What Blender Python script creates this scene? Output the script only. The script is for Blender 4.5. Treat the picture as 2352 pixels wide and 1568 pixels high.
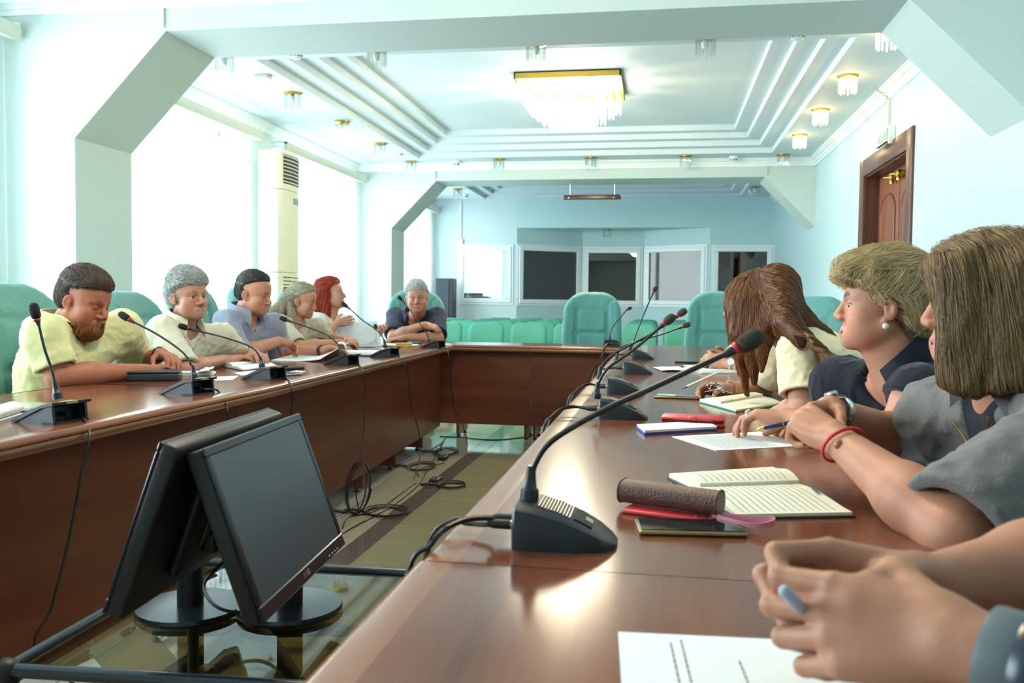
import bpy, bmesh, math, random
import numpy as np
from math import sin, cos, pi, radians as R_
from mathutils import Vector, Matrix
random.seed(7); rng = np.random.default_rng(11)
for o in list(bpy.data.objects): bpy.data.objects.remove(o)
S = bpy.context.scene
COL = S.collection
# ------------------------------------------------------------------ camera
FPX, YAW, PIT, ROL = 2013.15, -0.167408, -0.0433694, 0.0114467
CZ = 1.08
def _cam():
    f = np.array([sin(YAW)*cos(PIT), cos(YAW)*cos(PIT), sin(PIT)])
    r = np.array([cos(YAW), -sin(YAW), 0.]); d = np.cross(f, r)
    c, s = cos(ROL), sin(ROL)
    return np.array([[c, -s, 0], [s, c, 0], [0, 0, 1.]]) @ np.array([r, d, f])
CM = _cam(); CPOS = np.array([0., 0., CZ])
def _ray(x, y): return CM.T @ np.array([(x-1176)/FPX, (y-784)/FPX, 1.])
def _pl(x, y, ax, v):
    r = _ray(x, y); return CPOS + r*((v-CPOS[ax])/r[ax])
def at(x, y, Y): return _pl(x, y, 1, Y)        # photo pixel -> point at depth Y
def atz(x, y, z=0.75): return _pl(x, y, 2, z)  # photo pixel -> point on a horizontal plane
def atx(x, y, X): return _pl(x, y, 0, X)       # photo pixel -> point on a wall X = const
cam = bpy.data.cameras.new('camera'); co = bpy.data.objects.new('camera', cam); COL.objects.link(co)
m = np.eye(4); m[:3, 0] = CM[0]; m[:3, 1] = -CM[1]; m[:3, 2] = -CM[2]; m[:3, 3] = CPOS
co.matrix_world = Matrix(m.tolist())
cam.sensor_width = 36; cam.lens = FPX/2352*36; cam.clip_start = 0.02; cam.clip_end = 200
cam.dof.use_dof = True; cam.dof.focus_distance = 2.6; cam.dof.aperture_fstop = 7.0
S.camera = co
# ------------------------------------------------------------------ world, daylight, exposure
w = bpy.data.worlds.new('world'); S.world = w; w.use_nodes = True
bg = w.node_tree.nodes['Background']; bg.inputs[0].default_value = (.80, .93, 1., 1); bg.inputs[1].default_value = 1.0
S.view_settings.view_transform = 'Standard'; S.view_settings.look = 'None'
S.view_settings.exposure = 0.08; S.view_settings.gamma = 1.0; S.view_settings.use_curve_mapping = False
cy = S.cycles
cy.max_bounces = 7; cy.diffuse_bounces = 4; cy.glossy_bounces = 3; cy.transmission_bounces = 4; cy.transparent_max_bounces = 10
cy.use_denoising = True; cy.use_adaptive_sampling = False; cy.caustics_reflective = False; cy.caustics_refractive = False
cy.sample_clamp_indirect = 3.0
def area(name, loc, d, sx, sy, power, col):
    l = bpy.data.lights.new(name, 'AREA'); l.shape = 'RECTANGLE'; l.size = sx; l.size_y = sy; l.energy = power; l.color = col
    o = bpy.data.objects.new(name, l); COL.objects.link(o); o.location = loc
    o.rotation_euler = Vector(d).to_track_quat('-Z', 'Y').to_euler(); return o
DAY = (.76, .90, 1.0)
WIN = [(-0.8, 2.3), (2.6, 5.0), (6.15, 8.7), (9.6, 11.95), (13.1, 16.1)]   # windows in the left wall (Y ranges)
WZ0, WZ1 = 0.55, 2.85
for i, (a, b) in enumerate(WIN):
    l = area('daylight', (-4.95, (a+b)/2, (WZ0+WZ1)/2+.1), (1, 0, -.12), b-a, WZ1-WZ0, (280 if b < 5.5 else 250 if b < 12.5 else 150)*(b-a)/2.4, DAY)
# ------------------------------------------------------------------ materials
def lin(c):
    if isinstance(c, str): c = [int(c[i:i+2], 16) for i in (0, 2, 4)]
    return tuple((v/255/12.92 if v/255 <= .04045 else ((v/255+.055)/1.055)**2.4) for v in c)
class NT:
    def __init__(s, name):
        s.m = bpy.data.materials.new(name); s.m.use_nodes = True; s.t = s.m.node_tree; s.t.nodes.clear()
        s.out = s.n('ShaderNodeOutputMaterial')
    def n(s, ty, **k):
        q = s.t.nodes.new(ty)
        for a, v in k.items():
            if a.startswith('i_'): q.inputs[int(a[2:]) if a[2:].isdigit() else a[2:].replace('_', ' ')].default_value = v
            else: setattr(q, a, v)
        return q
    def l(s, a, b): s.t.links.new(a, b)
def rgba(c): return (*c, 1)
def mat(name, col, rough=.5, metal=0, spec=.5, var=0, vscale=8, bump=0, bscale=40, attr=None, stretch=None, coat=0, sheen=0, trans=0, sss=0, emit=0, ecol=None, alpha=1):
    col = lin(col); t = NT(name); p = t.n('ShaderNodeBsdfPrincipled')
    p.inputs['Base Color'].default_value = rgba(col); p.inputs['Roughness'].default_value = rough; p.inputs['Metallic'].default_value = metal
    p.inputs['Specular IOR Level'].default_value = spec
    if coat: p.inputs['Coat Weight'].default_value = coat; p.inputs['Coat Roughness'].default_value = .08
    if sheen: p.inputs['Sheen Weight'].default_value = sheen; p.inputs['Sheen Roughness'].default_value = .4
    if trans: p.inputs['Transmission Weight'].default_value = trans
    if sss:
        p.inputs['Subsurface Weight'].default_value = sss; p.inputs['Subsurface Radius'].default_value = (.012, .005, .003); p.inputs['Subsurface Scale'].default_value = 1
    if emit: p.inputs['Emission Color'].default_value = rgba(lin(ecol) if ecol else col); p.inputs['Emission Strength'].default_value = emit
    src = None
    if var or bump or attr:
        tc = t.n('ShaderNodeTexCoord'); mp = t.n('ShaderNodeMapping'); t.l(tc.outputs['Object'], mp.inputs[0])
        if stretch: mp.inputs['Scale'].default_value = stretch
    if attr:
        a = t.n('ShaderNodeAttribute', attribute_name=attr); src = a.outputs['Color']; t.l(src, p.inputs['Base Color'])
    if var:
        no = t.n('ShaderNodeTexNoise'); no.inputs['Scale'].default_value = vscale; no.inputs['Detail'].default_value = 5; t.l(mp.outputs[0], no.inputs['Vector'])
        ra = t.n('ShaderNodeMapRange'); ra.inputs[1].default_value = .25; ra.inputs[2].default_value = .75; ra.inputs[3].default_value = 1-var; ra.inputs[4].default_value = 1+var; t.l(no.outputs['Fac'], ra.inputs[0])
        mx = t.n('ShaderNodeVectorMath', operation='SCALE')
        if src: t.l(src, mx.inputs[0])
        else: mx.inputs[0].default_value = col
        t.l(ra.outputs[0], mx.inputs['Scale']); t.l(mx.outputs[0], p.inputs['Base Color'])
    if bump:
        nb = t.n('ShaderNodeTexNoise'); nb.inputs['Scale'].default_value = bscale; nb.inputs['Detail'].default_value = 4; t.l(mp.outputs[0], nb.inputs['Vector'])
        bu = t.n('ShaderNodeBump'); bu.inputs['Strength'].default_value = bump; bu.inputs['Distance'].default_value = .004; t.l(nb.outputs['Fac'], bu.inputs['Height']); t.l(bu.outputs[0], p.inputs['Normal'])
    t.l(p.outputs[0], t.out.inputs[0]); return t.m
def wood(name, c1, c2, axis='Y', scale=3., rough=.25, spec=.5, coat=0):
    t = NT(name); p = t.n('ShaderNodeBsdfPrincipled'); tc = t.n('ShaderNodeTexCoord'); mp = t.n('ShaderNodeMapping')
    sc = {'X': (.09, 1, 1), 'Y': (1, .09, 1), 'Z': (1, 1, .09)}[axis]
    mp.inputs['Scale'].default_value = [v*scale for v in sc]; t.l(tc.outputs['Object'], mp.inputs[0])
    n1 = t.n('ShaderNodeTexNoise'); n1.inputs['Scale'].default_value = 4; n1.inputs['Detail'].default_value = 3; n1.inputs['Distortion'].default_value = .3; t.l(mp.outputs[0], n1.inputs['Vector'])
    n2 = t.n('ShaderNodeTexNoise'); n2.inputs['Scale'].default_value = 20; n2.inputs['Detail'].default_value = 2; t.l(mp.outputs[0], n2.inputs['Vector'])
    ad = t.n('ShaderNodeMath', operation='MULTIPLY_ADD'); ad.inputs[1].default_value = .14; t.l(n2.outputs['Fac'], ad.inputs[0]); t.l(n1.outputs['Fac'], ad.inputs[2])
    cr = t.n('ShaderNodeValToRGB'); e = cr.color_ramp.elements; e[0].position = .25; e[0].color = rgba(lin(c1)); e[1].position = .90; e[1].color = rgba(lin(c2)); t.l(ad.outputs[0], cr.inputs[0])
    t.l(cr.outputs[0], p.inputs['Base Color']); p.inputs['Roughness'].default_value = rough; p.inputs['Specular IOR Level'].default_value = spec
    if coat: p.inputs['Coat Weight'].default_value = coat; p.inputs['Coat Roughness'].default_value = .12
    t.l(p.outputs[0], t.out.inputs[0]); return t.m
def glass(name, tint=(1, 1, 1), gl=.08, rough=.0):
    t = NT(name); tr = t.n('ShaderNodeBsdfTransparent'); tr.inputs[0].default_value = rgba(tint); g = t.n('ShaderNodeBsdfGlossy'); g.inputs['Roughness'].default_value = rough
    lw = t.n('ShaderNodeLayerWeight'); lw.inputs[0].default_value = .5; pw = t.n('ShaderNodeMath', operation='POWER'); pw.inputs[1].default_value = 5; t.l(lw.outputs['Facing'], pw.inputs[0]); ad = t.n('ShaderNodeMath', operation='MULTIPLY_ADD'); ad.inputs[1].default_value = .95; ad.inputs[2].default_value = .04+gl; ad.use_clamp = True; t.l(pw.outputs[0], ad.inputs[0])
    mx = t.n('ShaderNodeMixShader'); t.l(ad.outputs[0], mx.inputs[0]); t.l(tr.outputs[0], mx.inputs[1]); t.l(g.outputs[0], mx.inputs[2]); t.l(mx.outputs[0], t.out.inputs[0]); return t.m
def sheer(name, col, tr=.5):
    t = NT(name); a = t.n('ShaderNodeBsdfTransparent'); b = t.n('ShaderNodeBsdfTranslucent'); d = t.n('ShaderNodeBsdfDiffuse'); b.inputs[0].default_value = rgba(col); d.inputs[0].default_value = rgba(col)
    m1 = t.n('ShaderNodeMixShader'); m1.inputs[0].default_value = .45; t.l(b.outputs[0], m1.inputs[1]); t.l(d.outputs[0], m1.inputs[2])
    m2 = t.n('ShaderNodeMixShader'); m2.inputs[0].default_value = tr; t.l(m1.outputs[0], m2.inputs[1]); t.l(a.outputs[0], m2.inputs[2]); t.l(m2.outputs[0], t.out.inputs[0]); return t.m
def emis(name, col, s):
    t = NT(name); e = t.n('ShaderNodeEmission'); e.inputs[0].default_value = rgba(lin(col)); e.inputs[1].default_value = s; t.l(e.outputs[0], t.out.inputs[0]); return t.m
# ------------------------------------------------------------------ objects and meshes
def link(name, data, parent=None):
    o = bpy.data.objects.new(name, data); COL.objects.link(o)
    if parent is not None: o.parent = parent
    return o
def tag(o, label=None, cat=None, group=None, kind=None):
    if label: o['label'] = label
    if cat: o['category'] = cat
    if group: o['group'] = group
    if kind: o['kind'] = kind
    return o
def thing(name, label, cat, loc=(0, 0, 0), rz=0, group=None):
    o = link(name, None); o.empty_display_size = .05; o.location = loc; o.rotation_euler = (0, 0, rz); return tag(o, label, cat, group)
def copy_tree(o, parent=None):
    c = o.copy(); COL.objects.link(c)
    if parent is not None: c.parent = parent
    for ch in list(o.children): copy_tree(ch, c)
    return c
class MB:
    def __init__(s): s.v = []; s.f = []; s.mi = []
    def add(s, v, f, mi=0):
        b = len(s.v); s.v += [tuple(map(float, p)) for p in v]; s.f += [tuple(b+i for i in q) for q in f]; s.mi += [mi]*len(f); return s
    def box(s, lo, hi, mi=0, M=None):
        x0, y0, z0 = lo; x1, y1, z1 = hi
        v = [(x0, y0, z0), (x1, y0, z0), (x1, y1, z0), (x0, y1, z0), (x0, y0, z1), (x1, y0, z1), (x1, y1, z1), (x0, y1, z1)]
        if M is not None: v = [M @ Vector(p) for p in v]
        return s.add(v, [(3, 2, 1, 0), (4, 5, 6, 7), (0, 1, 5, 4), (1, 2, 6, 5), (2, 3, 7, 6), (3, 0, 4, 7)], mi)
    def rbox(s, lo, hi, r=.01, seg=2, mi=0, M=None):
        bm = bmesh.new(); bmesh.ops.create_cube(bm, size=1)
        c = [(a+b)/2 for a, b in zip(lo, hi)]; d = [b-a for a, b in zip(lo, hi)]
        for v in bm.verts: v.co = Vector((c[0]+v.co.x*d[0], c[1]+v.co.y*d[1], c[2]+v.co.z*d[2]))
        bmesh.ops.bevel(bm, geom=bm.edges[:], offset=min(r, min(d)*.49), segments=seg, profile=.5, affect='EDGES')
        bm.verts.index_update(); v = [(M @ q.co if M is not None else q.co) for q in bm.verts]; f = [[q.index for q in k.verts] for k in bm.faces]; bm.free(); return s.add(v, f, mi)
    def prism(s, poly, fn, a, b, mi=0):
        n = len(poly); v = [fn(p, a) for p in poly]+[fn(p, b) for p in poly]
        return s.add(v, [tuple(range(n))[::-1], tuple(range(n, 2*n))]+[(i, (i+1) % n, n+(i+1) % n, n+i) for i in range(n)], mi)
    def tube(s, pts, r, n=8, closed=False, mi=0, cap=True):
        P = [Vector(p) for p in pts]; N = len(P); rr = r if hasattr(r, '__len__') else [r]*N; V = []; prev = None
        for i, p in enumerate(P):
            t = (P[(i+1) % N]-P[i-1]) if closed else (P[min(i+1, N-1)]-P[max(i-1, 0)])
            if t.length < 1e-9: t = Vector((0, 0, 1))
            t.normalize()
            if prev is None: u = t.orthogonal().normalized()
            else:
                u = prev-t*prev.dot(t); u = u.normalized() if u.length > 1e-6 else t.orthogonal().normalized()
            prev = u; w_ = t.cross(u); V += [p+(u*cos(2*pi*k/n)+w_*sin(2*pi*k/n))*rr[i] for k in range(n)]
        F = []
        for i in range(N if closed else N-1):
            j = (i+1) % N; F += [(i*n+k, i*n+(k+1) % n, j*n+(k+1) % n, j*n+k) for k in range(n)]
        if not closed and cap: F += [tuple(range(n))[::-1], tuple(range((N-1)*n, N*n))]
        return s.add(V, F, mi)
    def lathe(s, prof, n=24, c=(0, 0, 0), M=None, mi=0):
        V = []; F = []; m_ = len(prof)
        for r, z in prof:
            for k in range(n):
                p = Vector((r*cos(2*pi*k/n), r*sin(2*pi*k/n), z)); p = (M @ p) if M is not None else p; V.append(p+Vector(c))
        for i in range(m_-1): F += [(i*n+k, i*n+(k+1) % n, (i+1)*n+(k+1) % n, (i+1)*n+k) for k in range(n)]
        F += [tuple(range(n))[::-1], tuple(range((m_-1)*n, m_*n))]
        return s.add(V, F, mi)
    def mesh(s, name, mats, smooth=None):
        me = bpy.data.meshes.new(name); me.from_pydata(s.v, [], s.f)
        for q in (mats if isinstance(mats, (list, tuple)) else [mats]): me.materials.append(q)
        if any(s.mi): me.polygons.foreach_set('material_index', s.mi)
        if smooth:
            me.polygons.foreach_set('use_smooth', [True]*len(me.polygons)); me.set_sharp_from_angle(angle=R_(smooth))
        me.update(); return me
    def build(s, name, mats, parent=None, smooth=None): return link(name, s.mesh(name, mats, smooth), parent)
def spline(pts, n=8):
    P = [np.array(p, float) for p in pts]; P = [2*P[0]-P[1]]+P+[2*P[-1]-P[-2]]; out = []
    for i in range(1, len(P)-2):
        a, b, c, d = P[i-1:i+3]
        for k in range(n):
            t = k/n; out.append(.5*((2*b)+(-a+c)*t+(2*a-5*b+4*c-d)*t*t+(-a+3*b-3*c+d)*t**3))
    out.append(P[-2]); return out
def textmesh(name, body, size, mt, M, parent=None, ext=.0006):
    cu = bpy.data.curves.new(name, 'FONT'); cu.body = body; cu.size = size; cu.extrude = ext; cu.align_x = 'CENTER'; cu.align_y = 'CENTER'
    o = bpy.data.objects.new(name, cu); COL.objects.link(o); dg = bpy.context.evaluated_depsgraph_get(); me = bpy.data.meshes.new_from_object(o.evaluated_get(dg)); bpy.data.objects.remove(o)
    me.materials.clear(); me.materials.append(mt); q = link(name, me, parent); q.matrix_local = M; return q
# ------------------------------------------------------------------ implicit surfaces (smooth unions turned into one skin)
class SDF:
    def __init__(s, lo, hi, h):
        s.lo = np.array(lo, np.float32); s.h = h; s.n = np.maximum(4, np.ceil((np.array(hi)-s.lo)/h).astype(int)+1)
        s.D = np.ones(s.n, np.float32); s.ax = [s.lo[i]+np.arange(s.n[i], dtype=np.float32)*h for i in range(3)]
    def reg(s, lo, hi):
        a = np.clip(np.floor((np.array(lo)-s.lo)/s.h).astype(int), 0, s.n); b = np.clip(np.ceil((np.array(hi)-s.lo)/s.h).astype(int)+1, 0, s.n)
        if np.any(b <= a): return None, None
        sl = tuple(slice(i, j) for i, j in zip(a, b)); return sl, (s.ax[0][sl[0]][:, None, None], s.ax[1][sl[1]][None, :, None], s.ax[2][sl[2]][None, None, :])
    def put(s, fn, lo, hi, k=.01, op='u'):
        mg = 1.5*k+4*s.h; sl, g = s.reg(np.array(lo)-mg, np.array(hi)+mg)
        if sl is None: return
        d = fn(*g).astype(np.float32); D = s.D[sl]
        if op == 's': d = -d; h_ = np.maximum(k-np.abs(D-d), 0)/k; s.D[sl] = np.maximum(D, d)+h_*h_*k*.25
        elif op == 'x': s.D[sl] = np.maximum(D, d)
        else: h_ = np.maximum(k-np.abs(D-d), 0)/k; s.D[sl] = np.minimum(D, d)-h_*h_*k*.25
    def cap(s, a, b, ra, rb=None, k=.01, op='u', cut=None):
        a = np.array(a, np.float32); b = np.array(b, np.float32); rb = ra if rb is None else rb; v = b-a; L2 = max(float(v@v), 1e-9)
        def fn(X, Y, Z):
            x = X-a[0]; y = Y-a[1]; z = Z-a[2]; t = np.clip((x*v[0]+y*v[1]+z*v[2])/L2, 0, 1)
            d = np.sqrt((x-t*v[0])**2+(y-t*v[1])**2+(z-t*v[2])**2)-(ra+t*(rb-ra))
            if cut is not None: q, nn = cut; d = np.maximum(d, (X-q[0])*nn[0]+(Y-q[1])*nn[1]+(Z-q[2])*nn[2])
            return d
        r = max(ra, rb); s.put(fn, np.minimum(a, b)-r, np.maximum(a, b)+r, k, op)
    def ell(s, c, r, F=None, k=.01, op='u', cut=None):
        c = np.array(c, np.float32); r = np.array(r, np.float32); F = np.eye(3) if F is None else np.array(F)
        def fn(X, Y, Z):
            x = X-c[0]; y = Y-c[1]; z = Z-c[2]; q = [F[0, i]*x+F[1, i]*y+F[2, i]*z for i in range(3)]
            k0 = np.sqrt((q[0]/r[0])**2+(q[1]/r[1])**2+(q[2]/r[2])**2); k1 = np.sqrt((q[0]/r[0]**2)**2+(q[1]/r[1]**2)**2+(q[2]/r[2]**2)**2)
            d = k0*(k0-1)/np.maximum(k1, 1e-6)
            if cut is not None: p, nn = cut; d = np.maximum(d, (X-p[0])*nn[0]+(Y-p[1])*nn[1]+(Z-p[2])*nn[2])
            return d
        e = np.sqrt(((F*r)**2).sum(1)); s.put(fn, c-e, c+e, k, op)
    def rbx(s, c, hs, rd, F=None, k=.01, op='u'):
        c = np.array(c, np.float32); hs = np.array(hs, np.float32)-rd; F = np.eye(3) if F is None else np.array(F)
        def fn(X, Y, Z):
            x = X-c[0]; y = Y-c[1]; z = Z-c[2]; q = [np.abs(F[0, i]*x+F[1, i]*y+F[2, i]*z)-hs[i] for i in range(3)]
            return np.sqrt(np.maximum(q[0], 0)**2+np.maximum(q[1], 0)**2+np.maximum(q[2], 0)**2)+np.minimum(np.maximum(q[0], np.maximum(q[1], q[2])), 0)-rd
        e = (np.abs(F)*(hs+rd)).sum(1); s.put(fn, c-e, c+e, k, op)
    def half(s, p, nn):   # keep the side where (x-p).n < 0
        X, Y, Z = s.ax[0][:, None, None], s.ax[1][None, :, None], s.ax[2][None, None, :]
        s.D = np.maximum(s.D, ((X-p[0])*nn[0]+(Y-p[1])*nn[1]+(Z-p[2])*nn[2]).astype(np.float32))
    def wrinkle(s, amp, freq, n=7, seed=0, stretch=(1, 1, 1), ridge=True, warp=1.2):
        rg = np.random.default_rng(seed); I = np.nonzero(np.abs(s.D) < .05)
        P = np.stack([s.ax[i][I[i]] for i in range(3)], 1)*np.array(stretch, np.float32); a = np.zeros(len(P), np.float32)
        for j in range(n):
            d = rg.normal(size=3); d /= np.linalg.norm(d); f = freq*(.6+1.1*rg.random()); e = rg.normal(size=3)*freq*.35
            q = np.sin(P@d*f+rg.random()*6.28+warp*np.sin(P@e+rg.random()*6.28)); a += (1-2*np.abs(q)**.7 if ridge else q)/n*1.6
        s.D[I] -= (amp*a).astype(np.float32)
    def sample(s, P, with_grad=True):
        q = (P-s.lo)/s.h; q = np.clip(q, 1.001, s.n-2.001); i = np.floor(q).astype(int); f = (q-i).astype(np.float32); D = s.D; x, y, z = i.T; fx, fy, fz = f.T
        c = [[[D[x+a, y+b, z+e] for e in (0, 1)] for b in (0, 1)] for a in (0, 1)]
        l = lambda a, b, t: a+(b-a)*t
        d = l(l(l(c[0][0][0], c[0][0][1], fz), l(c[0][1][0], c[0][1][1], fz), fy), l(l(c[1][0][0], c[1][0][1], fz), l(c[1][1][0], c[1][1][1], fz), fy), fx)
        if not with_grad: return d
        gx = D[x+1, y, z]-D[x-1, y, z]+D[x+2, y, z]-D[x, y, z]; gy = D[x, y+1, z]-D[x, y-1, z]+D[x, y+2, z]-D[x, y, z]; gz = D[x, y, z+1]-D[x, y, z-1]+D[x, y, z+2]-D[x, y, z]
        g = np.stack([gx, gy, gz], 1); g /= np.maximum(np.linalg.norm(g, axis=1, keepdims=True), 1e-6); return d, g
    def nets(s):
        D = s.D; D[[0, -1]] = np.maximum(D[[0, -1]], s.h); D[:, [0, -1]] = np.maximum(D[:, [0, -1]], s.h); D[:, :, [0, -1]] = np.maximum(D[:, :, [0, -1]], s.h)
        B = D < 0; n = s.n-1; cnt = np.zeros(n, np.uint8)
        for a in (0, 1):
            for b in (0, 1):
                for c in (0, 1): cnt += B[a:a+n[0], b:b+n[1], c:c+n[2]]
        act = (cnt > 0) & (cnt < 8); I = np.argwhere(act); idx = -np.ones(n, np.int32); idx[act] = np.arange(len(I), dtype=np.int32)
        sm = np.zeros((len(I), 3), np.float32); ct = np.zeros(len(I), np.float32); x, y, z = I.T
        E = [((a, b, c), (a+(k == 0), b+(k == 1), c+(k == 2)), k) for k in range(3) for a in (0, 1) for b in (0, 1) for c in (0, 1) if (a, b, c)[k] == 0]
        for p, q, k in E:
            d0 = D[x+p[0], y+p[1], z+p[2]]; d1 = D[x+q[0], y+q[1], z+q[2]]; mk = (d0 < 0) != (d1 < 0); t = np.where(mk, d0/np.where(mk, d0-d1, 1), 0)
            for j in range(3): sm[:, j] += mk*(p[j]+(t if j == k else 0))
            ct += mk
        V = (I+sm/np.maximum(ct, 1)[:, None])*s.h+s.lo; Q = []
        for k in range(3):
            A = [slice(None)]*3; Bq = [slice(None)]*3; A[k] = slice(0, -1); Bq[k] = slice(1, None)
            ch = B[tuple(A)] != B[tuple(Bq)]; J = np.argwhere(ch)
            u, w_ = [(1, 2), (2, 0), (0, 1)][k]; ok = (J[:, u] > 0) & (J[:, w_] > 0) & (J[:, u] < n[u]) & (J[:, w_] < n[w_]); J = J[ok]
            def cell(du, dw):
                K = J.copy(); K[:, u] -= du; K[:, w_] -= dw; return idx[K[:, 0], K[:, 1], K[:, 2]]
            q = np.stack([cell(1, 1), cell(0, 1), cell(0, 0), cell(1, 0)], 1); fl = ~B[J[:, 0], J[:, 1], J[:, 2]]; q[fl] = q[fl][:, ::-1]; Q.append(q)
        Q = np.concatenate(Q); return V.astype(np.float32), Q[(Q >= 0).all(1)]
def npmesh(name, V, Q, mt, col=None, smooth=True):
    me = bpy.data.meshes.new(name); me.vertices.add(len(V)); me.vertices.foreach_set('co', V.astype(np.float32).ravel())
    me.loops.add(len(Q)*4); me.loops.foreach_set('vertex_index', Q.astype(np.int32).ravel()); me.polygons.add(len(Q)); me.polygons.foreach_set('loop_start', np.arange(0, len(Q)*4, 4, dtype=np.int32))
    me.update(calc_edges=True)
    if smooth: me.polygons.foreach_set('use_smooth', np.ones(len(Q), bool))
    if col is not None:
        a = me.color_attributes.new('tone', 'FLOAT_COLOR', 'POINT'); a.data.foreach_set('color', np.concatenate([col, np.ones((len(V), 1))], 1).astype(np.float32).ravel())
    me.materials.append(mt); me.validate(); return me
def relax(V, Q, it=1, lam=.5):
    e = np.concatenate([Q[:, [0, 1]], Q[:, [1, 2]], Q[:, [2, 3]], Q[:, [3, 0]]]); e = np.concatenate([e, e[:, ::-1]])
    for _ in range(it):
        s_ = np.zeros_like(V); np.add.at(s_, e[:, 0], V[e[:, 1]]); c = np.bincount(e[:, 0], minlength=len(V)); V = V+lam*(s_/np.maximum(c, 1)[:, None]-V)
    return V
# ================================================================== SETTING
XR, XL, YN, YB, ZC = 2.0, -4.4, -2.2, 16.4, 3.05
BEAMS = [(-1.01, -.38), (5.28, 5.91), (12.20, 12.83)]
M_wall = mat('wall_paint', 'd0e1e1', .55, spec=.35, var=.02, vscale=3)
M_wallr = mat('wall_paper', 'bdd5d8', .45, spec=.4, var=.02, vscale=5)
M_beam = mat('beam_paint', 'c6d4ce', .6, spec=.3)
M_ceil = mat('ceiling_paint', 'd2dfe4', .6, spec=.3)
M_white = mat('white_gloss', 'eef3f2', .35)
M_backw = mat('back_wall_paint', 'c3e0e1', .5, spec=.35, var=.02, vscale=4)
M_pvc = mat('white_pvc', 'f1f5f5', .3)
M_dkglass = glass('tinted_glass', (.62, .56, .48), .03)
M_clear = glass('clear_glass', (.95, .98, .97), .01)
M_sheer = sheer('sheer_voile', (.95, .98, .97), .78)
M_val = mat('valance_cloth', 'd2d6c4', .7, var=.03)
M_brass = mat('brass', 'c8a34a', .28, metal=1)
M_chrome = mat('chrome', 'c8ccd0', .15, metal=1)
M_black = mat('black_plastic', '22262b', .42, spec=.45)
M_blackm = mat('black_matte', '17181a', .6)
def st(o): o['kind'] = 'structure'; return o
# floor: slab with real tiles laid on it
M_t1 = mat('tile_beige', 'a39a84', .10, spec=.5, var=.06, vscale=30)
M_t2 = mat('tile_olive', '8f8a6a', .09, spec=.5, var=.05, vscale=30)
M_t3 = mat('tile_brown', '5d534c', .10, spec=.5, var=.08, vscale=30)
M_gr = mat('tile_grout', '9a927c', .5)
def tilemesh(w_, d, mt, nm):
    b = MB(); b.rbox((0, 0, -.008), (w_, d, .0012), .0012, 1); return b.mesh(nm, mt)
floor = st(MB().box((XL-.3, YN, -.2), (XR+.2, YB+3.2, -.0005)).build('floor', M_gr))
XS0, XS1 = -1.352, -1.238
g = .0018
tms = {}
def lay(x0, x1, y0, mt):
    k = (round(x1-x0, 3), mt.name)
    if k not in tms: tms[k] = tilemesh(x1-x0-g, .303-g, mt, 'tile_'+mt.name)
    o = link('tile', tms[k], floor); o.location = (x0+g/2, y0+g/2, 0)
ys = [4.052+.303*i for i in range(-7, 18)]
for y0 in ys:
    lay(XS0, XS1, y0, M_t3)
    for i in range(3): lay(XS0-.303*(i+1), XS0-.303*i, y0, M_t1)
    for i in range(4): lay(XS1+.303*i, XS1+.303*(i+1), y0, M_t2)
b = MB()   # the floor beyond the pieces that can be told apart
def slab(x0, x1, y0, y1, mi): b.box((x0, y0, -.006), (x1, y1, .0012), mi)
xa, xb = XS0-.909, XS1+1.212
slab(XL, xa-g, YN, YB+3, 0); slab(xb+g, XR, YN, YB+3, 1)
slab(xa, xb, YN, ys[0]-g, 0); slab(xa, XS0, ys[-1]+.305, YB+3, 0); slab(XS0, XS1, ys[-1]+.305, YB+3, 2); slab(XS1, xb, ys[-1]+.305, YB+3, 1)
o = b.build('floor_covering', [M_t1, M_t2, M_t3], floor)
# left wall with window openings
b = MB(); ycur = YN
for a, c in WIN:
    b.box((XL-.35, ycur, 0), (XL, a, 3.5)); b.box((XL-.35, a, 0), (XL, c, WZ0)); b.box((XL-.35, a, WZ1), (XL, c, 3.5)); ycur = c
b.box((XL-.35, ycur, 0), (XL, YB+3.2, 3.5)); st(b.build('wall_left', M_wall))
for i, (a, c) in enumerate(WIN):
    wn = st(MB().build('window_%d' % (i+1), M_pvc)); wn.data.materials.clear()
    b = MB(); fx = XL-.28
    for (y0, y1, z0, z1) in ((a, c, WZ0, WZ0+.06), (a, c, WZ1-.06, WZ1), (a, a+.06, WZ0, WZ1), (c-.06, c, WZ0, WZ1), ((a+c)/2-.04, (a+c)/2+.04, WZ0, WZ1)): b.rbox((fx, y0, z0), (fx+.06, y1, z1), .006, 1)
    b.build('frame', M_pvc, wn)
    for (y0, y1) in ((a+.06, (a+c)/2-.04), ((a+c)/2+.04, c-.06)): MB().box((fx+.025, y0, WZ0+.06), (fx+.031, y1, WZ1-.06)).build('pane', M_clear, wn)
    MB().rbox((XL-.22, a-.05, WZ0-.04), (XL+.06, c+.05, WZ0), .01).build('windowsill', M_pvc, wn)
# right wall with the doorway
DY0, DY1, DZ = 7.58, 9.476, 2.556; FW = .17
b = MB(); b.box((XR, YN, 0), (XR+.3, DY0+FW, 3.5)); b.box((XR, DY1-FW, 0), (XR+.3, YB+3.2, 3.5)); b.box((XR, DY0+FW, DZ-FW), (XR+.3, DY1-FW, 3.5))
st(b.build('wall_right', M_wallr))
st(MB().box((XL-.3, YN-.2, 0), (XR+.3, YN, 3.5)).build('wall_front', M_wall))
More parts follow.
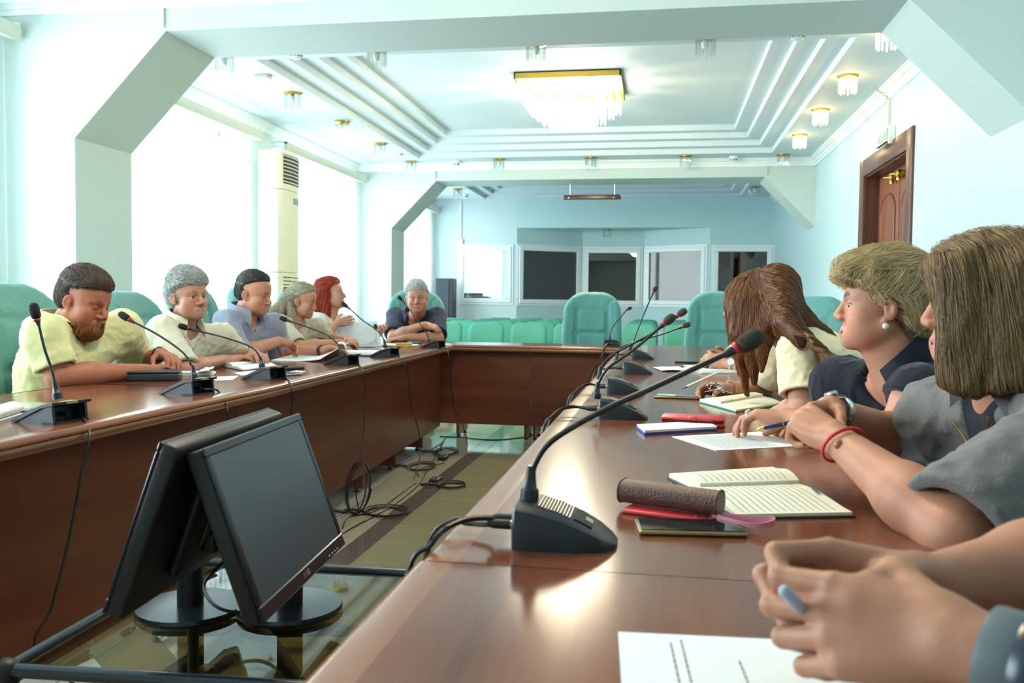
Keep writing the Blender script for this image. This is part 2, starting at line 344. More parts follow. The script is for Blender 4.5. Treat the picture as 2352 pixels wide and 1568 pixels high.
# door
M_door = wood('door_wood', '6e3a28', '96604a', 'Z', 4, .3); M_doord = wood('door_frame_wood', '4a2a22', '6b4438', 'Z', 4, .3)
door = st(MB().build('door_1', M_door)); door.data.materials.clear()
b = MB()
for (y0, y1, z0, z1) in ((DY0, DY0+FW, 0, DZ), (DY1-FW, DY1, 0, DZ), (DY0+FW, DY1-FW, DZ-FW, DZ)):
    b.rbox((XR-.025, y0, z0), (XR+.02, y1, z1), .012, 2)
b.box((XR+.0, DY0+FW-.02, 0), (XR+.22, DY0+FW+.014, DZ-FW+.02)); b.box((XR+.0, DY1-FW-.014, 0), (XR+.22, DY1-FW+.02, DZ-FW+.02)); b.box((XR, DY0+FW, DZ-FW-.014), (XR+.22, DY1-FW, DZ-FW+.02))
b.build('door_frame', M_doord, door, 40)
ym = (DY0+DY1)/2; lw = (DY1-DY0-2*FW)/2
for s_, (y0, y1) in enumerate(((DY0+FW+.015, ym), (ym, DY1-FW-.015))):
    lf = MB().rbox((XR+.13, y0+.003, .01), (XR+.175, y1-.003, DZ-FW-.016), .004, 1).build('door_leaf', M_door, door)
    pw = lw/2-.13; yc = (y0+y1)/2
    for (z0, z1, arch) in ((.22, .85, 0), (1.0, 2.0, .16)):
        poly = [(yc-pw, z0), (yc+pw, z0)]+([(yc+pw*cos(pi*k/14), z1+arch*sin(pi*k/14)) for k in range(15)] if arch else [(yc+pw, z1), (yc-pw, z1)])
        q = MB().prism(poly, lambda p, t: (t, p[0], p[1]), XR+.133, XR+.122)
        q.build('door_panel', M_door, lf); q = MB().tube([(XR+.128, p[0], p[1]) for p in poly], .012, 6, True); q.build('door_moulding', M_doord, lf, 50)
    MB().rbox((XR+.06, (ym-.07 if s_ == 0 else ym+.05), .98), (XR+.13, (ym-.05 if s_ == 0 else ym+.07), 1.1), .006).build('door_handle', M_brass, lf)
b = MB(); b.box((XR+.125, ym-.02, 0), (XR+.14, ym+.02, DZ-FW)); b.build('cover_strip', M_door, door)
for yy in (ym-.12, ym+.12):
    d = MB(); d.rbox((XR+.06, yy-.06, DZ-FW-.13), (XR+.13, yy+.06, DZ-FW-.07), .015); d.lathe([(.02, 0), (.022, .03), (.012, .045)], 12, (XR+.09, yy, DZ-FW-.16)); d.tube([(XR+.08, yy, DZ-FW-.1), (XR+.04, yy+.08, DZ-FW-.09), (XR+.08, yy+.14, DZ-FW-.06)], .008, 6); d.build('door_closer', M_brass, door, 40)
# portal frames (beam + knee braces + column)
for i, (y0, y1) in enumerate(BEAMS):
    poly = [(XL, 0), (-3.84, 0), (-3.84, 2.14), (-3.18, 2.81), (1.34, 2.81), (XR, 2.145), (XR, 3.6), (XL, 3.6)]
    bm_ = MB().prism(poly, lambda p, t: (p[0], t, p[1]), y0, y1).build('beam' if i == 0 else 'beam.%03d' % i, M_beam); st(bm_)
    for yy in (y0,):
        for x in (-3.2, 1.36):   # cable trunking up the face
            MB().box((x-.012, yy-.016, 2.83), (x+.012, yy, ZC-.1)).build('cable_trunking', M_val, bm_)
# ceiling with stepped trays
def tray_ceiling(name, y0, y1, ty0, ty1, x0=-3.31, x1=1.373):
    V = []; F = []
    rings = [(XL-.3, XR+.3, y0, y1, ZC)]; z = ZC; ins = 0
    for k in range(4):
        rings.append((x0+ins, x1-ins, ty0+ins, ty1-ins, z)); z += .068; rings.append((x0+ins, x1-ins, ty0+ins, ty1-ins, z)); ins += .17
    for (a, c, d, e, zz) in rings: V += [(a, d, zz), (c, d, zz), (c, e, zz), (a, e, zz)]
    for r in range(len(rings)-1):
        for k in range(4): F.append((r*4+k, (r+1)*4+k, (r+1)*4+(k+1) % 4, r*4+(k+1) % 4))
    L = (len(rings)-1)*4; F.append((L, L+3, L+2, L+1))
    return st(MB().add(V, F).build(name, M_ceil))
ceil = tray_ceiling('ceiling', 5.91, 12.2, 6.82, 11.73)
tray_ceiling('ceiling.001', -.38, 5.28, .5, 4.82); tray_ceiling('ceiling.002', 12.83, YB+3.2, 13.73, 16.33)
st(MB().box((XL-.3, YN, ZC), (XR+.3, -1.01, ZC+.1)).build('ceiling.003', M_ceil))
st(MB().box((XL-.6, YN-.3, 3.6), (XR+.5, YB+3.4, 3.75)).build('ceiling_slab', M_ceil))
# cornices
cp = [(0, 0), (0, -.1), (.018, -.1), (.022, -.075), (.04, -.065), (.045, -.045), (.07, -.035), (.085, -.018), (.1, -.014), (.1, 0)]
tr = 0
def cornice(fn, a, b_):
    global tr; tr += 1; st(MB().prism(cp, fn, a, b_).build('trim_%d' % tr, M_white))
for (a, c) in ((-.38, 5.28), (5.91, 12.2), (12.83, YB)):
    cornice(lambda p, t: (XR-p[0], t, ZC+p[1]), a, c); cornice(lambda p, t: (XL+p[0], t, ZC+p[1]), a, c)
for y in (5.28, 12.2): cornice(lambda p, t: (t, y-p[0], ZC+p[1]), XL, XR)
# back wall with an angled niche, booths behind it
def bx(x, y): return at(x, y, YB)
X1 = bx(1187, 600)[0]; X2 = bx(1630, 600)[0]; ZN = bx(1187, 523)[2]; dn = .72
I1 = at(1337, 600, YB+dn)[0]; I2 = at(1480, 600, YB+dn)[0]
segs = [((XL, YB), (X1, YB), [(1055, 566, 1175, 695)]), ((X1, YB), (I1, YB+dn), [(1191, 567, 1334, 698)]), ((I1, YB+dn), (I2, YB+dn), [(1341, 571, 1472, 700)]), ((I2, YB+dn), (X2, YB), [(1482, 568, 1621, 700)]), ((X2, YB), (XR, YB), [(1637, 567, 1774, 696)])]
wb = st(MB().box((XL-.3, YB+.001, ZN), (XR+.3, YB+.25, 3.6)).build('wall_back', M_backw))
st(MB().box((X1-.2, YB+.002, ZN-.002), (X2+.2, YB+dn+.3, ZN+.1)).build('wall_niche_soffit', M_backw))
wi = len(WIN)
M_booth = mat('booth_wall', '85796a', .8)
for k, (p, q, wins) in enumerate(segs):
    p = np.array(p); q = np.array(q); u = (q-p)/np.linalg.norm(q-p); nrm = np.array([u[1], -u[0]]); L = np.linalg.norm(q-p)
    def hit(x, y):
        r = _ray(x, y); A_ = np.array([[r[0], -u[0]], [r[1], -u[1]]]); t, s_ = np.linalg.solve(A_, p-CPOS[:2]); return s_, CZ+r[2]*t
    x0, y0, x1, y1 = wins[0]; s0, za = hit(x0, y1); s1, zb = hit(x1, y0); _, za2 = hit(x1, y1); _, zb2 = hit(x0, y0); za = (za+za2)/2; zb = (zb+zb2)/2
    if k == 0: s1 = hit(x1, 600)[0]
    Mx = Matrix(((u[0], -nrm[0], 0, p[0]), (u[1], -nrm[1], 0, p[1]), (0, 0, 1, 0), (0, 0, 0, 1)))
    b = MB(); T = .14; ztop = ZN if 0 < k < 4 else 3.6
    e = .06
    b.box((0, 0, 0), (s0+e, T, ztop), 0, Mx); b.box((s1-e, 0, 0), (L, T, ztop), 0, Mx); b.box((s0+e, 0, 0), (s1-e, T, za+e), 0, Mx); b.box((s0+e, 0, zb-e), (s1-e, T, ztop), 0, Mx)
    b.build('wall_section', M_backw if k else M_wall, wb)
    wi += 1; wn = st(MB().build('window_%d' % wi, M_pvc)); wn.data.materials.clear()
    b = MB(); fw = .085
    for (a0, a1, c0, c1) in ((s0, s1, za, za+fw), (s0, s1, zb-fw, zb), (s0, s0+fw, za+fw, zb-fw), (s1-fw, s1, za+fw, zb-fw)): b.rbox((a0, -.03, c0), (a1, .05, c1), .008, 1, 0, Mx)
    b.build('frame', M_pvc, wn)
    b = MB()
    for (a0, a1, c0, c1) in ((s0-.04, s1+.04, za-.04, za), (s0-.04, s1+.04, zb, zb+.04), (s0-.04, s0, za, zb), (s1, s1+.04, za, zb)): b.rbox((a0, -.015, c0), (a1, .0, c1), .005, 1, 0, Mx)
    b.build('casing', M_pvc, wn)
    for f_ in (.2, .8): MB().rbox((s0+(s1-s0)*f_-.03, -.045, za+.015), (s0+(s1-s0)*f_+.03, -.03, za+.035), .004, 1, 0, Mx).build('catch', M_white, wn)
    MB().box((s0+fw, .005, za+fw), (s1-fw, .013, zb-fw), 0, Mx).build('pane', M_clear if k == 0 else M_dkglass, wn)
# booth rooms
b = MB(); b.box((X1-.06, YB+.25, 0), (X1+.0, YB+3, 3.5)); b.box((X2, YB+.25, 0), (X2+.06, YB+3, 3.5)); b.box((X1, YB+2.4, 0), (XR+.3, YB+2.5, 3.5)); b.box((X1, YB+.9, 2.5), (XR+.2, YB+2.5, 2.56))
mid = (I1+I2)/2
b.box((mid-.8, YB+.95, 0), (mid-.75, YB+2.5, 2.5)); b.box((mid+.75, YB+.95, 0), (mid+.8, YB+2.5, 2.5)); st(b.build('wall_booths', M_booth))
b = MB(); b.box((XL-.2, YB+2.2, 0), (X1, YB+2.3, 3.5)); b.box((X1-.35, YB+.4, 0), (X1-.06, YB+1.1, 3.5)); st(b.build('wall_control_room', M_white))
area('control_room_light', (-3.6, YB+1.2, 3.0), (0, 0, -1), 1.2, 1.2, 40, (.95, 1, 1))
area('control_room_light', (-4.2, YB+1.3, 1.8), (1, -.1, 0), 1.2, 1.2, 18, DAY)
# skirting
st(MB().box((XR-.015, 5.91, 0), (XR, DY0, .09)).build('baseboard_right', M_white)); st(MB().box((XR-.015, DY1, 0), (XR, 12.2, .09)).build('baseboard_right.001', M_white))
st(MB().box((XL, YB-.015, 0), (X1, YB, .09)).build('baseboard_back', M_white))
# valances and sheer curtains
vp = [(0, 0), (.03, .004), (.045, .03), (.047, .06), (.04, .1), (0, .105)]
for nm, (a, c), lab in (('near', (-.3, 5.24), 'cream curtain valance over the near window, cut by the top left corner'), ('mid', (6.0, 8.83), 'cream curtain valance between the large brace and the air conditioner'), ('far', (9.44, 12.15), 'cream curtain valance right of the air conditioner top'), ('end', (12.9, 16.36), 'cream curtain valance at the back wall behind the far brace')):
    v = MB().prism(vp, lambda p, t: (-4.24+p[0], t, 2.775+p[1]), a, c).build('curtain_valance', M_val, None, 50)
    tag(v, lab, 'valance', 'curtain valances along the window wall'); MB().box((-4.4, a, 2.86), (-4.2, a+.03, 2.89)).build('bracket', M_white, v); MB().box((-4.4, c-.03, 2.86), (-4.2, c, 2.89)).build('bracket', M_white, v)
    n = int((c-a)/.02); V = []; F = []
    ph = 0
    for i in range(n+1):
        y = a+.02+(c-a-.04)*i/n; ph += .02*2*pi/(.12+.05*sin(y*3.1)); d = .028*sin(ph)
        for z in (.03, 1.0, 2.0, 2.79): V.append((-4.29+d*(1-.3*(z > 2.5)), y, z))
    for i in range(n):
        for j in range(3): F.append((i*4+j, (i+1)*4+j, (i+1)*4+j+1, i*4+j+1))
    cur = MB().add(V, F).build('sheer_curtain', M_sheer, None, 180)
    tag(cur, {'near': 'white sheer curtain left of the large brace, at the near window', 'mid': 'white sheer curtain between the large brace and the air conditioner', 'far': 'white sheer curtain right of the tall air conditioner', 'end': 'white pleated sheer curtain beside the black loudspeaker at the back wall'}[nm], 'curtain', 'sheer curtains along the window wall')
# chandeliers
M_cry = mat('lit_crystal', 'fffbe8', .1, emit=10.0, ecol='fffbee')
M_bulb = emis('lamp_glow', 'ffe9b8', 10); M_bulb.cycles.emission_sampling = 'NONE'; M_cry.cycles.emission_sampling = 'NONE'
def chandelier(cx, cy_, label, glow):
    t = thing('chandelier', label, 'chandelier', (cx, cy_, 3.322)); h = .515
    b = MB(); z0, z1 = -.065, 0
    for (a0, a1, c0, c1) in ((-h, h, -h, -h+.012), (-h, h, h-.012, h), (-h, -h+.012, -h, h), (h-.012, h, -h, h)): b.box((a0, c0, z0), (a1, c1, z1))
    b.box((-h, -h, -.01), (h, h, 0)); b.build('frame', M_brass, t)
    # crystal rods: shared mesh, hung in stepped square rings
    b = MB(); b.lathe([(.002, 0), (.009, -.012), (.009, -.14), (.006, -.155), (.001, -.165)], 6); rm = b.mesh('crystal_rod', M_cry)
    for ring, (hh, zz, n) in enumerate(((.47, -.07, 24), (.40, -.13, 20), (.32, -.20, 16), (.22, -.27, 12))):
        for i in range(n):
            for s_ in range(4):
                u = -hh+2*hh*i/n; x, y = [(u, -hh), (hh, u), (-u, hh), (-hh, -u)][s_]
                o = link('crystal_rod', rm, t); o.location = (x, y, zz)
    for i in range(3):
        for j in range(3): MB().lathe([(.005, .05), (.022, .03), (.028, 0), (.018, -.03), (.004, -.045)], 10, ((i-1)*.28, (j-1)*.28, -.09)).build('bulb', M_bulb, t, 180)
    l = bpy.data.lights.new('chandelier_glow', 'POINT'); l.energy = glow; l.color = (1, .86, .58); l.shadow_soft_size = .15
    o = bpy.data.objects.new('chandelier_glow', l); COL.objects.link(o); o.parent = t; o.location = (0, 0, -.38)
    return t
chandelier(-.93, 9.0, 'square brass chandelier with lit crystal rods in the stepped ceiling', 210)
chandelier(-.93, 2.6, 'square brass chandelier with lit crystal rods above the near tables, outside the frame', 90)
# small round crystal ceiling lamps
M_cry0 = glass('clear_crystal', (.93, .95, .93), .12)
M_crw = mat('warm_lit_crystal', 'fff0cf', .15, emit=1.6, ecol='ffd58a'); M_crw.cycles.emission_sampling = 'NONE'
def lamp(x, y, lit, label, group, z=ZC):
    t = thing('ceiling_lamp', label, 'lamp', (x, y, z), 0, group)
    MB().lathe([(.085, 0), (.085, -.012), (.07, -.02), (.02, -.022)], 20).build('canopy', M_brass, t, 40)
    b = MB()
    for k in range(14):
        a = 2*pi*k/14; b.lathe([(.008, -.018), (.008, -.125-.01*(k % 2)), (.003, -.14-.01*(k % 2))], 5, (.07*cos(a), .07*sin(a), 0))
    b.build('crystal_fringe', M_crw if lit else M_cry0, t, 60)
    MB().lathe([(.02, -.02), (.028, -.05), (.02, -.085), (.004, -.095)], 10).build('bulb', M_bulb if lit else M_white, t, 180)
    if lit:
        l = bpy.data.lights.new('lamp_light', 'POINT'); l.energy = 3; l.color = (1, .72, .38); l.shadow_soft_size = .04; o = bpy.data.objects.new('lamp_light', l); COL.objects.link(o); o.parent = t; o.location = (0, 0, -.17)
    return t
LY = [6.62, 7.94, 9.25, 10.57]
for i, y in enumerate(LY):
    lamp(1.54, y, True, ['small lit crystal ceiling lamp at the big right knee brace', 'small lit crystal ceiling lamp above the top of the door, largest of the right row', 'small lit crystal ceiling lamp, second of the right row', 'small lit crystal ceiling lamp nearest the far beam on the right'][i], 'lit crystal lamps along the right wall')
    lamp(-3.48, y, False, ['small unlit crystal ceiling lamp hidden by the large left brace', 'small unlit crystal ceiling lamp by the windows, nearest the first ceiling clip', 'small unlit crystal ceiling lamp by the windows, above the air conditioner', 'small unlit crystal ceiling lamp by the windows, right of the air conditioner'][i], 'unlit lamps along the window wall')
for x, n1_, n2_ in ((-2.218, 'above the left ceiling steps', 'above the far left armchair row'), (-.965, 'straight above the chandelier', 'left of the hanging shelf'), (.289, 'right of the chandelier', 'between the hanging shelf and the right detector')):
    lamp(x, 6.65, False, 'small clear crystal ceiling lamp peeking below the near beam, '+n1_, 'lamps along the near beam'); lamp(x, 11.89, False, 'small unlit crystal lamp before the far beam, '+n2_, 'lamps along the far beam')
lamp(1.535, 11.9, False, 'small unlit crystal ceiling lamp in the corner of the far beam and right wall', 'lamps along the far beam'); lamp(-3.48, 11.95, False, 'small unlit crystal ceiling lamp at the far beam by the window wall', 'lamps along the far beam')
lamp(-3.5, 14.9, False, 'small unlit crystal ceiling lamp beyond the far beam, left', 'lamps beyond the far beam'); lamp(1.5, 15.0, False, 'small unlit crystal ceiling lamp beyond the far beam, right', 'lamps beyond the far beam')
zt = ZN; lamp((I1+I2)/2-.1, YB+.42, False, 'small unlit crystal lamp in the soffit of the booth niche', None, ZN)
# smoke detectors and ceiling clips
for (x, y, lab) in ((-2.87, 6.62, 'white round smoke detector by the large left brace'), (.93, 6.62, 'white round smoke detector over the white ceiling steps, right'), (-2.855, 12.03, 'white round smoke detector at the far beam, left'), (.915, 12.0, 'white round smoke detector at the far beam, right'), (-3.55, 15.7, 'white round smoke detector beyond the far beam, left'), (1.5, 15.6, 'white round smoke detector beyond the far beam, right')):
    t = thing('smoke_detector', lab, 'detector', (x, y, ZC), 0, 'ceiling smoke detectors')
    MB().lathe([(.06, 0), (.062, -.018), (.05, -.03)], 18).build('base', M_white, t, 40); MB().lathe([(.048, -.03), (.048, -.05), (.03, -.062), (.012, -.066)], 18).build('cap', M_white, t, 40)
    b = MB()
    for k in range(8): a = k*pi/4; b.box((.04, -.012, -.048), (.0485, .012, -.034), 0, Matrix.Rotation(a, 4, 'Z'))
    b.build('vent', M_black, t)
for (x, y, lab) in ((-3.47, 7.29, 'small white ceiling clip near the window wall, nearer one'), (-3.49, 11.33, 'small white ceiling clip near the window wall, farther one')):
    tag(MB().rbox((x-.06, y-.05, ZC-.03), (x+.06, y+.05, ZC), .006).build('ceiling_clip', M_val), lab, 'clip')
# hanging projector shelf
M_shelf = wood('shelf_wood', '35201a', '543429', 'X', 4, .3)
t = thing('hanging_shelf', 'dark wooden shelf hanging on two metal rods below the far beam', 'shelf', (-.98, 12.5, 0))
Mr = Matrix.Rotation(R_(4), 4, 'X')
MB().rbox((-.40, -.13, 2.575), (.40, .13, 2.60), .01).build('board', M_shelf, t, 40); MB().rbox((-.395, -.135, 2.545), (.395, -.118, 2.615), .006).build('lip', M_shelf, t, 40)
for x in (-.32, .31):
    MB().tube([(x, 0, 2.56), (x, 0, 2.81)], .012, 10).build('rod', M_chrome, t, 40); MB().lathe([(.018, 0), (.012, -.015)], 10, (x, -.13, 2.58)).build('nut', M_chrome, t)
# exit sign with its conduit
M_sign = mat('sign_green', '7fa590', .3); M_signlit = mat('sign_glass', 'b9cdbd', .08, spec=.8)
t = thing('exit_sign', 'small tilted green and white exit sign above the wooden door', 'sign', (1.985, 8.39, 2.60))
MB().rbox((-.06, -.18, -.06), (-.035, .18, .06), .006).build('plate', M_signlit, t); MB().rbox((-.066, -.19, .05), (-.03, .19, .06), .003).build('frame', M_white, t); MB().rbox((-.066, -.19, -.06), (-.03, .19, -.05), .003).build('frame', M_white, t)
MB().rbox((-.04, -.2, -.08), (.014, -.17, .08), .004).build('housing', M_white, t)
MB().box((-.0615, -.16, -.045), (-.06, .16, .03)).build('face', M_sign, t)
textmesh('lettering', '\u0412\u042b\u0425\u041e\u0414', .075, M_white, Matrix.Translation((-.063, 0, -.008)) @ Matrix.Rotation(-pi/2, 4, 'Z') @ Matrix.Rotation(pi/2, 4, 'X'), t)
tag(MB().box((1.978, 8.38, 2.66), (2.0, 8.41, 2.96)).tube([(1.97, 8.4, 2.95), (1.88, 8.45, 3.04)], .014, 6).build('cable_conduit', M_val), 'pale cable conduit running from the cornice down to the exit sign', 'conduit')
p = at(1057, 555, YB); t = thing('wall_switch_box', 'small white box on a thin conduit on the back wall, left', 'switch', (p[0], YB-.02, p[2]))
MB().rbox((-.06, -.02, -.05), (.06, .02, .05), .008).build('box', M_white, t); MB().box((.005, -.005, .05), (.025, .018, 3.0-p[2])).build('conduit', M_white, t)
# ================================================================== FURNITURE
T = .75
M_top = wood('table_top_wood', '512a1b', '8a5038', 'Y', 3, .15, .42)
M_topx = wood('table_top_wood_cross', '512a1b', '8a5038', 'X', 3, .15, .5)
M_pan = wood('table_panel_wood', '481f12', '7c442b', 'Y', 2.2, .32, .4)
M_panx = wood('table_panel_wood_cross', '481f12', '7c442b', 'X', 2.2, .32, .4)
M_edge = wood('edge_wood', '6e3a1c', '9a5d34', 'Y', 3, .22, .6)
M_edgex = wood('edge_wood_cross', '6e3a1c', '9a5d34', 'X', 3, .22, .6)
M_foot = mat('table_foot', '1c1c1e', .5)
EP = [(.05, .75), (.012, .75), (.004, .7475), (.0, .741), (.0, .733), (.006, .728), (.004, .724), (.002, .716), (.006, .708), (.014, .702), (.03, .70), (.05, .70)]
def edge_prof(sg): return [(-sg*d, z) for d, z in EP]
def table(label, A, B, wdt, side, mats, legs, group='conference table modules'):
    """A,B: inner-edge end points on the floor plan; the top reaches wdt to the outer side (side=+1: to the left of A->B)."""
    A = Vector((A[0], A[1], 0)); B = Vector((B[0], B[1], 0)); u = (B-A).normalized(); n = Vector((-u.y, u.x, 0))*side; L = (B-A).length
    t = thing('conference_table', label, 'table', A, 0, group)
    P = lambda s_, d, z: tuple(u*s_+n*d+Vector((0, 0, z)))
    def bx(s0, s1, d0, d1, z0, z1): 
        v = [P(s0, d0, z0), P(s1, d0, z0), P(s1, d1, z0), P(s0, d1, z0), P(s0, d0, z1), P(s1, d0, z1), P(s1, d1, z1), P(s0, d1, z1)]
        return MB().add(v, [(3, 2, 1, 0), (4, 5, 6, 7), (0, 1, 5, 4), (1, 2, 6, 5), (2, 3, 7, 6), (3, 0, 4, 7)])
    bx(.0015, L-.0015, .05, wdt-.012, .722, T).build('tabletop', mats[0], t)
    MB().prism(EP, lambda p, s_: P(s_, p[0], p[1]), .0015, L-.0015).build('edge_moulding', mats[2], t, 50)
    MB().prism([(wdt-d*.4, z) for d, z in EP], lambda p, s_: P(s_, p[0], p[1]), .0015, L-.0015).build('edge_moulding', mats[2], t, 50)
    bx(.004, L-.004, .10, .118, .115, .722).build('modesty_panel', mats[1], t)
    for s_ in legs:
        lg = bx(s_-.011, s_+.011, .118, wdt-.12, .025, .722).build('leg', mats[1], t)
        for d in (.16, wdt-.17):
            MB().lathe([(.016, 0), (.02, .006), (.012, .012), (.008, .026)], 10, P(s_, d, 0)).build('foot', M_foot, lg)
    return t
W3 = (M_top, M_pan, M_edge); X3 = (M_topx, M_panx, M_edgex)
table('dark wooden table of the left row, nearest module, in front of the bearded man', (-1.475, .6), (-1.475, 3.082), .74, 1, W3, (.3, 1.3, 2.3))
table('dark wooden table of the left row, far module, under the papers of the speakers', (-1.475, 3.082), (-1.59, 6.66), .74, 1, W3, (.35, .95, 1.645, 2.34, 3.08))
table('dark wooden table crossing the far end between the two rows', (-1.0, 6.72), (-.305, 6.72), .56, 1, X3, (.03, .66))
table('dark wooden corner table at the far left, in front of the man in navy polo', (-2.33, 6.72), (-1.0, 6.72), .56, 1, X3, (.03, .74, 1.29))
table('dark wooden table of the right row, nearest module, under the blurred hands', (-.305, .2), (-.305, 1.075), .77, -1, W3, (.1, .8))
table('dark wooden table of the right row, middle module, with notebook and eyeglass case', (-.30, 1.075), (-.295, 4.0), .77, -1, W3, (.2, 1.4, 2.8))
table('dark wooden table of the right row, far module, beside the crossing table', (-.295, 4.0), (-.30, 7.28), .77, -1, W3, (.2, 1.6, 3.1))
# ------------------------------------------------------------------ executive armchairs (teal upholstery)
M_teal = mat('teal_upholstery', '5b958f', .62, spec=.35, var=.05, vscale=9, sheen=.25, bump=.15, bscale=120)
M_green = mat('green_upholstery', '44917d', .6, spec=.35, var=.05, vscale=9, sheen=.2)
M_arm = mat('armrest_black', '1f2a2a', .5)
def soft_back(w=.285, h=.36, t=.052, cr=.19):
    s = SDF((-.12, -w-.04, -h-.04), (.12, w+.04, h+.04), .0095)
    def fn(X, Y, Z):
        ww = w-.03*np.clip((Z+h)/(2*h), 0, 1)**2; qy = np.abs(Y)-(ww-cr); qz = np.abs(Z)-(h-cr)
        d2 = np.sqrt(np.maximum(qy, 0)**2+np.maximum(qz, 0)**2)+np.minimum(np.maximum(qy, qz), 0)-cr
        x = X-.10*(Y/w)**2*.35+.03*(Z/h)**2; r = t*.92
        return np.sqrt(np.maximum(d2+r, 0)**2+np.maximum(np.abs(x)-t+r, 0)**2)+np.minimum(np.maximum(d2+r, np.abs(x)-t+r), 0)-r
    s.put(fn, (-.1, -w, -h), (.1, w, h), .01)
    def groove(a, b, r=.013): s.cap((t+.008, *a), (t+.008, *b), r+.008, None, .016, 's')
    for p, q in (((-.14, .19), (.14, .19)), ((-.15, -.03), (.15, -.03)), ((-.14, .19), (-.15, -.36)), ((.14, .19), (.15, -.36))): groove(p, q)
    for sg in (-1, 1):
        for k in range(4): s.cap((t+.016, sg*.10, .2), (t+.0, sg*(.14+.03*k), .22+.03*k), .012, .003, .02, 's')
    s.wrinkle(.0025, 60, 6, 3, (1, 1.6, .5))
    V, Q = s.nets(); return npmesh('exec_back', V, Q, M_teal)
def exec_chair():
    t = thing('executive_chair', 'x', 'chair')
    bk = link('backrest', soft_back(), t); bk.matrix_local = Matrix.Translation((-.27, 0, .825)) @ Matrix.Rotation(R_(-9), 4, 'Y')
    s = SDF((-.33, -.33, -.12), (.33, .33, .12), .0125); s.rbx((0, 0, 0), (.27, .27, .065), .06); s.ell((.05, 0, .05), (.2, .22, .035), None, .04)
    V, Q = s.nets(); st_ = link('seat', npmesh('exec_seat', V, Q, M_teal), t); st_.location = (0, 0, .45)
    for sg in (-1, 1):
        a = MB().rbox((-.18, -.035, .63), (.2, .035, .67), .018, 2).build('armrest', M_arm, t, 60); a.location = (0, sg*.268, 0)
        MB().tube(spline([(.1, 0, .63), (.1, 0, .5), (.0, -sg*.05, .4)], 4), .016, 6).build('support', M_arm, a, 60)
    MB().lathe([(.03, .1), (.03, .25), (.045, .3), (.12, .39)], 12).build('column', M_blackm, t, 50)
    lm = MB().rbox((.02, -.025, .065), (.31, .025, .105), .012, 1).mesh('exec_leg', M_arm); cm = MB().lathe([(.012, -.02), (.03, -.018), (.03, .018), (.012, .02)], 12, M=Matrix.Rotation(pi/2, 4, 'X')).mesh('exec_caster', M_blackm, 50)
    for k in range(5):
        l = link('leg', lm, t); l.rotation_euler = (0, 0, k*2*pi/5+.3); c = link('caster', cm, l); c.location = (.29, 0, .0305)
    return t
ch0 = exec_chair(); used = [0]
def place_chair(x, y, rz, label, sz=1.):
    o = ch0 if not used[0] else copy_tree(ch0); used[0] = 1; o.location = (x, y, 0); o.rotation_euler = (0, 0, R_(rz)); o.scale = (1, 1, sz); o['label'] = label; o['group'] = 'teal executive armchairs'; return o
place_chair(-2.40, 3.30, 0, 'teal padded armchair at the left edge, behind the bearded man', .972)
place_chair(-2.55, 4.36, 0, 'teal padded armchair behind the grey-haired man in beige shirt', .955)
place_chair(-2.53, 4.97, 3, 'teal padded armchair behind the dark-haired man in blue-grey shirt', 1.013)
place_chair(-2.46, 5.58, 0, 'teal padded armchair whose rim peeks out left of the dark-haired man', 1.0)
place_chair(-2.40, 6.20, 0, 'teal padded armchair behind the woman with a hair clip', .98)
place_chair(-2.16, 7.72, -68, 'green-teal padded armchair behind the man in the navy polo', 1.017)
place_chair(-.63, 7.95, -90, 'empty teal padded armchair at the far table, left one of the empty pair', 1.017)
place_chair(.46, 8.0, -100, 'empty teal padded armchair at the far table, right one of the empty pair', 1.033)
place_chair(.60, 4.86, 225, 'teal padded armchair whose top shows between the long-haired and the blonde woman', .97)
place_chair(1.10, 3.05, 180, 'teal padded armchair of the long-haired woman, hidden behind the blonde woman')
place_chair(1.12, 2.28, 180, 'teal padded armchair of the blonde woman in black')
place_chair(1.12, 1.60, 180, 'teal padded armchair of the woman with the brown bob'); place_chair(1.14, .55, 180, 'teal padded armchair under the person at the lower right corner')
# ------------------------------------------------------------------ rows of green chairs beyond the far table
def hall_chair():
    t = thing('auditorium_chair', 'x', 'chair')
    s = SDF((-.3, -.12, -.3), (.3, .12, .3), .014)
    def fn(X, Y, Z):
        cr = .11; qx = np.abs(X)-(.235-cr); qz = np.abs(Z)-(.24-cr); d2 = np.sqrt(np.maximum(qx, 0)**2+np.maximum(qz, 0)**2)+np.minimum(np.maximum(qx, qz), 0)-cr
        y = Y+.25*X*X-.04*(Z/.24)**2; r = .042; return np.sqrt(np.maximum(d2+r, 0)**2+np.maximum(np.abs(y)-.045+r, 0)**2)+np.minimum(np.maximum(d2+r, np.abs(y)-.045+r), 0)-r
    s.put(fn, (-.24, -.08, -.25), (.24, .08, .25)); V, Q = s.nets()
    b = link('backrest', npmesh('hall_back', V, Q, M_green), t); b.matrix_local = Matrix.Translation((0, .18, .60)) @ Matrix.Rotation(R_(-8), 4, 'X')
    MB().rbox((-.235, -.26, .36), (.235, .15, .45), .04, 2).build('seat', M_green, t, 60)
    for x in (-.21, .21):
        MB().rbox((x-.015, -.2, .012), (x+.015, .2, .36), .006, 1).build('leg', M_arm, t); 
    MB().rbox((-.23, -.22, 0), (.23, .22, .014), .004, 1).build('base_plate', M_arm, t)
    return t
hc = hall_chair(); first = True; fx = [-3.33, -2.775, -2.22, -1.665, -1.11, -.27, .285, .84, 1.4]
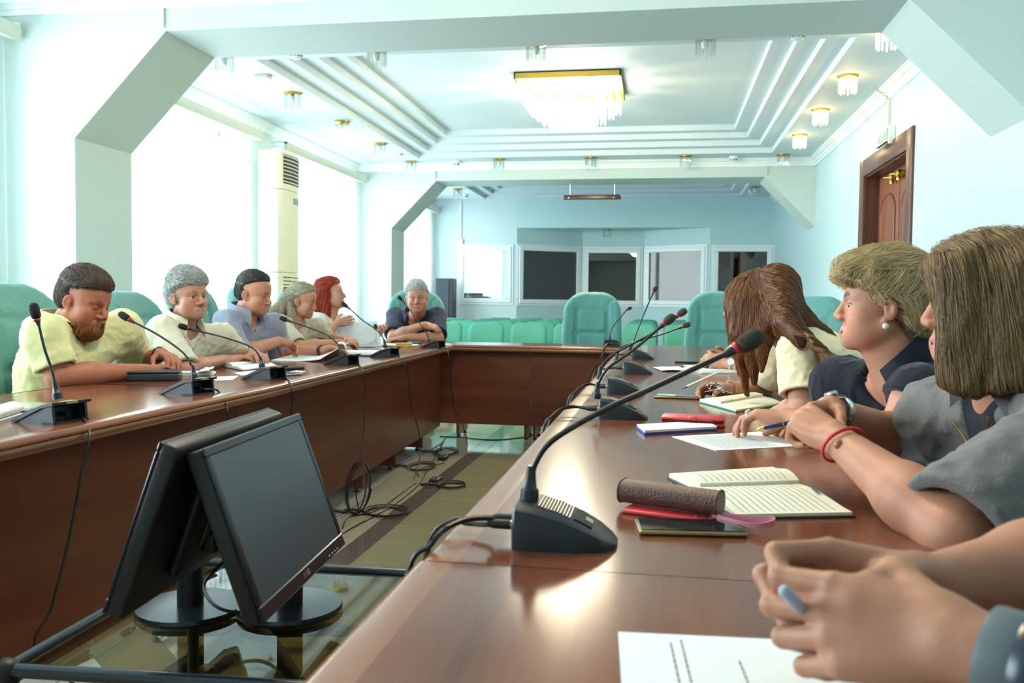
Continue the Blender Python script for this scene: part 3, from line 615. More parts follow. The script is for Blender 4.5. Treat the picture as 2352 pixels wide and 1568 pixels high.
for r in range(5):
    for i, x in enumerate(fx):
        if r and x < -3.2 and r > 3: continue
        o = hc if first else copy_tree(hc); first = False; o.location = (x, 10.95+.98*r, 0); o['group'] = 'green auditorium chairs in rows'
        o['label'] = 'green upholstered auditorium chair in the front row, %s' % ['hidden by the man in navy polo', 'just right of the man in navy polo', 'second right of the man in navy polo', 'third right of the man in navy polo', 'partly hidden by the empty left armchair', 'right of the empty left armchair', 'left of the empty right armchair', 'behind the empty right armchair', 'by the right wall'][i] if r == 0 else 'green upholstered auditorium chair in the %s row, %s' % (['', 'second', 'third', 'fourth', 'last'][r], ['at the window end', 'second from the windows', 'third from the windows', 'fourth from the windows', 'left of the aisle', 'right of the aisle', 'third from the right wall', 'second from the right wall', 'at the right wall'][i])
# ------------------------------------------------------------------ column air conditioner
M_ac = mat('aged_plastic', 'd5d6bd', .4, var=.03); M_acd = mat('ac_dark', '2c2f28', .5); M_lcd = mat('lcd_grey', '7c8f9c', .25)
t = thing('air_conditioner', 'tall cream column air conditioner with dark louvre grille between the windows', 'air conditioner', (-4.0, 8.82, 0))
acp = [(-.12, -.27)]+[(.07+.065*cos(a), .27*sin(a)) for a in np.linspace(-pi/2, pi/2, 13)]+[(-.12, .27)]
def acb(z0, z1, sc=1.): return MB().prism([(p[0]*sc, p[1]*sc) for p in acp], lambda p, q: (p[0], p[1], q), z0, z1)
acb(0, 1.375).build('lower_body', M_ac, t, 30); acb(1.38, 2.235).build('front_panel', M_ac, t, 30); acb(2.24, 2.63).build('head', M_ac, t, 30)
def acx(y): a = math.asin(max(-1, min(1, y/.27))); return .07+.065*cos(a)
def strip(y0, y1, z0, z1, off, nm, mt, par, n=10):
    V = []; F = []
    for i in range(n+1):
        y = y0+(y1-y0)*i/n
        for z in (z0, z1):
            for d in (off, -.01): V.append((acx(y)+d, y, z))
    for i in range(n): a = i*4; b_ = a+4; F += [(a, b_, b_+2, a+2), (a+1, a+3, b_+3, b_+1), (a, a+1, b_+1, b_), (a+2, b_+2, b_+3, a+3)]
    F += [(0, 2, 3, 1), (n*4, n*4+1, n*4+3, n*4+2)]
    o = MB().add(V, F).build(nm, mt, par, 40); return o
gr_ = strip(-.19, .25, 2.30, 2.60, .002, 'outlet', M_acd, t)
for k in range(8): strip(-.19, .25, 2.315+.038*k, 2.325+.038*k, .006, 'louvre', M_ac, gr_)
strip(.02, .2, 2.105, 2.17, .004, 'display', M_lcd, t)
for k in range(17):
    strip(-.19, -.02, 1.33-.038*k-.009, 1.33-.038*k, .002, 'intake_slot', M_acd, t, 5); strip(.0, .255, 1.33-.038*k-.009, 1.33-.038*k, .002, 'intake_slot', M_acd, t, 6)
MB().rbox((-.1, .0, 2.63), (.0, .14, 2.70), .01).build('top_bracket', M_white, t)
# ------------------------------------------------------------------ loudspeaker and control-room gear
M_spk = mat('speaker_cloth', '3c4650', .8, var=.1, vscale=60); M_spkc = mat('speaker_case', '2e3234', .5)
p = at(1022, 640, 15.9)
t = thing('loudspeaker', 'tall black floor loudspeaker left of the lit window at the back wall', 'speaker', (p[0], 15.95, 0))
MB().rbox((-.165, -.12, 0.0), (.165, .2, 1.53), .01).build('cabinet', M_spkc, t); MB().rbox((-.15, -.135, .62), (.10, -.118, 1.5), .01).build('grille', M_spk, t); MB().rbox((-.15, -.135, .06), (.10, -.118, .60), .01).build('grille', M_spk, t)
M_gear = mat('gear_black', '191c20', .4); M_gl = mat('gear_grey', '7d858a', .4)
tag(MB().rbox((-4.35, 16.95, 1.10), (-3.05, 17.5, 1.15), .01).build('control_desk', M_white), 'white desk behind the lit control-room window', 'desk')
t = thing('audio_mixer', 'black audio mixer with knobs behind the lit control-room window', 'mixer', (-3.72, 17.15, 1.15))
MB().rbox((-.42, -.16, 0), (.36, .16, .06), .01).build('body', M_gear, t); MB().rbox((-.3, .0, .06), (.2, .14, .13), .01).build('rack', M_gear, t); MB().rbox((-.4, -.05, .06), (-.28, .1, .17), .02).build('handset', M_gear, t)
for k in range(14): MB().lathe([(.012, 0), (.01, .025)], 8, (-.34+.05*k, -.1+.04*(k % 2), .06)).build('knob', M_gl, t)
t = thing('desk_device', 'white boxy device beside the audio mixer behind the lit window', 'device', (-3.2, 17.38, 1.15)); MB().rbox((-.2, -.12, 0), (.2, .12, .05), .02).build('body', M_pvc, t); MB().rbox((-.17, -.1, .05), (.17, .0, .06), .005).build('lid', M_val, t)
# ------------------------------------------------------------------ glass side table with two monitors
M_tube = mat('black_tube', '2d343c', .25, spec=.6); M_tglass = glass('bronze_glass', (.60, .55, .38), .02); M_gedge = mat('joint_black', '101216', .5)
GZ = .45
gc = [(-1.085, 1.30), (-1.10, 1.93), (-.40, 1.955), (-.385, 1.34)]
t = thing('glass_table', 'low glass table with black tube frame holding the two monitors', 'table', (0, 0, 0))
MB().prism(gc, lambda p, z: (p[0], p[1], z), GZ-.008, GZ-.0005).build('glass_top', M_tglass, t)
for i in range(4):
    a, c = gc[i], gc[(i+1) % 4]; MB().tube([(*a, GZ-.001), (*c, GZ-.001)], .0125, 12).build('rail', M_tube, t, 60)
    MB().tube([(a[0], a[1], 0.005), (a[0], a[1], GZ-.015)], .014, 12).build('leg', M_tube, t, 60)
    MB().lathe([(.02, -.03), (.023, -.012), (.021, .01), (.008, .018)], 14, (a[0], a[1], GZ)).build('corner_joint', M_gedge, t, 60)
t = thing('stand_base', 'black star-shaped floor stand base seen through the glass table', 'stand', (-1.2, 2.46, 0))
MB().lathe([(.06, .04), (.06, .10), (.03, .14), (.022, .42)], 14).build('hub', M_blackm, t, 40)
for k in range(5):
    a = k*2*pi/5+.5; MB().tube([(.04*cos(a), .04*sin(a), .08), (.2*cos(a), .2*sin(a), .06), (.36*cos(a), .36*sin(a), .03)], [.03, .024, .016], 8).build('leg', M_blackm, t, 60); MB().lathe([(.015, 0), (.02, .012), (.012, .024)], 8, (.35*cos(a), .35*sin(a), 0)).build('glide', M_gedge, t)
M_scr = mat('screen_off', '46535a', .32, spec=.5); M_bez = mat('bezel_black', '23282d', .22, spec=.5); M_mback = mat('monitor_back', '0f1113', .5); M_red = mat('logo_red', 'b0283a', .4); M_lbl = mat('rating_label', '6e6a5e', .6); M_lgr = mat('logo_grey', 'a9adb2', .4)
def monitor(label, c, yaw, tilt, disc, front):
    t = thing('monitor', label, 'monitor', (0, 0, 0), 0, 'monitors on the glass table'); W, H, D = .47, .30, .036
    n = Vector((cos(yaw)*cos(tilt), sin(yaw)*cos(tilt), sin(tilt))); l = Vector((-sin(yaw), cos(yaw), 0)); u = n.cross(l)
    M = Matrix(((n.x, l.x, u.x, c[0]), (n.y, l.y, u.y, c[1]), (n.z, l.z, u.z, c[2]), (0, 0, 0, 1)))
    MB().rbox((-D, -W/2, -H/2), (-.004, W/2, H/2), .007, 2, 0, M).build('case', M_mback, t, 50)
    b = MB(); bz = .016
    for (y0, y1, z0, z1) in ((-W/2, W/2, H/2-bz, H/2), (-W/2, W/2, -H/2, -H/2+.027), (-W/2, -W/2+bz, -H/2+.027, H/2-bz), (W/2-bz, W/2, -H/2+.027, H/2-bz)): b.rbox((-.006, y0, z0), (0, y1, z1), .0025, 1, 0, M)
    b.build('bezel', M_bez, t); MB().box((-.006, -W/2+bz, -H/2+.027), (-.002, W/2-bz, H/2-bz), 0, M).build('screen', M_scr, t)
    MB().rbox((-D-.022, -.12, -.11), (-D+.002, .12, .09), .012, 2, 0, M).build('rear_housing', M_mback, t, 50)
    MB().box((-D-.0235, -.085, -.06), (-D-.022, .06, .04), 0, M).build('rating_label', M_lbl, t)
    MB().lathe([(.006, 0), (.006, .001)], 16, M=M @ Matrix.Translation((0, -.025, -H/2+.0135)) @ Matrix.Rotation(pi/2, 4, 'Y')).build('logo_disc', M_red, t)
    textmesh('logo_lettering', 'LG', .014, M_lgr, M @ Matrix.Translation((.0004, -.004, -H/2+.0135)) @ Matrix(((0, 0, 1, 0), (1, 0, 0, 0), (0, 1, 0, 0), (0, 0, 0, 1))), t)
    for k in range(4): MB().box((-.004, .12+.018*k, -H/2+.006), (.0006, .128+.018*k, -H/2+.009), 0, M).build('button_mark', M_lgr, t)
    bk = M @ Vector((-D-.015, 0, -.06)); dx, dy = disc
    MB().lathe([(.105, .0005), (.107, .006), (.104, .013), (.02, .0145)], 40, (dx, dy, GZ)).build('stand_disc', M_bez, t, 40)
    MB().tube([(dx, dy, GZ+.012), (dx, dy, GZ+.12), (bk.x*.5+dx*.5, bk.y*.5+dy*.5, bk.z-.02), tuple(bk)], [.026, .026, .026, .024], 16).build('stand_neck', M_blackm, t, 50)
    MB().rbox((-.028, -.035, -.025), (.028, .035, .018), .008, 2, 0, Matrix.Translation(bk)).build('hinge', M_mback, t, 50)
    return t
monitor('black monitor on the right, its grey screen facing the right table row', (-.69, 1.54, .70), R_(4.5), R_(19.9), (-.735, 1.665), True)
monitor('black monitor on the left, turned away so only its back edge shows', (-.815-.036, 1.505, .713+.0), R_(184.2), R_(19.3), (-.93, 1.622), False)
tag(MB().tube(spline([(-.82, 1.56, .58), (-.86, 1.55, .53), (-.80, 1.50, .505), (-.74, 1.53, .50), (-.72, 1.6, .55)], 8), .0035, 6).build('monitor_cable', M_black), 'thin black cable looping between the two monitor stands', 'cable')
# ------------------------------------------------------------------ gooseneck microphones
M_mic = mat('mic_plastic', '20252b', .38, spec=.45); M_foam = mat('foam_black', '1b1a1a', .95, bump=.5, bscale=500); M_foamb = mat('foam_brown', '3a342d', .95, bump=.5, bscale=500); M_ring = mat('ring_red', 'c02035', .35); M_neck = mat('gooseneck_black', '1d1f22', .35); M_tagm = mat('beige_sticker', '8a8668', .5); M_gst = mat('green_sticker', '7fc79a', .5); M_rst = mat('red_sticker', 'b0616a', .5)
M_metal = mat('plug_metal', 'b0a890', .3, metal=1)
def neck_parts(t, P, head, r, fr, fl, foam):
    inv = t.matrix_basis.inverted(); P = [inv @ Vector(p) for p in P]; head = [inv @ Vector(p) for p in head]
    sp = spline(P, 8); MB().tube(sp, r, 8).build('gooseneck', M_neck, t, 60)
    a, b_ = head; d = (b_-a).normalized(); e = P[-1]
    MB().tube([e-d*.012, e, a], [r*1.1, r*1.7, fr*.62], 10).build('capsule', M_neck, t, 60)
    MB().tube([a-d*.0035, a-d*.002, a+d*.002, a+d*.0035], [fr*.62, fr*.74, fr*.74, fr*.62], 14).build('light_ring', M_ring, t, 50)
    pr = [(0, .55), (.06, .8), (.2, 1), (.6, 1.04), (.85, .9), (.95, .62), (1, .15)]
    MB().tube([a+d*(.003+fl*q) for q, _ in pr], [fr*w_ for _, w_ in pr], 16).build('windscreen', foam, t, 180)
    q0 = Vector(P[0]); q1 = Vector(sp[3]); dd = (q1-q0).normalized()
    MB().tube([q0-dd*.004, q0+dd*.012, q0+dd*.014, q0+dd*.03, q0+dd*.045], [.0135, .0125, .0095, .0075, .006], 12).build('socket', M_mic, t, 50)
def mic_wedge(label, x, y, rz, P, head):
    t = thing('desk_microphone', label, 'microphone', (x, y, T), R_(rz), 'desk microphones along the left tables'); t.matrix_basis = Matrix.Translation((x, y, T)) @ Matrix.Rotation(R_(rz), 4, 'Z'); hw = .062
    f = lambda p, q: (p[0], q, p[1])
    b = MB(); b.prism([(.082, .003), (.03, .03), (-.03, .051), (-.07, .058), (-.07, .051), (-.03, .043), (.07, .0)], f, -hw, hw)
    b.prism([(.07, 0), (.03, .026), (-.024, .045), (-.024, 0)], f, -hw+.006, hw-.006)
    for yy in (-hw+.006, hw-.014): b.prism([(-.024, 0), (-.024, .045), (-.06, .05), (-.066, 0)], f, yy, yy+.008)
    b.box((-.066, -hw+.006, 0), (-.024, hw-.006, .006)); b.build('base', M_mic, t)
    MB().box((-.0705, -.018, .0515), (-.045, .018, .0586)).build('sticker', M_tagm, t); MB().rbox((.0, -.03, .043), (.03, .03, .047), .002, 1, 0, Matrix.Rotation(R_(22), 4, 'Y') @ Matrix.Translation((-.002, 0, -.001))).build('talk_button', M_blackm, t)
    MB().lathe([(.006, 0), (.006, .02), (.0045, .028)], 8, M=Matrix.Translation((-.026, 0, .022)) @ Matrix.Rotation(-pi/2, 4, 'Y')).build('plug', M_blackm, t)
    neck_parts(t, P, head, .0038, .0125, .045, M_foam); return t
def mic_round(label, x, y, rz, P, head, foam):
    t = thing('desk_microphone', label, 'microphone', (x, y, T), R_(rz), 'desk microphones along the right tables'); t.matrix_basis = Matrix.Translation((x, y, T)) @ Matrix.Rotation(R_(rz), 4, 'Z')
    st_ = [(-.068, .046, .0, .046), (-.070, .052, .0, .054), (-.066, .055, 0, .058), (-.04, .056, 0, .055), (-.01, .056, 0, .047), (.02, .054, 0, .035), (.045, .047, 0, .022), (.06, .036, 0, .012), (.069, .02, 0, .005)]
    V = []; F = []
    for X, hw, z0, z1 in st_: V += [(X, -hw, z0), (X, -hw*1.0, z1*.55), (X, -hw*.94, z1*.9), (X, -hw*.80, z1), (X, 0, z1*1.03), (X, hw*.80, z1), (X, hw*.94, z1*.9), (X, hw, z1*.55), (X, hw, z0)]
    m_ = 9
    for i in range(len(st_)-1):
        for k in range(m_): F.append((i*m_+k, i*m_+(k+1) % m_, (i+1)*m_+(k+1) % m_, (i+1)*m_+k))
    F += [tuple(range(m_))[::-1], tuple(range((len(st_)-1)*m_, len(st_)*m_))]
    MB().add(V, F).build('base', M_mic, t, 35)
    def top(X): return np.interp(X, [q[0] for q in st_[1:]], [q[3]*1.02 for q in st_[1:]])
    for k in range(11):
        X = -.036+.0042*k; z = top(X); MB().box((X-.0011, -.034, z-.002), (X+.0011, .034, z+.0016)).build('grille_bar', M_mic, t)
    MB().add([(.012, -.03, top(.012)+.0025), (.036, -.028, top(.036)+.0025), (.036, .028, top(.036)+.0025), (.012, .03, top(.012)+.0025), (.012, -.03, top(.012)-.003), (.036, -.028, top(.036)-.003), (.036, .028, top(.036)-.003), (.012, .03, top(.012)-.003)], [(0, 1, 2, 3), (7, 6, 5, 4), (0, 4, 5, 1), (1, 5, 6, 2), (2, 6, 7, 3), (3, 7, 4, 0)]).build('talk_button', M_blackm, t)
    for nm, mt, y0, y1 in (('sticker', M_gst, -.004, .008), ('sticker', M_rst, -.012, -.004)):
        a0, a1 = .026, .036; MB().add([(a0, y0, top(a0)+.0032), (a1, y0, top(a1)+.0032), (a1, y1, top(a1)+.0032), (a0, y1, top(a0)+.0032), (a0, y0, top(a0)), (a1, y0, top(a1)), (a1, y1, top(a1)), (a0, y1, top(a0))], [(0, 1, 2, 3), (0, 4, 5, 1), (1, 5, 6, 2), (2, 6, 7, 3), (3, 7, 4, 0)]).build(nm, mt, t)
    for yy in (-.022, .012):
        MB().tube([(-.068, yy, .026), (-.078, yy, .026)], .0062, 12).build('connector', M_metal, t, 50); MB().tube([(-.076, yy, .026), (-.1, yy, .026), (-.108, yy, .026)], [.0068, .0066, .0045], 10).build('plug', M_blackm, t, 50)
    neck_parts(t, P, head, .0042, .0125, .036, foam); return t
Lm = [(2.12, [(35, 972), (205, 962)], [(133, 913), (119, 850), (102, 800), (87, 738)], [(85, 735), (78, 705)], 'nearest one at the left edge'),
      (2.83, [(372, 908), (493, 900)], [(446, 868), (441, 843), (421, 810), (365, 770), (304.5, 738)], [(298, 734), (271, 717)], 'in front of the bearded man, beside the black box'),
      (3.40, [(542, 876), (634, 865)], [(602, 842), (595.5, 818), (577, 797), (519, 776), (440, 756)], [(433, 754), (401, 744)], 'in front of the grey-haired man in beige'),
      (4.30, [(737.7, 839.6), (811, 835)], [(785, 812), (777, 792), (756, 772), (717, 755), (667, 738)], [(661, 735.5), (641, 728.5)], 'in front of the woman with a hair clip'),
      (5.0, [(846.6, 820), (907, 818)], [(885, 797), (880, 776), (862, 755), (835, 737), (802, 708)], [(798, 705.5), (784, 693.5)], 'in front of the red-haired woman'),
      (6.28, [(954.6, 798.6), (1000, 797)], [(986, 782), (980, 766), (964, 742), (928, 694)], [(925, 690), (911, 677)], 'nearest the far corner, before the man in navy polo')]
for Y, bs, P, hd, lab in Lm:
    c = (atz(*bs[0])+atz(*bs[1]))/2; c[0] = max(c[0], -1.63)
    mic_wedge('black wedge gooseneck microphone, '+lab, c[0], c[1], 168, [at(*q, c[1]) for q in P], [at(*q, c[1]) for q in hd])
z7 = lambda q: (1200+q[0]/3.92, 640+q[1]/3.92)
Rm = [(1.2, -.122, [(1216, 1142), (1222, 1085), (1250, 1030), (1300, 990), (1400, 935), (1500, 890), (1680, 806)], [(1692, 800), (1751, 766)], 'largest one, nearest in the right row beside the eyeglass case', M_foamb),
      (2.57, -.10, [z7(q) for q in ((665, 1065), (680, 960), (720, 870), (800, 780), (1000, 640), (1260, 420))], [z7((1275, 405)), z7((1338, 355))], 'second in the right row, beside the blue-edged notepad', M_foamb),
      (3.27, -.12, [z7(q) for q in ((690, 895), (705, 810), (750, 740), (850, 660), (1000, 580), (1200, 470), (1380, 345))], [z7((1397, 330)), z7((1474, 282))], 'third in the right row, beside the gold phone', M_foamb),
      (4.25, -.10, [z7(q) for q in ((845, 735), (870, 640), (950, 590), (1080, 550), (1250, 500), (1420, 440))], [z7((1442, 430)), z7((1500, 408))], 'fourth in the right row, beside the torn white sheet', M_foamb),
      (5.42, -.10, [z7(q) for q in ((965, 640), (1000, 560), (1080, 350), (1175, 130))], [z7((1180, 118)), z7((1203, 77))], 'farthest of the right row, its neck standing steep', M_foamb)]
for Y, X, P, hd, lab, fm in Rm: mic_round('black rounded gooseneck microphone, '+lab, X, Y, 0, [at(*q, Y) for q in P], [at(*q, Y) for q in hd], fm)
Y = 6.86; P = [z7(q) for q in ((785, 555), (790, 490), (815, 430), (880, 350), (938, 282))]; p = atz(1408, 796)
mic_round('black rounded gooseneck microphone on the crossing far table before the empty armchair', at(1408, 790, Y)[0], Y, 75, [at(*q, Y) for q in P], [at(*z7((943, 278)), Y), at(*z7((972, 262)), Y)], M_foamb)
# ------------------------------------------------------------------ cables
M_cab = mat('cable_black', '1b1b1c', .45); M_blue = mat('cable_blue', '4a68a8', .4)
def cable(label, pts, r=.0035, mt=None, n=7, group='microphone cables'): return tag(MB().tube(spline(pts, n), r, 6).build('cable', mt or M_cab, None, 60), label, 'cable', group)
def over_left(label, p0, mid, down, end=None):
    a = atz(*p0, T+.024); e = [atz(*q, T+.006) for q in mid]; xe = -1.463-.03*max(0, (a[1]-3)/3.6)
    cable(label, [a]+e+[atx(*q, xe) for q in down]+([end] if end is not None else []))
over_left('black cable hanging from the nearest left microphone down the table front', (148, 947), [(178, 950), (192, 962)], [(206, 1000), (190, 1075), (160, 1230), (120, 1390), (86, 1500)], (-1.40, 2.05, .006))
over_left('black cable hanging from the microphone before the bearded man', (470, 893), [(500, 897)], [(521, 935), (520, 970), (512, 1010), (505, 1100)], (-1.36, 2.6, .006))
over_left('black cable hanging from the microphone before the grey-haired man', (628, 858), [(650, 864)], [(668, 885), (670, 940), (660, 1030), (655, 1100)], (-1.40, 3.3, .006))
over_left('black cable hanging from the microphone before the woman with a hair clip', (797, 830), [(815, 834)], [(833, 850), (838, 900), (836, 980), (826, 1060), (818, 1130)], (-1.50, 4.25, .006))
over_left('black cable hanging from the microphone before the red-haired woman', (893, 812), [(912, 819)], [(932, 838), (940, 880), (942, 920), (960, 985), (966, 1040)], (-1.46, 5.12, .006))
over_left('black cable hanging from the microphone at the far corner', (1000, 791), [(1015, 794)], [(1030, 812), (1036, 880), (1046, 945), (1062, 975)], (-1.42, 6.45, .006))
def coil(label, px, ra, rb, turns, z=.006, tilt=0, group='coiled cable bundles'):
    c = Vector(atz(*px, 0)); pts = []
    for i in range(turns*20+1):
        a = 2*pi*i/20; k = i/20; rr = 1-.09*sin(k*2.3); pts.append((c.x+ra*rr*cos(a)+.01*sin(k*5), c.y+rb*rr*sin(a)*cos(tilt)+.012*cos(k*3), z+.0035*(k % 3)+rb*(1+sin(a))*sin(tilt)))
    b = MB().tube(pts, .0036, 6); b.tube([(c.x-ra*1.0, c.y, z), (c.x-ra*1.0-.05, c.y-.03, z+.012), (c.x-ra-.1, c.y-.02, z)], .009, 6); return tag(b.build('cable_coil', M_cab, None, 60), label, 'cable', group)
coil('black cable coil on the floor, right of the upright loop', (885, 1178), .11, .11, 4); coil('black cable coil standing upright at the table front near the monitor', (822, 1180), .06, .13, 4, .006, 1.2)
coil('small black cable coil lying on the brown tile strip', (1036, 1117), .08, .09, 4); coil('black cable coil under the table front, middle of the row of coils', (968, 1074), .085, .14, 4); coil('black cable coil farthest along the floor, near the crossing table', (1024, 1040), .08, .16, 4)
def fl(*q): return [np.array([*atz(*p, 0)[:2], .005]) for p in q]
cable('black trunk cable running along the floor past the coils', fl((700, 1290), (790, 1225), (850, 1192), (905, 1160), (960, 1115), (985, 1075), (1003, 1045), (1020, 1012)), .0045, group='floor cables')
cable('black cable on the floor beside the trunk cable, toward the monitor', fl((786, 1215), (800, 1190), (845, 1180), (880, 1165), (930, 1128), (957, 1110)), group='floor cables')
cable('black cable curving on the floor between the coils', fl((962, 1095), (958, 1082), (980, 1072), (1000, 1068), (1020, 1063), (1010, 1050)), group='floor cables')
cable('blue network cable on the floor, nearer stretch', fl((740, 1210), (775, 1185), (812, 1165), (860, 1125), (892, 1098), (897, 1080)), .003, M_blue, group='floor cables')
cable('blue network cable on the floor, farther stretch', fl((920, 1067), (955, 1050), (990, 1033), (1015, 1018), (1022, 1003)), .003, M_blue, group='floor cables')
cable('black cable lying across the floor under the crossing table', fl((1010, 1003), (1060, 1006), (1130, 1011), (1180, 1008), (1240, 1000)), .004, group='floor cables')
for x, y, l in ((1018, 1055, 'black plug joint of a cable beside the farthest coil'), (1000, 1108, 'black plug joint of a cable beside the small coil')):
    p = atz(x, y, 0); tag(MB().rbox((p[0]-.03, p[1]-.05, 0.002), (p[0]+.03, p[1]+.05, .03), .008).build('cable_joint', M_cab), l, 'plug', 'cable joints')
def over_right(label, X, Y, yo, pts):
    a = Vector((X-.105, Y+yo, T+.026)); cable(label, [a]+pts, .0042)
over_right('black cable leaving the largest right microphone over the table edge', -.122, 1.2, -.022, [at(1130, 1190, 1.18), at(1075, 1192, 1.17), at(1025, 1213, 1.15), at(990, 1250, 1.13), (-.33, 1.12, .70), (-.335, 1.1, .4), (-.33, 1.1, .1)])
over_right('second black cable leaving the largest right microphone over the table edge', -.122, 1.2, .012, [at(1120, 1203, 1.21), at(1070, 1200, 1.22), at(1040, 1196, 1.22), (-.325, 1.21, .72), (-.335, 1.2, .5), (-.33, 1.2, .1)])
over_right('black cable pair end leaving the second right microphone', -.10, 2.57, -.022, [(-.26, 2.55, T+.03), (-.30, 2.5, T+.01), (-.325, 2.46, .70), (-.33, 2.45, .4)])
over_right('second black cable leaving the second right microphone', -.10, 2.57, .012, [(-.26, 2.6, T+.022), (-.30, 2.56, T+.008), (-.325, 2.54, .68), (-.33, 2.5, .4)])
over_right('black cable leaving the third right microphone', -.12, 3.27, -.022, [(-.26, 3.25, T+.035), (-.30, 3.2, T+.012), (-.328, 3.15, .70), (-.33, 3.1, .4)])
over_right('second black cable leaving the third right microphone', -.12, 3.27, .012, [(-.26, 3.28, T+.03), (-.30, 3.26, T+.01), (-.328, 3.22, .68), (-.33, 3.2, .4)])
over_right('black cable leaving the fourth right microphone', -.10, 4.25, 0, [(-.26, 4.22, T+.02), (-.305, 4.15, T+.005), (-.325, 4.1, .6)])
over_right('black cable leaving the farthest right microphone', -.10, 5.42, 0, [(-.26, 5.4, T+.02), (-.305, 5.3, T+.005), (-.325, 5.25, .6)])
cable('black cable dropping from the far-table microphone over its edge', [at(1395, 789, 6.76), at(1388, 800, 6.70), at(1375, 830, 6.69), at(1358, 862, 6.69), at(1345, 886, 6.69), (-.55, 6.69, .3)], .004)
cable('second black cable dropping from the far-table microphone', [at(1392, 790, 6.76), at(1386, 803, 6.70), at(1384, 830, 6.68), at(1388, 850, 6.68), (-.40, 6.68, .3)], .004)
# ================================================================== PEOPLE
A3 = lambda p: np.array(p, float)
def nrm(v): v = A3(v); return v/np.linalg.norm(v)
def head_frame(yaw, pitch, roll):
    y, p, r = R_(yaw), R_(pitch), R_(roll); f = A3((cos(y)*cos(p), sin(y)*cos(p), sin(p))); rt = nrm(np.cross(f, (0, 0, 1))); up = np.cross(rt, f)
    return np.stack([cos(r)*rt-sin(r)*up, f, cos(r)*up+sin(r)*rt], 1)
def skin_mat(name): return mat(name, 'c08a70', .5, spec=.35, attr='tone', var=.05, vscale=45, sss=.06, bump=.12, bscale=350)
M_skin = skin_mat('skin'); M_eye = mat('eye', 'e6e0da', .12, attr='tone')
def eye_mesh(iris='5a4634'):
    b = MB(); n, m_ = 16, 12; V = []; F = []; C = []
    for i in range(m_+1):
        a = pi*i/m_
        for k in range(n): V.append((.0122*sin(a)*cos(2*pi*k/n), .0122*cos(a), .0122*sin(a)*sin(2*pi*k/n))); d = math.degrees(a); C.append(lin('0a0808') if d < 14 else lin(iris) if d < 33 else lin('e8e2dc'))
    Q = [(i*n+k, (i+1)*n+k, (i+1)*n+(k+1) % n, i*n+(k+1) % n) for i in range(m_) for k in range(n)]
    return npmesh('eye', np.array(V), np.array(Q), M_eye, np.array(C))
EYE = eye_mesh()
def add_head(s, c, F, sc=1., k=1., jaw=1., ear=True, lid=.0035, fem=False, nose=1., fat=0., mouth_open=0.):
    L = lambda p: c+F@(A3(p)*sc)
    def E(p, r, kk=.012, op='u', cut=None, G=None): s.ell(L(p), A3(r)*sc, F if G is None else F@G, kk*sc, op, cut)
    def K(a, b, ra, rb=None, kk=.012, op='u'): s.cap(L(a), L(b), ra*sc, (rb if rb else ra)*sc, kk*sc, op)
    E((0, -.014, .040), (.075, .097, .078), .01); E((0, .034, .045), (.062, .048, .05), .03)
    E((0, .030, -.020), (.062+fat*.5, .057, .078), .03); E((0, .03, -.064), ((.052+fat)*jaw, .048, .040), .025)
    for x in (-1, 1):
        K((x*(.051+fat)*jaw, -.002, -.050), (x*.018, .070, -.090), .016, .0135, .025); E((x*.043, .055, -.026), (.022, .022, .018), .02); E((x*(.036+fat*.6), .046, -.052), (.026, .030, .032), .03)
        K((x*.046, .062, .022), (x*.012, .079, .018), .011 if not fem else .008, .012 if not fem else .009, .014)
    E((0, .077, -.090), (.021*jaw, .0145, .0145), .018); E((0, .066, -.066), (.034, .026, .03), .02)
    K((0, .083, .014), (0, .083+.024*nose, -.027), .0085, .0115, .010)
    for x in (-1, 1):
        E((x*.0125, .096, -.033), (.0088, .0115, .008), .007); E((x*.007, .098, -.042), (.004, .007, .004), .004, 's')
        E((x*.031, .094, .002), (.019, .013, .0115), .011, 's')
        e = L((x*.032, .0715, .0)); up = F[:, 2]
        s.ell(e, A3((.0152, .0138, .0138))*sc, F, .003, 'u', (L((x*.032, .0715, lid)), -up)); s.ell(e, A3((.0152, .0136, .0136))*sc, F, .003, 'u', (L((x*.032, .0715, -.0052)), up))
    mo = mouth_open
    K((-.019, .084, -.0645), (.019, .084, -.0645), .0052, None, .006); K((0, .091, -.064), (0, .091, -.0641), .0062, None, .01)
    K((-.016, .084, -.0745-mo), (.016, .084, -.0745-mo), .006, None, .006); K((0, .090, -.0745-mo), (0, .090, -.0746-mo), .0066, None, .01)
    K((-.022, .093, -.0695-mo*.5), (.022, .093, -.0695-mo*.5), .0022+mo*.5, None, .003, 's')
    for x in (-1, 1): K((x*.024, .088, -.044), (x*.033, .072, -.064), .0016, .001, .010, 's')
    if ear:
        for x in (-1, 1):
            a = R_(22)*x; G = np.array([[cos(a), -sin(a), 0], [sin(a), cos(a), 0], [0, 0, 1.]])
            E((x*.079, -.010, -.008), (.0075, .0165, .028), .006, 'u', None, G); E((x*.0875, -.005, -.004), (.007, .009, .016), .005, 's', None, G); E((x*.076, .001, -.032), (.006, .008, .008), .006)
    return L
def finger_chain(s, base, d0, n, lens, rads, curl, k):
    a = 0; p = A3(base); out = [p]
    for i, ln in enumerate(lens):
        a += R_(curl[i]); d = d0*cos(a)+n*sin(a); q = p+d*ln; s.cap(p, q, rads[i], rads[i+1], k); p = q; out.append(p)
    return out
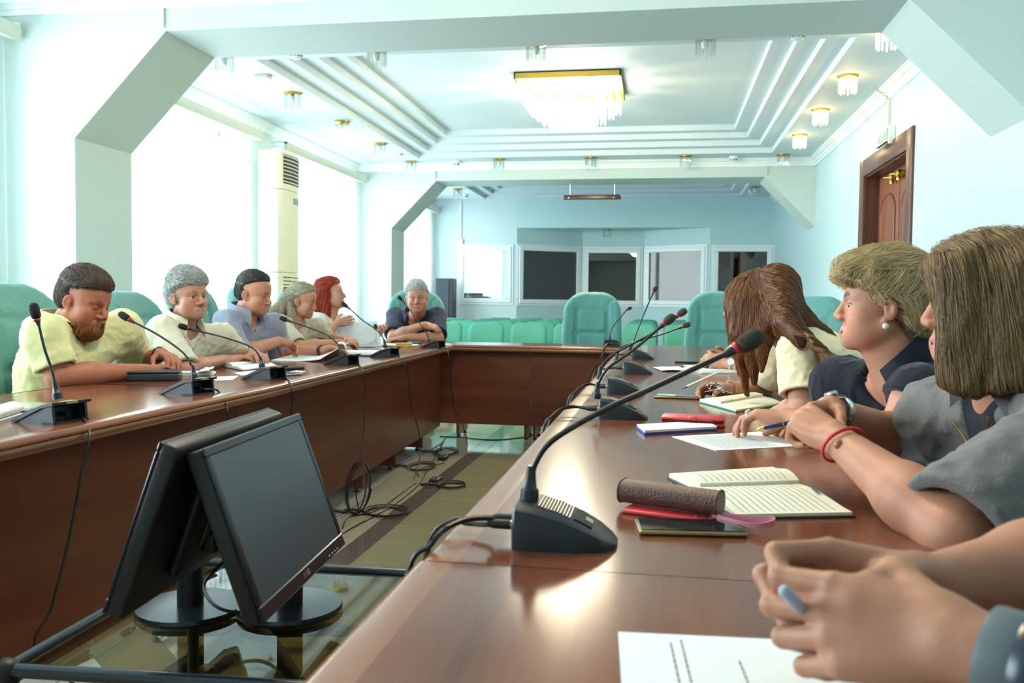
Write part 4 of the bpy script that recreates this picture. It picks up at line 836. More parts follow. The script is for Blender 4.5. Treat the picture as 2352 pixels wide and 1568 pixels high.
def add_hand(s, w, u, n, side, hs=1., curls=None, thumb=(0, 10, 10), spread=.06, thumb_out=1.):
    """w wrist, u finger direction, n palm normal, side +1 right / -1 left"""
    u = nrm(u); n = A3(n); n = nrm(n-u*(n@u)); t = np.cross(u, n)*side; w = A3(w); P = lambda a, b, c=0: w+(u*a+t*b+n*c)*hs
    curls = curls or [(20, 30, 20)]*4; K = [(.088, .029), (.092, .009), (.087, -.011), (.078, -.029)]; nails = []; tips = []
    for (a, b), cc in zip(K, (.013, .005, -.004, -.012)): s.cap(P(.0, cc), P(a-.004, b), .0155*hs, .0112*hs, .012*hs)
    s.ell(P(.05, 0, .006), (.043*hs, .034*hs, .014*hs), np.stack([u, t, n], 1), .012*hs); s.ell(P(.035, -.02, .010), (.035*hs, .014*hs, .014*hs), np.stack([u, t, n], 1), .012*hs)
    L = [(.044, .026, .021), (.048, .030, .022), (.045, .028, .021), (.036, .021, .019)]; Rr = [(.0100, .0090, .0082, .0068), (.0102, .0092, .0083, .0070), (.0098, .0088, .0080, .0066), (.0086, .0078, .0070, .0058)]
    for i in range(4):
        d0 = nrm(u+t*spread*(1.5-i)); o = finger_chain(s, P(*K[i]), d0, n, [x*hs for x in L[i]], [x*hs for x in Rr[i]], curls[i], .0035*hs)
        dd = nrm(o[3]-o[2]); a = sum(curls[i]); bk = -(n*cos(R_(a))-d0*sin(R_(a))); nails.append(o[3]-dd*.003*hs+bk*.0062*hs); tips.append(o[3])
    tc, t1, t2 = thumb; b0 = P(.014, .020, .006)
    def td(x, y, z, a): d = nrm(u*x+t*y+n*z); return nrm(d*cos(R_(a))+n*sin(R_(a)))
    d1 = td(.62, .72*thumb_out, .30, tc); q1 = b0+d1*.044*hs; s.cap(b0, q1, .0165*hs, .0128*hs, .014*hs)
    d2 = td(.85, .42*thumb_out, .25, tc+t1); q2 = q1+d2*.033*hs; s.cap(q1, q2, .0120*hs, .0102*hs, .004*hs)
    d3 = td(.97, .12*thumb_out, .2, tc+t1+t2); q3 = q2+d3*.026*hs; s.cap(q2, q3, .0104*hs, .0082*hs, .004*hs)
    nails.append(q3-d3*.004*hs+nrm(t-n*.6)*.0075*hs); tips.append(q3)
    return nails, tips
def mixc(C, w, c): return C*(1-w[:, None])+np.array(lin(c))*w[:, None]
def smooth01(x): x = np.clip(x, 0, 1); return x*x*(3-2*x)
def paint(V, C, items):
    for it in items:
        if it[0] == 'cap':
            _, a, b, r, col, st_ = it; a, b = A3(a), A3(b); v = b-a; t = np.clip(((V-a)@v)/max(v@v, 1e-9), 0, 1); d = np.linalg.norm(V-a-t[:, None]*v, axis=1)
        else: _, a, r, col, st_ = it; d = np.linalg.norm(V-A3(a), axis=1)
        C = mixc(C, smooth01((r-d)/(r*.5))*st_, col)
    return C
def ring_band(name, mt, c, ax, ra, w_, th, parent, flat=1., n=26, face=None):
    """a band round a limb: centre c, axis ax, inner radius ra"""
    ax = nrm(ax); M = Matrix.Translation(c) @ Vector(ax).to_track_quat('Z', 'X').to_matrix().to_4x4()
    b = MB(); pr = [(ra, -w_/2), (ra+th*.7, -w_/2), (ra+th, -w_*.3), (ra+th, w_*.3), (ra+th*.7, w_/2), (ra, w_/2)]; V = []; F = []
    for k in range(n):
        a = 2*pi*k/n; V += [M @ Vector((r*cos(a), r*sin(a)*flat, z)) for r, z in pr]
    m_ = len(pr)
    for k in range(n):
        for i in range(m_): F.append((k*m_+i, ((k+1) % n)*m_+i, ((k+1) % n)*m_+(i+1) % m_, k*m_+(i+1) % m_))
    return b.add(V, F).build(name, mt, parent, 50)
class Person: pass
def person(label, P):
    """P: dict with joints in world space; builds body, clothes and eyes"""
    o = thing('person', label, 'person', (P['pel'][0], P['pel'][1], 0)); inv = o.matrix_basis.inverted()
    o.matrix_basis = Matrix.Translation((P['pel'][0], P['pel'][1], 0)); off = A3((P['pel'][0], P['pel'][1], 0))
    h = P.get('h', .004); sc = P.get('sc', 1.); c = A3(P['head']); F = head_frame(*P['face']); bulk = P.get('bulk', 1.); hs = P.get('hs', 1.)
    shR, shL, elR, elL, wrR, wrL, nb, pel = [A3(P[k]) for k in ('shR', 'shL', 'elR', 'elL', 'wrR', 'wrL', 'nb', 'pel')]
    up = nrm(nb-pel); lat = nrm(shR-shL); lat = nrm(lat-up*(lat@up)); fw = np.cross(up, lat); G = np.stack([lat, fw, up], 1)
    hands = P.get('hands', {})
    pts = np.array([shR, shL, elR, elL, wrR, wrL, nb, c]); lo = np.minimum(pts.min(0)-.17, c-.16); hi = np.maximum(pts.max(0)+.17, c+.16)
    for k in ('R', 'L'):
        w_ = wrR if k == 'R' else wrL; lo = np.minimum(lo, w_-.21); hi = np.maximum(hi, w_+.21)
    lo[2] = max(lo[2], .72 if P.get('on_table', True) else .5); lo[2] = min(lo[2], pel[2]+.1); lo[2] = max(lo[2], pel[2]+.08)
    s = SDF(lo, hi, h); ar = P.get('arm', 1.); nr = P.get('neck', .056)
    def torso(s, g, sl=None):
        s.ell(nb-up*.20, (.165*bulk**.5+g, .105*bulk+g, .21), G, .03); s.ell(nb-up*.40+fw*.01*bulk, (.155*bulk+g, .115*bulk*P.get('belly', 1.)+g, .2), G, .05); s.ell(pel+up*.02, (.175*bulk+g, .13*bulk+g, .14), G, .05)
        for q in (shR, shL): s.cap(nb-up*.055, q, .052+g, .053*ar+g, .04); s.cap(nb-up*.15, q-up*.05, .07*bulk**.5+g, .05*ar+g, .04)
        if P.get('bust'):
            for x in (-1, 1): s.ell(nb-up*.22+lat*.075*x+fw*.085*bulk, (.07+g*.5, .06+g*.5, .065+g*.5), G, .04)
    torso(s, -.006)
    for q, e, w_ in ((shR, elR, wrR), (shL, elL, wrL)):
        s.cap(q, e, .050*ar, .040*ar, .03); d = w_-e; s.cap(e, e+d*.35, .041*ar, .043*ar, .02); s.cap(e+d*.3, w_, .042*ar, .0265*hs, .02)
    nh = c+F@(A3((0, -.022, -.075))*sc); s.cap(nb-up*.05-fw*.01, nh, nr*1.06, nr*.96, .03); s.cap(nb-up*.02+fw*.02, c+F@(A3((0, .02, -.085))*sc), nr*.75, nr*.6, .03)
    L = add_head(s, c, F, sc, **P.get('headk', {}))
    nails = []; tips = {}
    for k in ('R', 'L'):
        hd = hands.get(k)
        if hd is None: continue
        n_, t_ = add_hand(s, wrR if k == 'R' else wrL, hd['u'], hd['n'], 1 if k == 'R' else -1, hs, hd.get('curl'), hd.get('thumb', (0, 10, 10)), hd.get('spread', .06), hd.get('tout', 1.)); nails += n_; tips[k] = t_
    for fn in P.get('extra', []): fn(s, L, sc)
    V, Q = s.nets(); V = relax(V, Q, 1, .35)
    C = np.tile(np.array(lin(P.get('skin', 'c59078'))), (len(V), 1)); it = []
    lip = P.get('lip', 'a9625a'); it += [('cap', L((-.017, .092, -.065)), L((.017, .092, -.065)), .0075*sc, lip, .8), ('cap', L((-.014, .092, -.0745)), L((.014, .092, -.0745)), .009*sc, lip, .8)]
    red = P.get('flush', 'b8695a')
    it += [('s', L((x*.042, .07, -.03)), .034*sc, red, .30) for x in (-1, 1)]+[('s', L((0, .107, -.03)), .022*sc, red, .35)]+[('s', L((x*.082, -.008, -.005)), .034*sc, 'b5614f', .45) for x in (-1, 1)]
    it += [('s', L((x*.032, .085, .003)), .017*sc, P.get('lidc', 'a06a58'), .45) for x in (-1, 1)]
    bc = P.get('brow', '5a4636'); bs = P.get('brows', .8)
    for x in (-1, 1): it += [('cap', L((x*.013, .090, .0215)), L((x*.030, .086, .0275)), .0068*sc, bc, bs), ('cap', L((x*.030, .086, .0275)), L((x*.047, .068, .021)), .006*sc, bc, bs)]
    it += [('s', p, .0068*hs, P.get('nail', 'd8a596'), .85) for p in nails]
    it += [('cap', L((x*.021, .0835, P.get('headk', {}).get('lid', .0035)+.001)), L((x*.044, .0775, P.get('headk', {}).get('lid', .0035))), .0042*sc, '2c1e18', .85 if P.get('headk', {}).get('fem') else .55) for x in (-1, 1)]
    if P.get('stubble'): it += [('s', L((0, .07, -.08)), .055*sc, P['stubble'], .35)]
    it += P.get('paint', lambda L, sc: [])(L, sc); C = paint(V, C, it)
    body = link('body', npmesh('body', V-off, Q, M_skin, C), o)
    for x in (-1, 1):
        e = link('eye', EYE, o); G2 = F@head_frame(*(90+P.get('gaze', (0, 0))[0], P.get('gaze', (0, 0))[1], 0)); M = np.eye(4); M[:3, :3] = G2*sc; M[:3, 3] = L((x*.032, .0715, 0))-off; e.matrix_local = Matrix(M.tolist())
    R = Person(); R.o = o; R.off = off; R.L = L; R.F = F; R.c = c; R.sc = sc; R.G = G; R.up = up; R.fw = fw; R.lat = lat; R.nb = nb; R.P = P; R.torso = torso; R.body = s; R.tips = tips; R.nr = nr; R.sh = dict(R=shR, L=shL); R.el = dict(R=elR, L=elL); R.wr = dict(R=wrR, L=wrL); R.pel = pel; R.ar = ar
    # trousers and shoes below the table
    tb = SDF((min(pel[0], pel[0]+fw[0]*.6)-.3, min(pel[1], pel[1]+fw[1]*.6)-.3, .06), (max(pel[0], pel[0]+fw[0]*.6)+.3, max(pel[1], pel[1]+fw[1]*.6)+.3, pel[2]+.2), .015)
    f2 = nrm((fw[0], fw[1], 0)); l2 = nrm((lat[0], lat[1], 0)); tb.ell(pel, (.18*bulk, .15*bulk, .12), G, .05)
    for x in (-1, 1):
        hp = pel+l2*.09*x-A3((0, 0, .02)); kn = pel+f2*.42+l2*.12*x; kn[2] = .49; an = kn+f2*.04; an[2] = .09; tb.cap(hp, kn, .085*bulk**.5, .062, .04); tb.cap(kn, an, .062, .05, .03)
        sh = MB().rbox((-.045, -.09, 0), (.045, .17, .075), .03, 2).build('shoe', M_shoe, o, 70); sh.matrix_local = Matrix.Translation(an*(1, 1, 0)-off) @ Matrix(((l2[0], f2[0], 0, 0), (l2[1], f2[1], 0, 0), (0, 0, 1, 0), (0, 0, 0, 1)))
    Vt, Qt = tb.nets(); link('trousers', npmesh('trousers', Vt-off, Qt, P.get('pants', M_pants)), o)
    return R
M_shoe = mat('shoe_black', '1a1918', .4); M_pants = mat('trouser_cloth', '2a2d36', .8)
def shirt(R, mt, sleeve=.8, g=.012, neck='round', nd=.1, h=.006, wr=(.006, 42), seed=1, flare=0., slk=None, sleeve_cut=None, name='shirt', lowneck=0., fit=1., vw=.045, throat=True, sides='RL', hollow=True):
    P = R.P; pts = np.array([R.nb+R.up*.08, R.pel-A3((0, 0, .08)), R.sh['R'], R.sh['L'], R.el['R'], R.el['L']]); lo = pts.min(0)-.2*P.get('bulk', 1.); hi = pts.max(0)+.2*P.get('bulk', 1.); hi[2] = max(hi[2]-.1, R.nb[2]+.12); lo[2] = R.pel[2]-.03
    s = SDF(lo, hi, h); R.torso(s, g)
    for k in sides:
        q, e = R.sh[k], R.el[k]; sl = sleeve if not isinstance(sleeve, dict) else sleeve[k]; d = nrm(e-q); end = q+(e-q)*sl; r0 = .055*R.ar+g; r1 = .050*(1+flare)*R.ar+g
        s.cap(q, end+d*.03, r0, r1, .03)
    s.wrinkle(wr[0], wr[1], 9, seed, (1, 1, .75)); s.wrinkle(wr[0]*.45, wr[1]*2.2, 8, seed+9)
    for k in sides:
        q, e = R.sh[k], R.el[k]; sl = sleeve if not isinstance(sleeve, dict) else sleeve[k]; d = nrm(e-q); end = q+(e-q)*sl; rr = .050*(1+flare)*R.ar+g; s.cap(end, end+d*.14, rr*1.25, None, .004, 's', (end, -d))
    for k in sides:
        if not hollow: continue
        q, e = R.sh[k], R.el[k]; sl = sleeve if not isinstance(sleeve, dict) else sleeve[k]; d = nrm(e-q); end = q+(e-q)*sl; r1 = .045*R.ar+.007; s.cap(end-d*.03, end+d*.08, r1, None, .004, 's')
    nr = R.nr+.010
    if throat: s.cap(R.nb-R.up*(.015+lowneck)-R.fw*.006, R.L((0, -.01, -.06)), nr*1.12, nr, .012, 's')
    if throat: s.cap(R.nb+R.fw*.05-R.up*.01, R.nb+R.fw*.10+R.up*.08, nr*.8, nr, .012, 's')
    if neck == 'v': s.cap(R.nb+R.fw*.06+R.up*.02, R.nb+R.fw*(.125*P.get('bulk', 1))-R.up*nd, vw, .006, .008, 's'); s.cap(R.nb+R.fw*.14+R.up*.03, R.nb+R.fw*.2-R.up*nd, vw*1.3, .012, .008, 's')
    if neck == 'scoop': s.ell(R.nb+R.fw*.09-R.up*.0, (.085, .07, nd), R.G, .01, 's')
    V, Q = s.nets(); V = relax(V, Q, 1, .3); R.shirt = s; o = link(name, npmesh(name, V-R.off, Q, mt), R.o); return o
def on_surface(s, p, d, n=60, step=.005):
    """march from p along d to the surface of s"""
    p = A3(p); d = nrm(d); last = p
    for i in range(n):
        v = s.sample(p[None], False)[0]
        if v < .0005: return p
        p = p+d*max(min(float(v)*.8, .02), .001)
    return p
def collar(R, mt, lift=.03, fall=.045, tip=.075, gap=25, open_=.0, name='collar', r=None, low=.02):
    n = 30; r = (r or R.nr)+.012; V = []; F = []; up, fw, lat = R.up, R.fw, R.lat
    for i in range(n+1):
        a = R_(90+gap+(360-2*gap)*i/n); t = abs(2*i/n-1)**4; dirv = lat*cos(a)*1.05+fw*sin(a)*1.0; c = R.nb-fw*.004-up*low*(.3+.7*(sin(a)*.5+.5))
        b = c+dirv*r; top = b+up*(lift*(1-.25*t))+dirv*.004; ext = fall+(tip-fall)*t
        out = b+dirv*(.014+.022*t)+up*(lift*(1-.25*t)-ext*.93)+fw*(.018*t)+lat*np.sign(cos(a))*open_*t
        V += [b, top, top+dirv*.006, (top+out)/2+dirv*.010, out, out-dirv*.003]
    m_ = 6
    for i in range(n):
        for k in range(m_): F.append((i*m_+k, (i+1)*m_+k, (i+1)*m_+(k+1) % m_, i*m_+(k+1) % m_))
    F += [tuple(range(m_)), tuple(n*m_+k for k in range(m_))[::-1]]
    return MB().add([A3(v)-R.off for v in V], F).build(name, mt, R.o, 60)
def buttons(R, mt, d0, d1, n, side=.0, r=.0055, name='button'):
    for i in range(n):
        dz = d0+(d1-d0)*i/max(n-1, 1); p = on_surface(R.shirt, R.nb+R.fw*.35*R.P.get('bulk', 1)-R.up*dz+R.lat*side, -R.fw); M = Matrix.Translation(p-R.off) @ Vector(R.fw).to_track_quat('Z', 'X').to_matrix().to_4x4(); MB().lathe([(r, -.002), (r, .0015), (r*.7, .0022), (r*.3, .0016)], 12, M=M).build(name, mt, R.o, 50)
def seam(R, name, mt, pts, r=.0022):
    """a raised line on the shirt: pts = (lateral, down) from the neck base"""
    P = [on_surface(R.shirt, R.nb+R.fw*.4-R.up*d+R.lat*l, -R.fw)-R.off for l, d in pts]; MB().tube(spline(P, 4), r, 5).build(name, mt, R.o, 60)
# ------------------------------------------------------------------ hair
def hair_mat(name, c1, c2, rough=.52, root=None):
    t = NT(name); p = t.n('ShaderNodeBsdfPrincipled'); hi = t.n('ShaderNodeHairInfo'); cr = t.n('ShaderNodeValToRGB'); e = cr.color_ramp.elements; e[0].color = rgba(lin(c1)); e[1].color = rgba(lin(c2))
    t.l(hi.outputs['Random'], cr.inputs[0]); t.l(cr.outputs[0], p.inputs['Base Color'])
    if root:
        mx = t.n('ShaderNodeMix', data_type='RGBA'); ra = t.n('ShaderNodeMapRange'); ra.inputs[1].default_value = 0; ra.inputs[2].default_value = .45; t.l(hi.outputs['Intercept'], ra.inputs[0]); t.l(ra.outputs[0], mx.inputs[0]); mx.inputs[6].default_value = rgba(lin(root)); t.l(cr.outputs[0], mx.inputs[7]); t.l(mx.outputs[2], p.inputs['Base Color'])
    p.inputs['Roughness'].default_value = rough; p.inputs['Specular IOR Level'].default_value = .45; t.l(p.outputs[0], t.out.inputs[0]); return t.m
class Hair:
    def __init__(s, R, h, lo, hi):
        s.R = R; c = R.c; e = A3(hi)-A3(lo); s.s = SDF(c+A3(lo), c+A3(hi), h)
    def E(s, p, r, k=.015, op='u'): s.s.ell(s.R.L(p), A3(r)*s.R.sc, s.R.F, k, op)
    def K(s, a, b, ra, rb=None, k=.015, op='u'): s.s.cap(s.R.L(a), s.R.L(b), ra*s.R.sc, (rb or ra)*s.R.sc, k, op)
    def limit(s, fn, k=.022):
        """keep where fn(local x, y, z) < 0"""
        g = s.s; X, Y, Z = g.ax[0][:, None, None]-s.R.c[0], g.ax[1][None, :, None]-s.R.c[1], g.ax[2][None, None, :]-s.R.c[2]; F = s.R.F/s.R.sc
        q = [F[0, i]*X+F[1, i]*Y+F[2, i]*Z for i in range(3)]; d = fn(*q).astype(np.float32); hh = np.maximum(k-np.abs(g.D-d), 0)/k; g.D = np.maximum(g.D, d)+hh*hh*k*.25
    def hairline(s, zs, ys, ex=.35): s.taper(lambda x, y, z: (y-np.interp(z, zs, ys)+ex*np.abs(x)*(z > .02))*.8)
    def taper(s, fn, amp=.022, w_=.030, cut=.022):
        g = s.s; X, Y, Z = g.ax[0][:, None, None]-s.R.c[0], g.ax[1][None, :, None]-s.R.c[1], g.ax[2][None, None, :]-s.R.c[2]; F = s.R.F/s.R.sc
        q = fn(*[F[0, i]*X+F[1, i]*Y+F[2, i]*Z for i in range(3)]).astype(np.float32)
        g.D = np.maximum(g.D+amp*(1-smooth01((.004-q)/w_)), q-cut).astype(np.float32)
    def avoid(s, off=.001):
        """carve the body's face away where the hair would bury it: nothing, hair lies outside the skull"""
    def build(s, mt_shell, mt, n, steps, step, dirfn, rad, parent_name='hair', off=(-.001, .004), lo=None, wr=(.003, 120), seed=5, stretch=(1, 1, .35), root=None, taper=.35, jit=.15, lift=0.):
        R = s.R; s.s.wrinkle(wr[0], wr[1], 8, seed, stretch); V, Q = s.s.nets(); hb = link(parent_name, npmesh('hair', V-R.off, Q, mt_shell), R.o)
        rg = np.random.default_rng(seed); tri = V[Q]; ctr = tri.mean(1); loc = (ctr-R.c)@R.F/R.sc; ok = np.ones(len(Q), bool) if root is None else root(loc[:, 0], loc[:, 1], loc[:, 2]); ids = np.nonzero(ok)[0]
        if not len(ids) or not n: return hb
        pk = rg.choice(ids, n); P = ctr[pk]+rg.normal(0, s.s.h*.5, (n, 3)); iso = rg.uniform(off[0], off[1], n).astype(np.float32); path = []
        ph = rg.normal(0, jit, (n, 3)); stop = np.zeros(n, bool)
        iso0 = iso; lf = rg.random(n).astype(np.float32)
        for k in range(steps):
            iso = iso0+lift*lf*(k/steps)**1.5; d, g = s.s.sample(P); P = P-g*np.clip(d-iso, -.012, .012)[:, None]; far = (np.abs(d-iso) > .012)[:, None]; path.append(P.copy()); l = (P-R.c)@R.F/R.sc; v = dirfn(l[:, 0], l[:, 1], l[:, 2])@R.F.T+ph; v = v-g*(v*g).sum(1, keepdims=True); v /= np.maximum(np.linalg.norm(v, axis=1, keepdims=True), 1e-6); P = P+np.where(far, 0, v)*step
        path = np.stack(path, 1)-R.off; cv = bpy.data.hair_curves.new('strands'); cv.add_curves([steps]*n); cv.points.foreach_set('position', path.astype(np.float32).ravel())
        at_ = cv.attributes.get('radius') or cv.attributes.new('radius', 'FLOAT', 'POINT'); rr = rad*np.linspace(1, taper, steps)[None, :]*rg.uniform(.7, 1.2, (n, 1)); at_.data.foreach_set('value', rr.astype(np.float32).ravel()); cv.materials.append(mt)
        so = link('hair_strands', cv, hb); so['kind'] = 'stuff'; return hb
def V3(x, y, z): return np.stack([x, y, z], 1)
def short_hair(R, m1, m2, n=2500, thick=.0, zs=(-.10, -.08, -.03, .0, .03, .055, .075, .13), ys=(-.06, -.045, -.02, .012, .028, .055, .085, .115), top=.012, h=.004, rad=.0005, seed=5, dirfn=None, extra=None, steps=7, step=.006, wr=(.003, 140), ex=.35, off=(-.001, .004), jit=.3, lift=.006):
    H = Hair(R, h, (-.17, -.17, -.17), (.17, .17, .2)); t = thick
    H.E((0, -.014, .044), (.079+t, .101+t, .080+top), .01); H.E((0, -.040, -.004), (.068+t*.6, .069+t*.6, .078), .02); H.E((0, .034, .055), (.064+t, .054+t*.5, .05+top*.8), .03)
    if extra: extra(H)
    H.hairline(zs, ys, ex)
    for x in (-1, 1): H.E((x*.085, -.005, -.008), (.022, .022, .037), .006, 's')
    H.taper(lambda x, y, z: -(z+.070+.25*np.clip(y+.06, 0, .1)), .020, .045)
    H.build(m1, m2, n, steps, step, dirfn or (lambda x, y, z: V3(x*3, y*0-.25+np.where(z > .07, .9, 0), -1+0*x+np.where(z > .07, .6, 0))), rad, wr=wr, seed=seed, off=off, jit=jit, lift=lift); return H
def curl4(a, b, c, da=0): return [(a+da*i, b, c) for i in range(4)]
def cloth(name, col, var=.05, bump=.35, bscale=420, rough=.85, sheen=.15): return mat(name, col, rough, spec=.2, var=var, vscale=14, bump=bump, bscale=bscale, sheen=sheen)
DN = (0, 0, -1)
def U(a, b): return nrm(A3(b)-A3(a))
# ---- bearded man, yellow shirt
wrR, wrL = at(333, 850, 3.30), at(371, 812, 3.50)
R = person('bearded man with short brown hair in a pale yellow shirt, looking down at the table', dict(
    head=at(193, 692, 3.2), face=(-3, -19, -3), sc=1.04, nb=at(165, 742, 3.2)+A3((-.03, 0, 0)), pel=(-2.44, 3.22, .56), shR=at(100, 765, 2.98), shL=at(283, 752, 3.42), elR=at(136, 866, 2.98), elL=at(318, 838, 3.64), wrR=wrR, wrL=wrL,
    bulk=1.28, arm=1.15, neck=.068, belly=1.15, headk=dict(jaw=1.08, fat=.010, lid=-.003, nose=1.0), skin='a86a52', flush='a8543f', brow='6b4a34', lip='a0605a',
    hands=dict(R=dict(u=at(395, 838, 3.44)-wrR, n=(.1, -.35, -1), curl=[(15, 25, 20), (18, 28, 20), (22, 30, 20), (28, 35, 25)]), L=dict(u=at(408, 826, 3.42)-wrL, n=(-.5, .1, -1), curl=[(20, 35, 25)]*4)),
    paint=lambda L, sc: [('s', L((x*.035, .055, -.085)), .045*sc, '8a5430', .75) for x in (-1, 1)]+[('s', L((0, .085, -.10)), .042*sc, '8a5430', .9), ('cap', L((-.02, .10, -.053)), L((.02, .10, -.053)), .008*sc, '8f5c38', .6)]))
M_yel = cloth('yellow_linen', 'd9d8a2'); shirt(R, M_yel, .78, .016, 'v', .12, .0055, (.006, 38), 3, .22)
collar(R, M_yel, .042, .02, .02, 26, 0, 'band_collar', low=-.006)
seam(R, 'placket', M_yel, [(.012, .10), (.014, .16), (.012, .22)], .0035); buttons(R, M_pvc, .13, .20, 3)
hm1, hm2 = hair_mat('hair_brown_shell', '3c3029', '4a3c31'), hair_mat('hair_brown', '3a2e26', '6a5847')
short_hair(R, hm1, hm2, 6000, .003, zs=(-.10, -.085, -.05, -.02, .02, .045, .06, .075, .14), ys=(-.06, -.05, -.03, -.004, .02, .03, .07, .108, .125), top=.02, seed=3, steps=6, step=.007, dirfn=lambda x, y, z: V3(x*2, .8+0*x, np.where(z > .06, .25, -1)), rad=.0008, off=(0, .006), jit=.4)
bm1, bm2 = hair_mat('beard_shell', '7a4a28', '8a5630'), hair_mat('beard', '70401f', 'a8703c')
H = Hair(R, .0038, (-.12, -.06, -.2), (.12, .16, .02))
H.E((0, .062, -.098), (.050, .042, .040), .02); 
for x in (-1, 1): H.K((x*.057, .022, -.055), (x*.030, .066, -.095), .017, .022, .02); H.K((x*.022, .094, -.056), (x*.034, .080, -.09), .006, .009, .008)
H.K((-.018, .101, -.053), (.018, .101, -.053), .0055); H.E((0, .098, -.070), (.024, .03, .0125), .006, 's')
H.limit(lambda x, y, z: z+.045+.25*(np.abs(x) > .045)*(y-.05))
H.build(bm1, bm2, 2600, 6, .005, lambda x, y, z: V3(x*2, .5+0*x, -1+0*x), .0006, 'beard', (-.002, .005), seed=8, wr=(.003, 160))
ring_band('wristband', M_black, Vector(wrL-R.off)-Vector(nrm(wrL-R.el['L'])*.02), wrL-R.el['L'], .031, .016, .004, R.o)
# ---- grey-haired man, beige shirt
wrR, wrL = at(514, 826, 4.02), at(583, 812, 4.2)
R = person('grey-haired man in a light beige shirt sitting upright and looking to the right', dict(
    head=at(431, 681, 4.0), face=(-22, -1, 2), sc=1.0, nb=at(420, 742, 4.02), pel=(-2.48, 4.08, .56), shR=at(372, 757, 3.82), shL=at(512, 773, 4.24), elR=at(424, 850, 3.72), elL=at(546, 822, 4.36), wrR=wrR, wrL=wrL, bulk=.98, neck=.055,
    headk=dict(jaw=.97, lid=.003, nose=1.05), skin='b07c66', brow='6a5c50', gaze=(-8, 0), lip='a26a60', stubble='a58a7c',
    hands=dict(R=dict(u=at(560, 818, 4.1)-wrR, n=(0, -.2, -1), curl=[(8, 22, 15), (10, 25, 15), (12, 28, 18), (15, 30, 20)]), L=dict(u=at(606, 818, 4.12)-wrL, n=(-.2, 0, -1), curl=[(30, 50, 30)]*4))))
M_bei = cloth('beige_linen', 'cdc8b4'); shirt(R, M_bei, .95, .016, 'v', .10, .006, (.0055, 40), 5, .30); collar(R, M_bei, .05, .06, .085, 30, .012, low=-.014)
for i in range(1): buttons(R, M_val, .09, .30, 4)
seam(R, 'placket', M_bei, [(.016, .08), (.018, .18), (.018, .32)], .003); seam(R, 'pocket_flap', M_bei, [(-.05, .20), (-.12, .20), (-.12, .24), (-.085, .255), (-.05, .24), (-.05, .20)], .003); seam(R, 'pocket_flap', M_bei, [(.06, .20), (.13, .20), (.13, .24), (.095, .255), (.06, .24), (.06, .20)], .003)
hg1, hg2 = hair_mat('hair_grey_shell', '8f938c', '9da29c'), hair_mat('hair_grey', '8b8d84', 'c9cfcb')
short_hair(R, hg1, hg2, 5000, .010, zs=(-.10, -.085, -.05, -.02, .02, .04, .055, .07, .14), ys=(-.05, -.04, -.02, .02, .03, .04, .085, .112, .13), top=.030, seed=4, rad=.0009, steps=7, step=.007, dirfn=lambda x, y, z: V3(-.5+x*2+.6*np.sin(y*60), .9+0*x, np.where(z > .07, -.1, -1)), wr=(.006, 90), jit=.5, off=(0, .009), lift=.016)
ring_band('watch_strap', M_chrome, Vector(wrL-R.off), wrL-R.el['L'], .029, .012, .003, R.o)
# ---- dark-haired man, blue-grey shirt
wrR, wrL = at(640, 783, 4.72), at(738, 805, 4.95)
R = person('man with slicked dark hair in a blue-grey shirt, turning a white page', dict(
    head=at(583, 675, 4.75), face=(-4, -13, 0), sc=1.02, nb=at(560, 722, 4.75), pel=(-2.50, 4.80, .56), shR=at(520, 738, 4.54), shL=at(628, 745, 4.98), elR=at(547, 815, 4.46), elL=at(645, 812, 5.05), wrR=wrR, wrL=wrL, bulk=1.08, neck=.061, arm=1.05,
    headk=dict(jaw=1.0, fat=.006, lid=-.001, nose=1.05), skin='b57c62', brow='3c2f28', lip='a4685c',
    hands=dict(R=dict(u=at(672, 790, 4.80)-wrR, n=(.45, .2, -1), curl=[(35, 40, 20), (38, 40, 20), (40, 42, 22), (42, 45, 25)], thumb=(10, 15, 10)), L=dict(u=at(775, 808, 5.0)-wrL, n=(0, -.75, -.5), curl=[(25, 30, 20)]*4))))
M_blg = cloth('bluegrey_chambray', '8b90a0'); shirt(R, M_blg, .98, .015, 'v', .07, .006, (.0055, 40), 6, .30); collar(R, M_blg, .052, .06, .09, 26, .014, low=-.014)
seam(R, 'placket', M_blg, [(.014, .07), (.016, .18), (.016, .3)], .003); buttons(R, M_spkc, .07, .28, 4); seam(R, 'pocket', M_blg, [(.06, .17), (.14, .17), (.14, .27), (.06, .27), (.06, .17)], .0025)
hd1, hd2 = hair_mat('hair_dark_shell', '231f1d', '2c2624'), hair_mat('hair_dark', '221d1a', '453b33', .35)
short_hair(R, hd1, hd2, 4500, .002, zs=(-.10, -.085, -.05, -.02, .0, .03, .05, .07, .085, .14), ys=(-.06, -.05, -.035, -.012, .004, .012, .03, .06, .088, .10), top=.014, seed=6, rad=.0007, steps=9, step=.008, dirfn=lambda x, y, z: V3(x*1.5, -1+0*x, np.where(z > .05, .15, -.8)), wr=(.002, 160), jit=.12, lift=.002)
ring_band('smart_band', M_black, Vector(wrL-R.off), wrL-R.el['L'], .030, .022, .005, R.o)
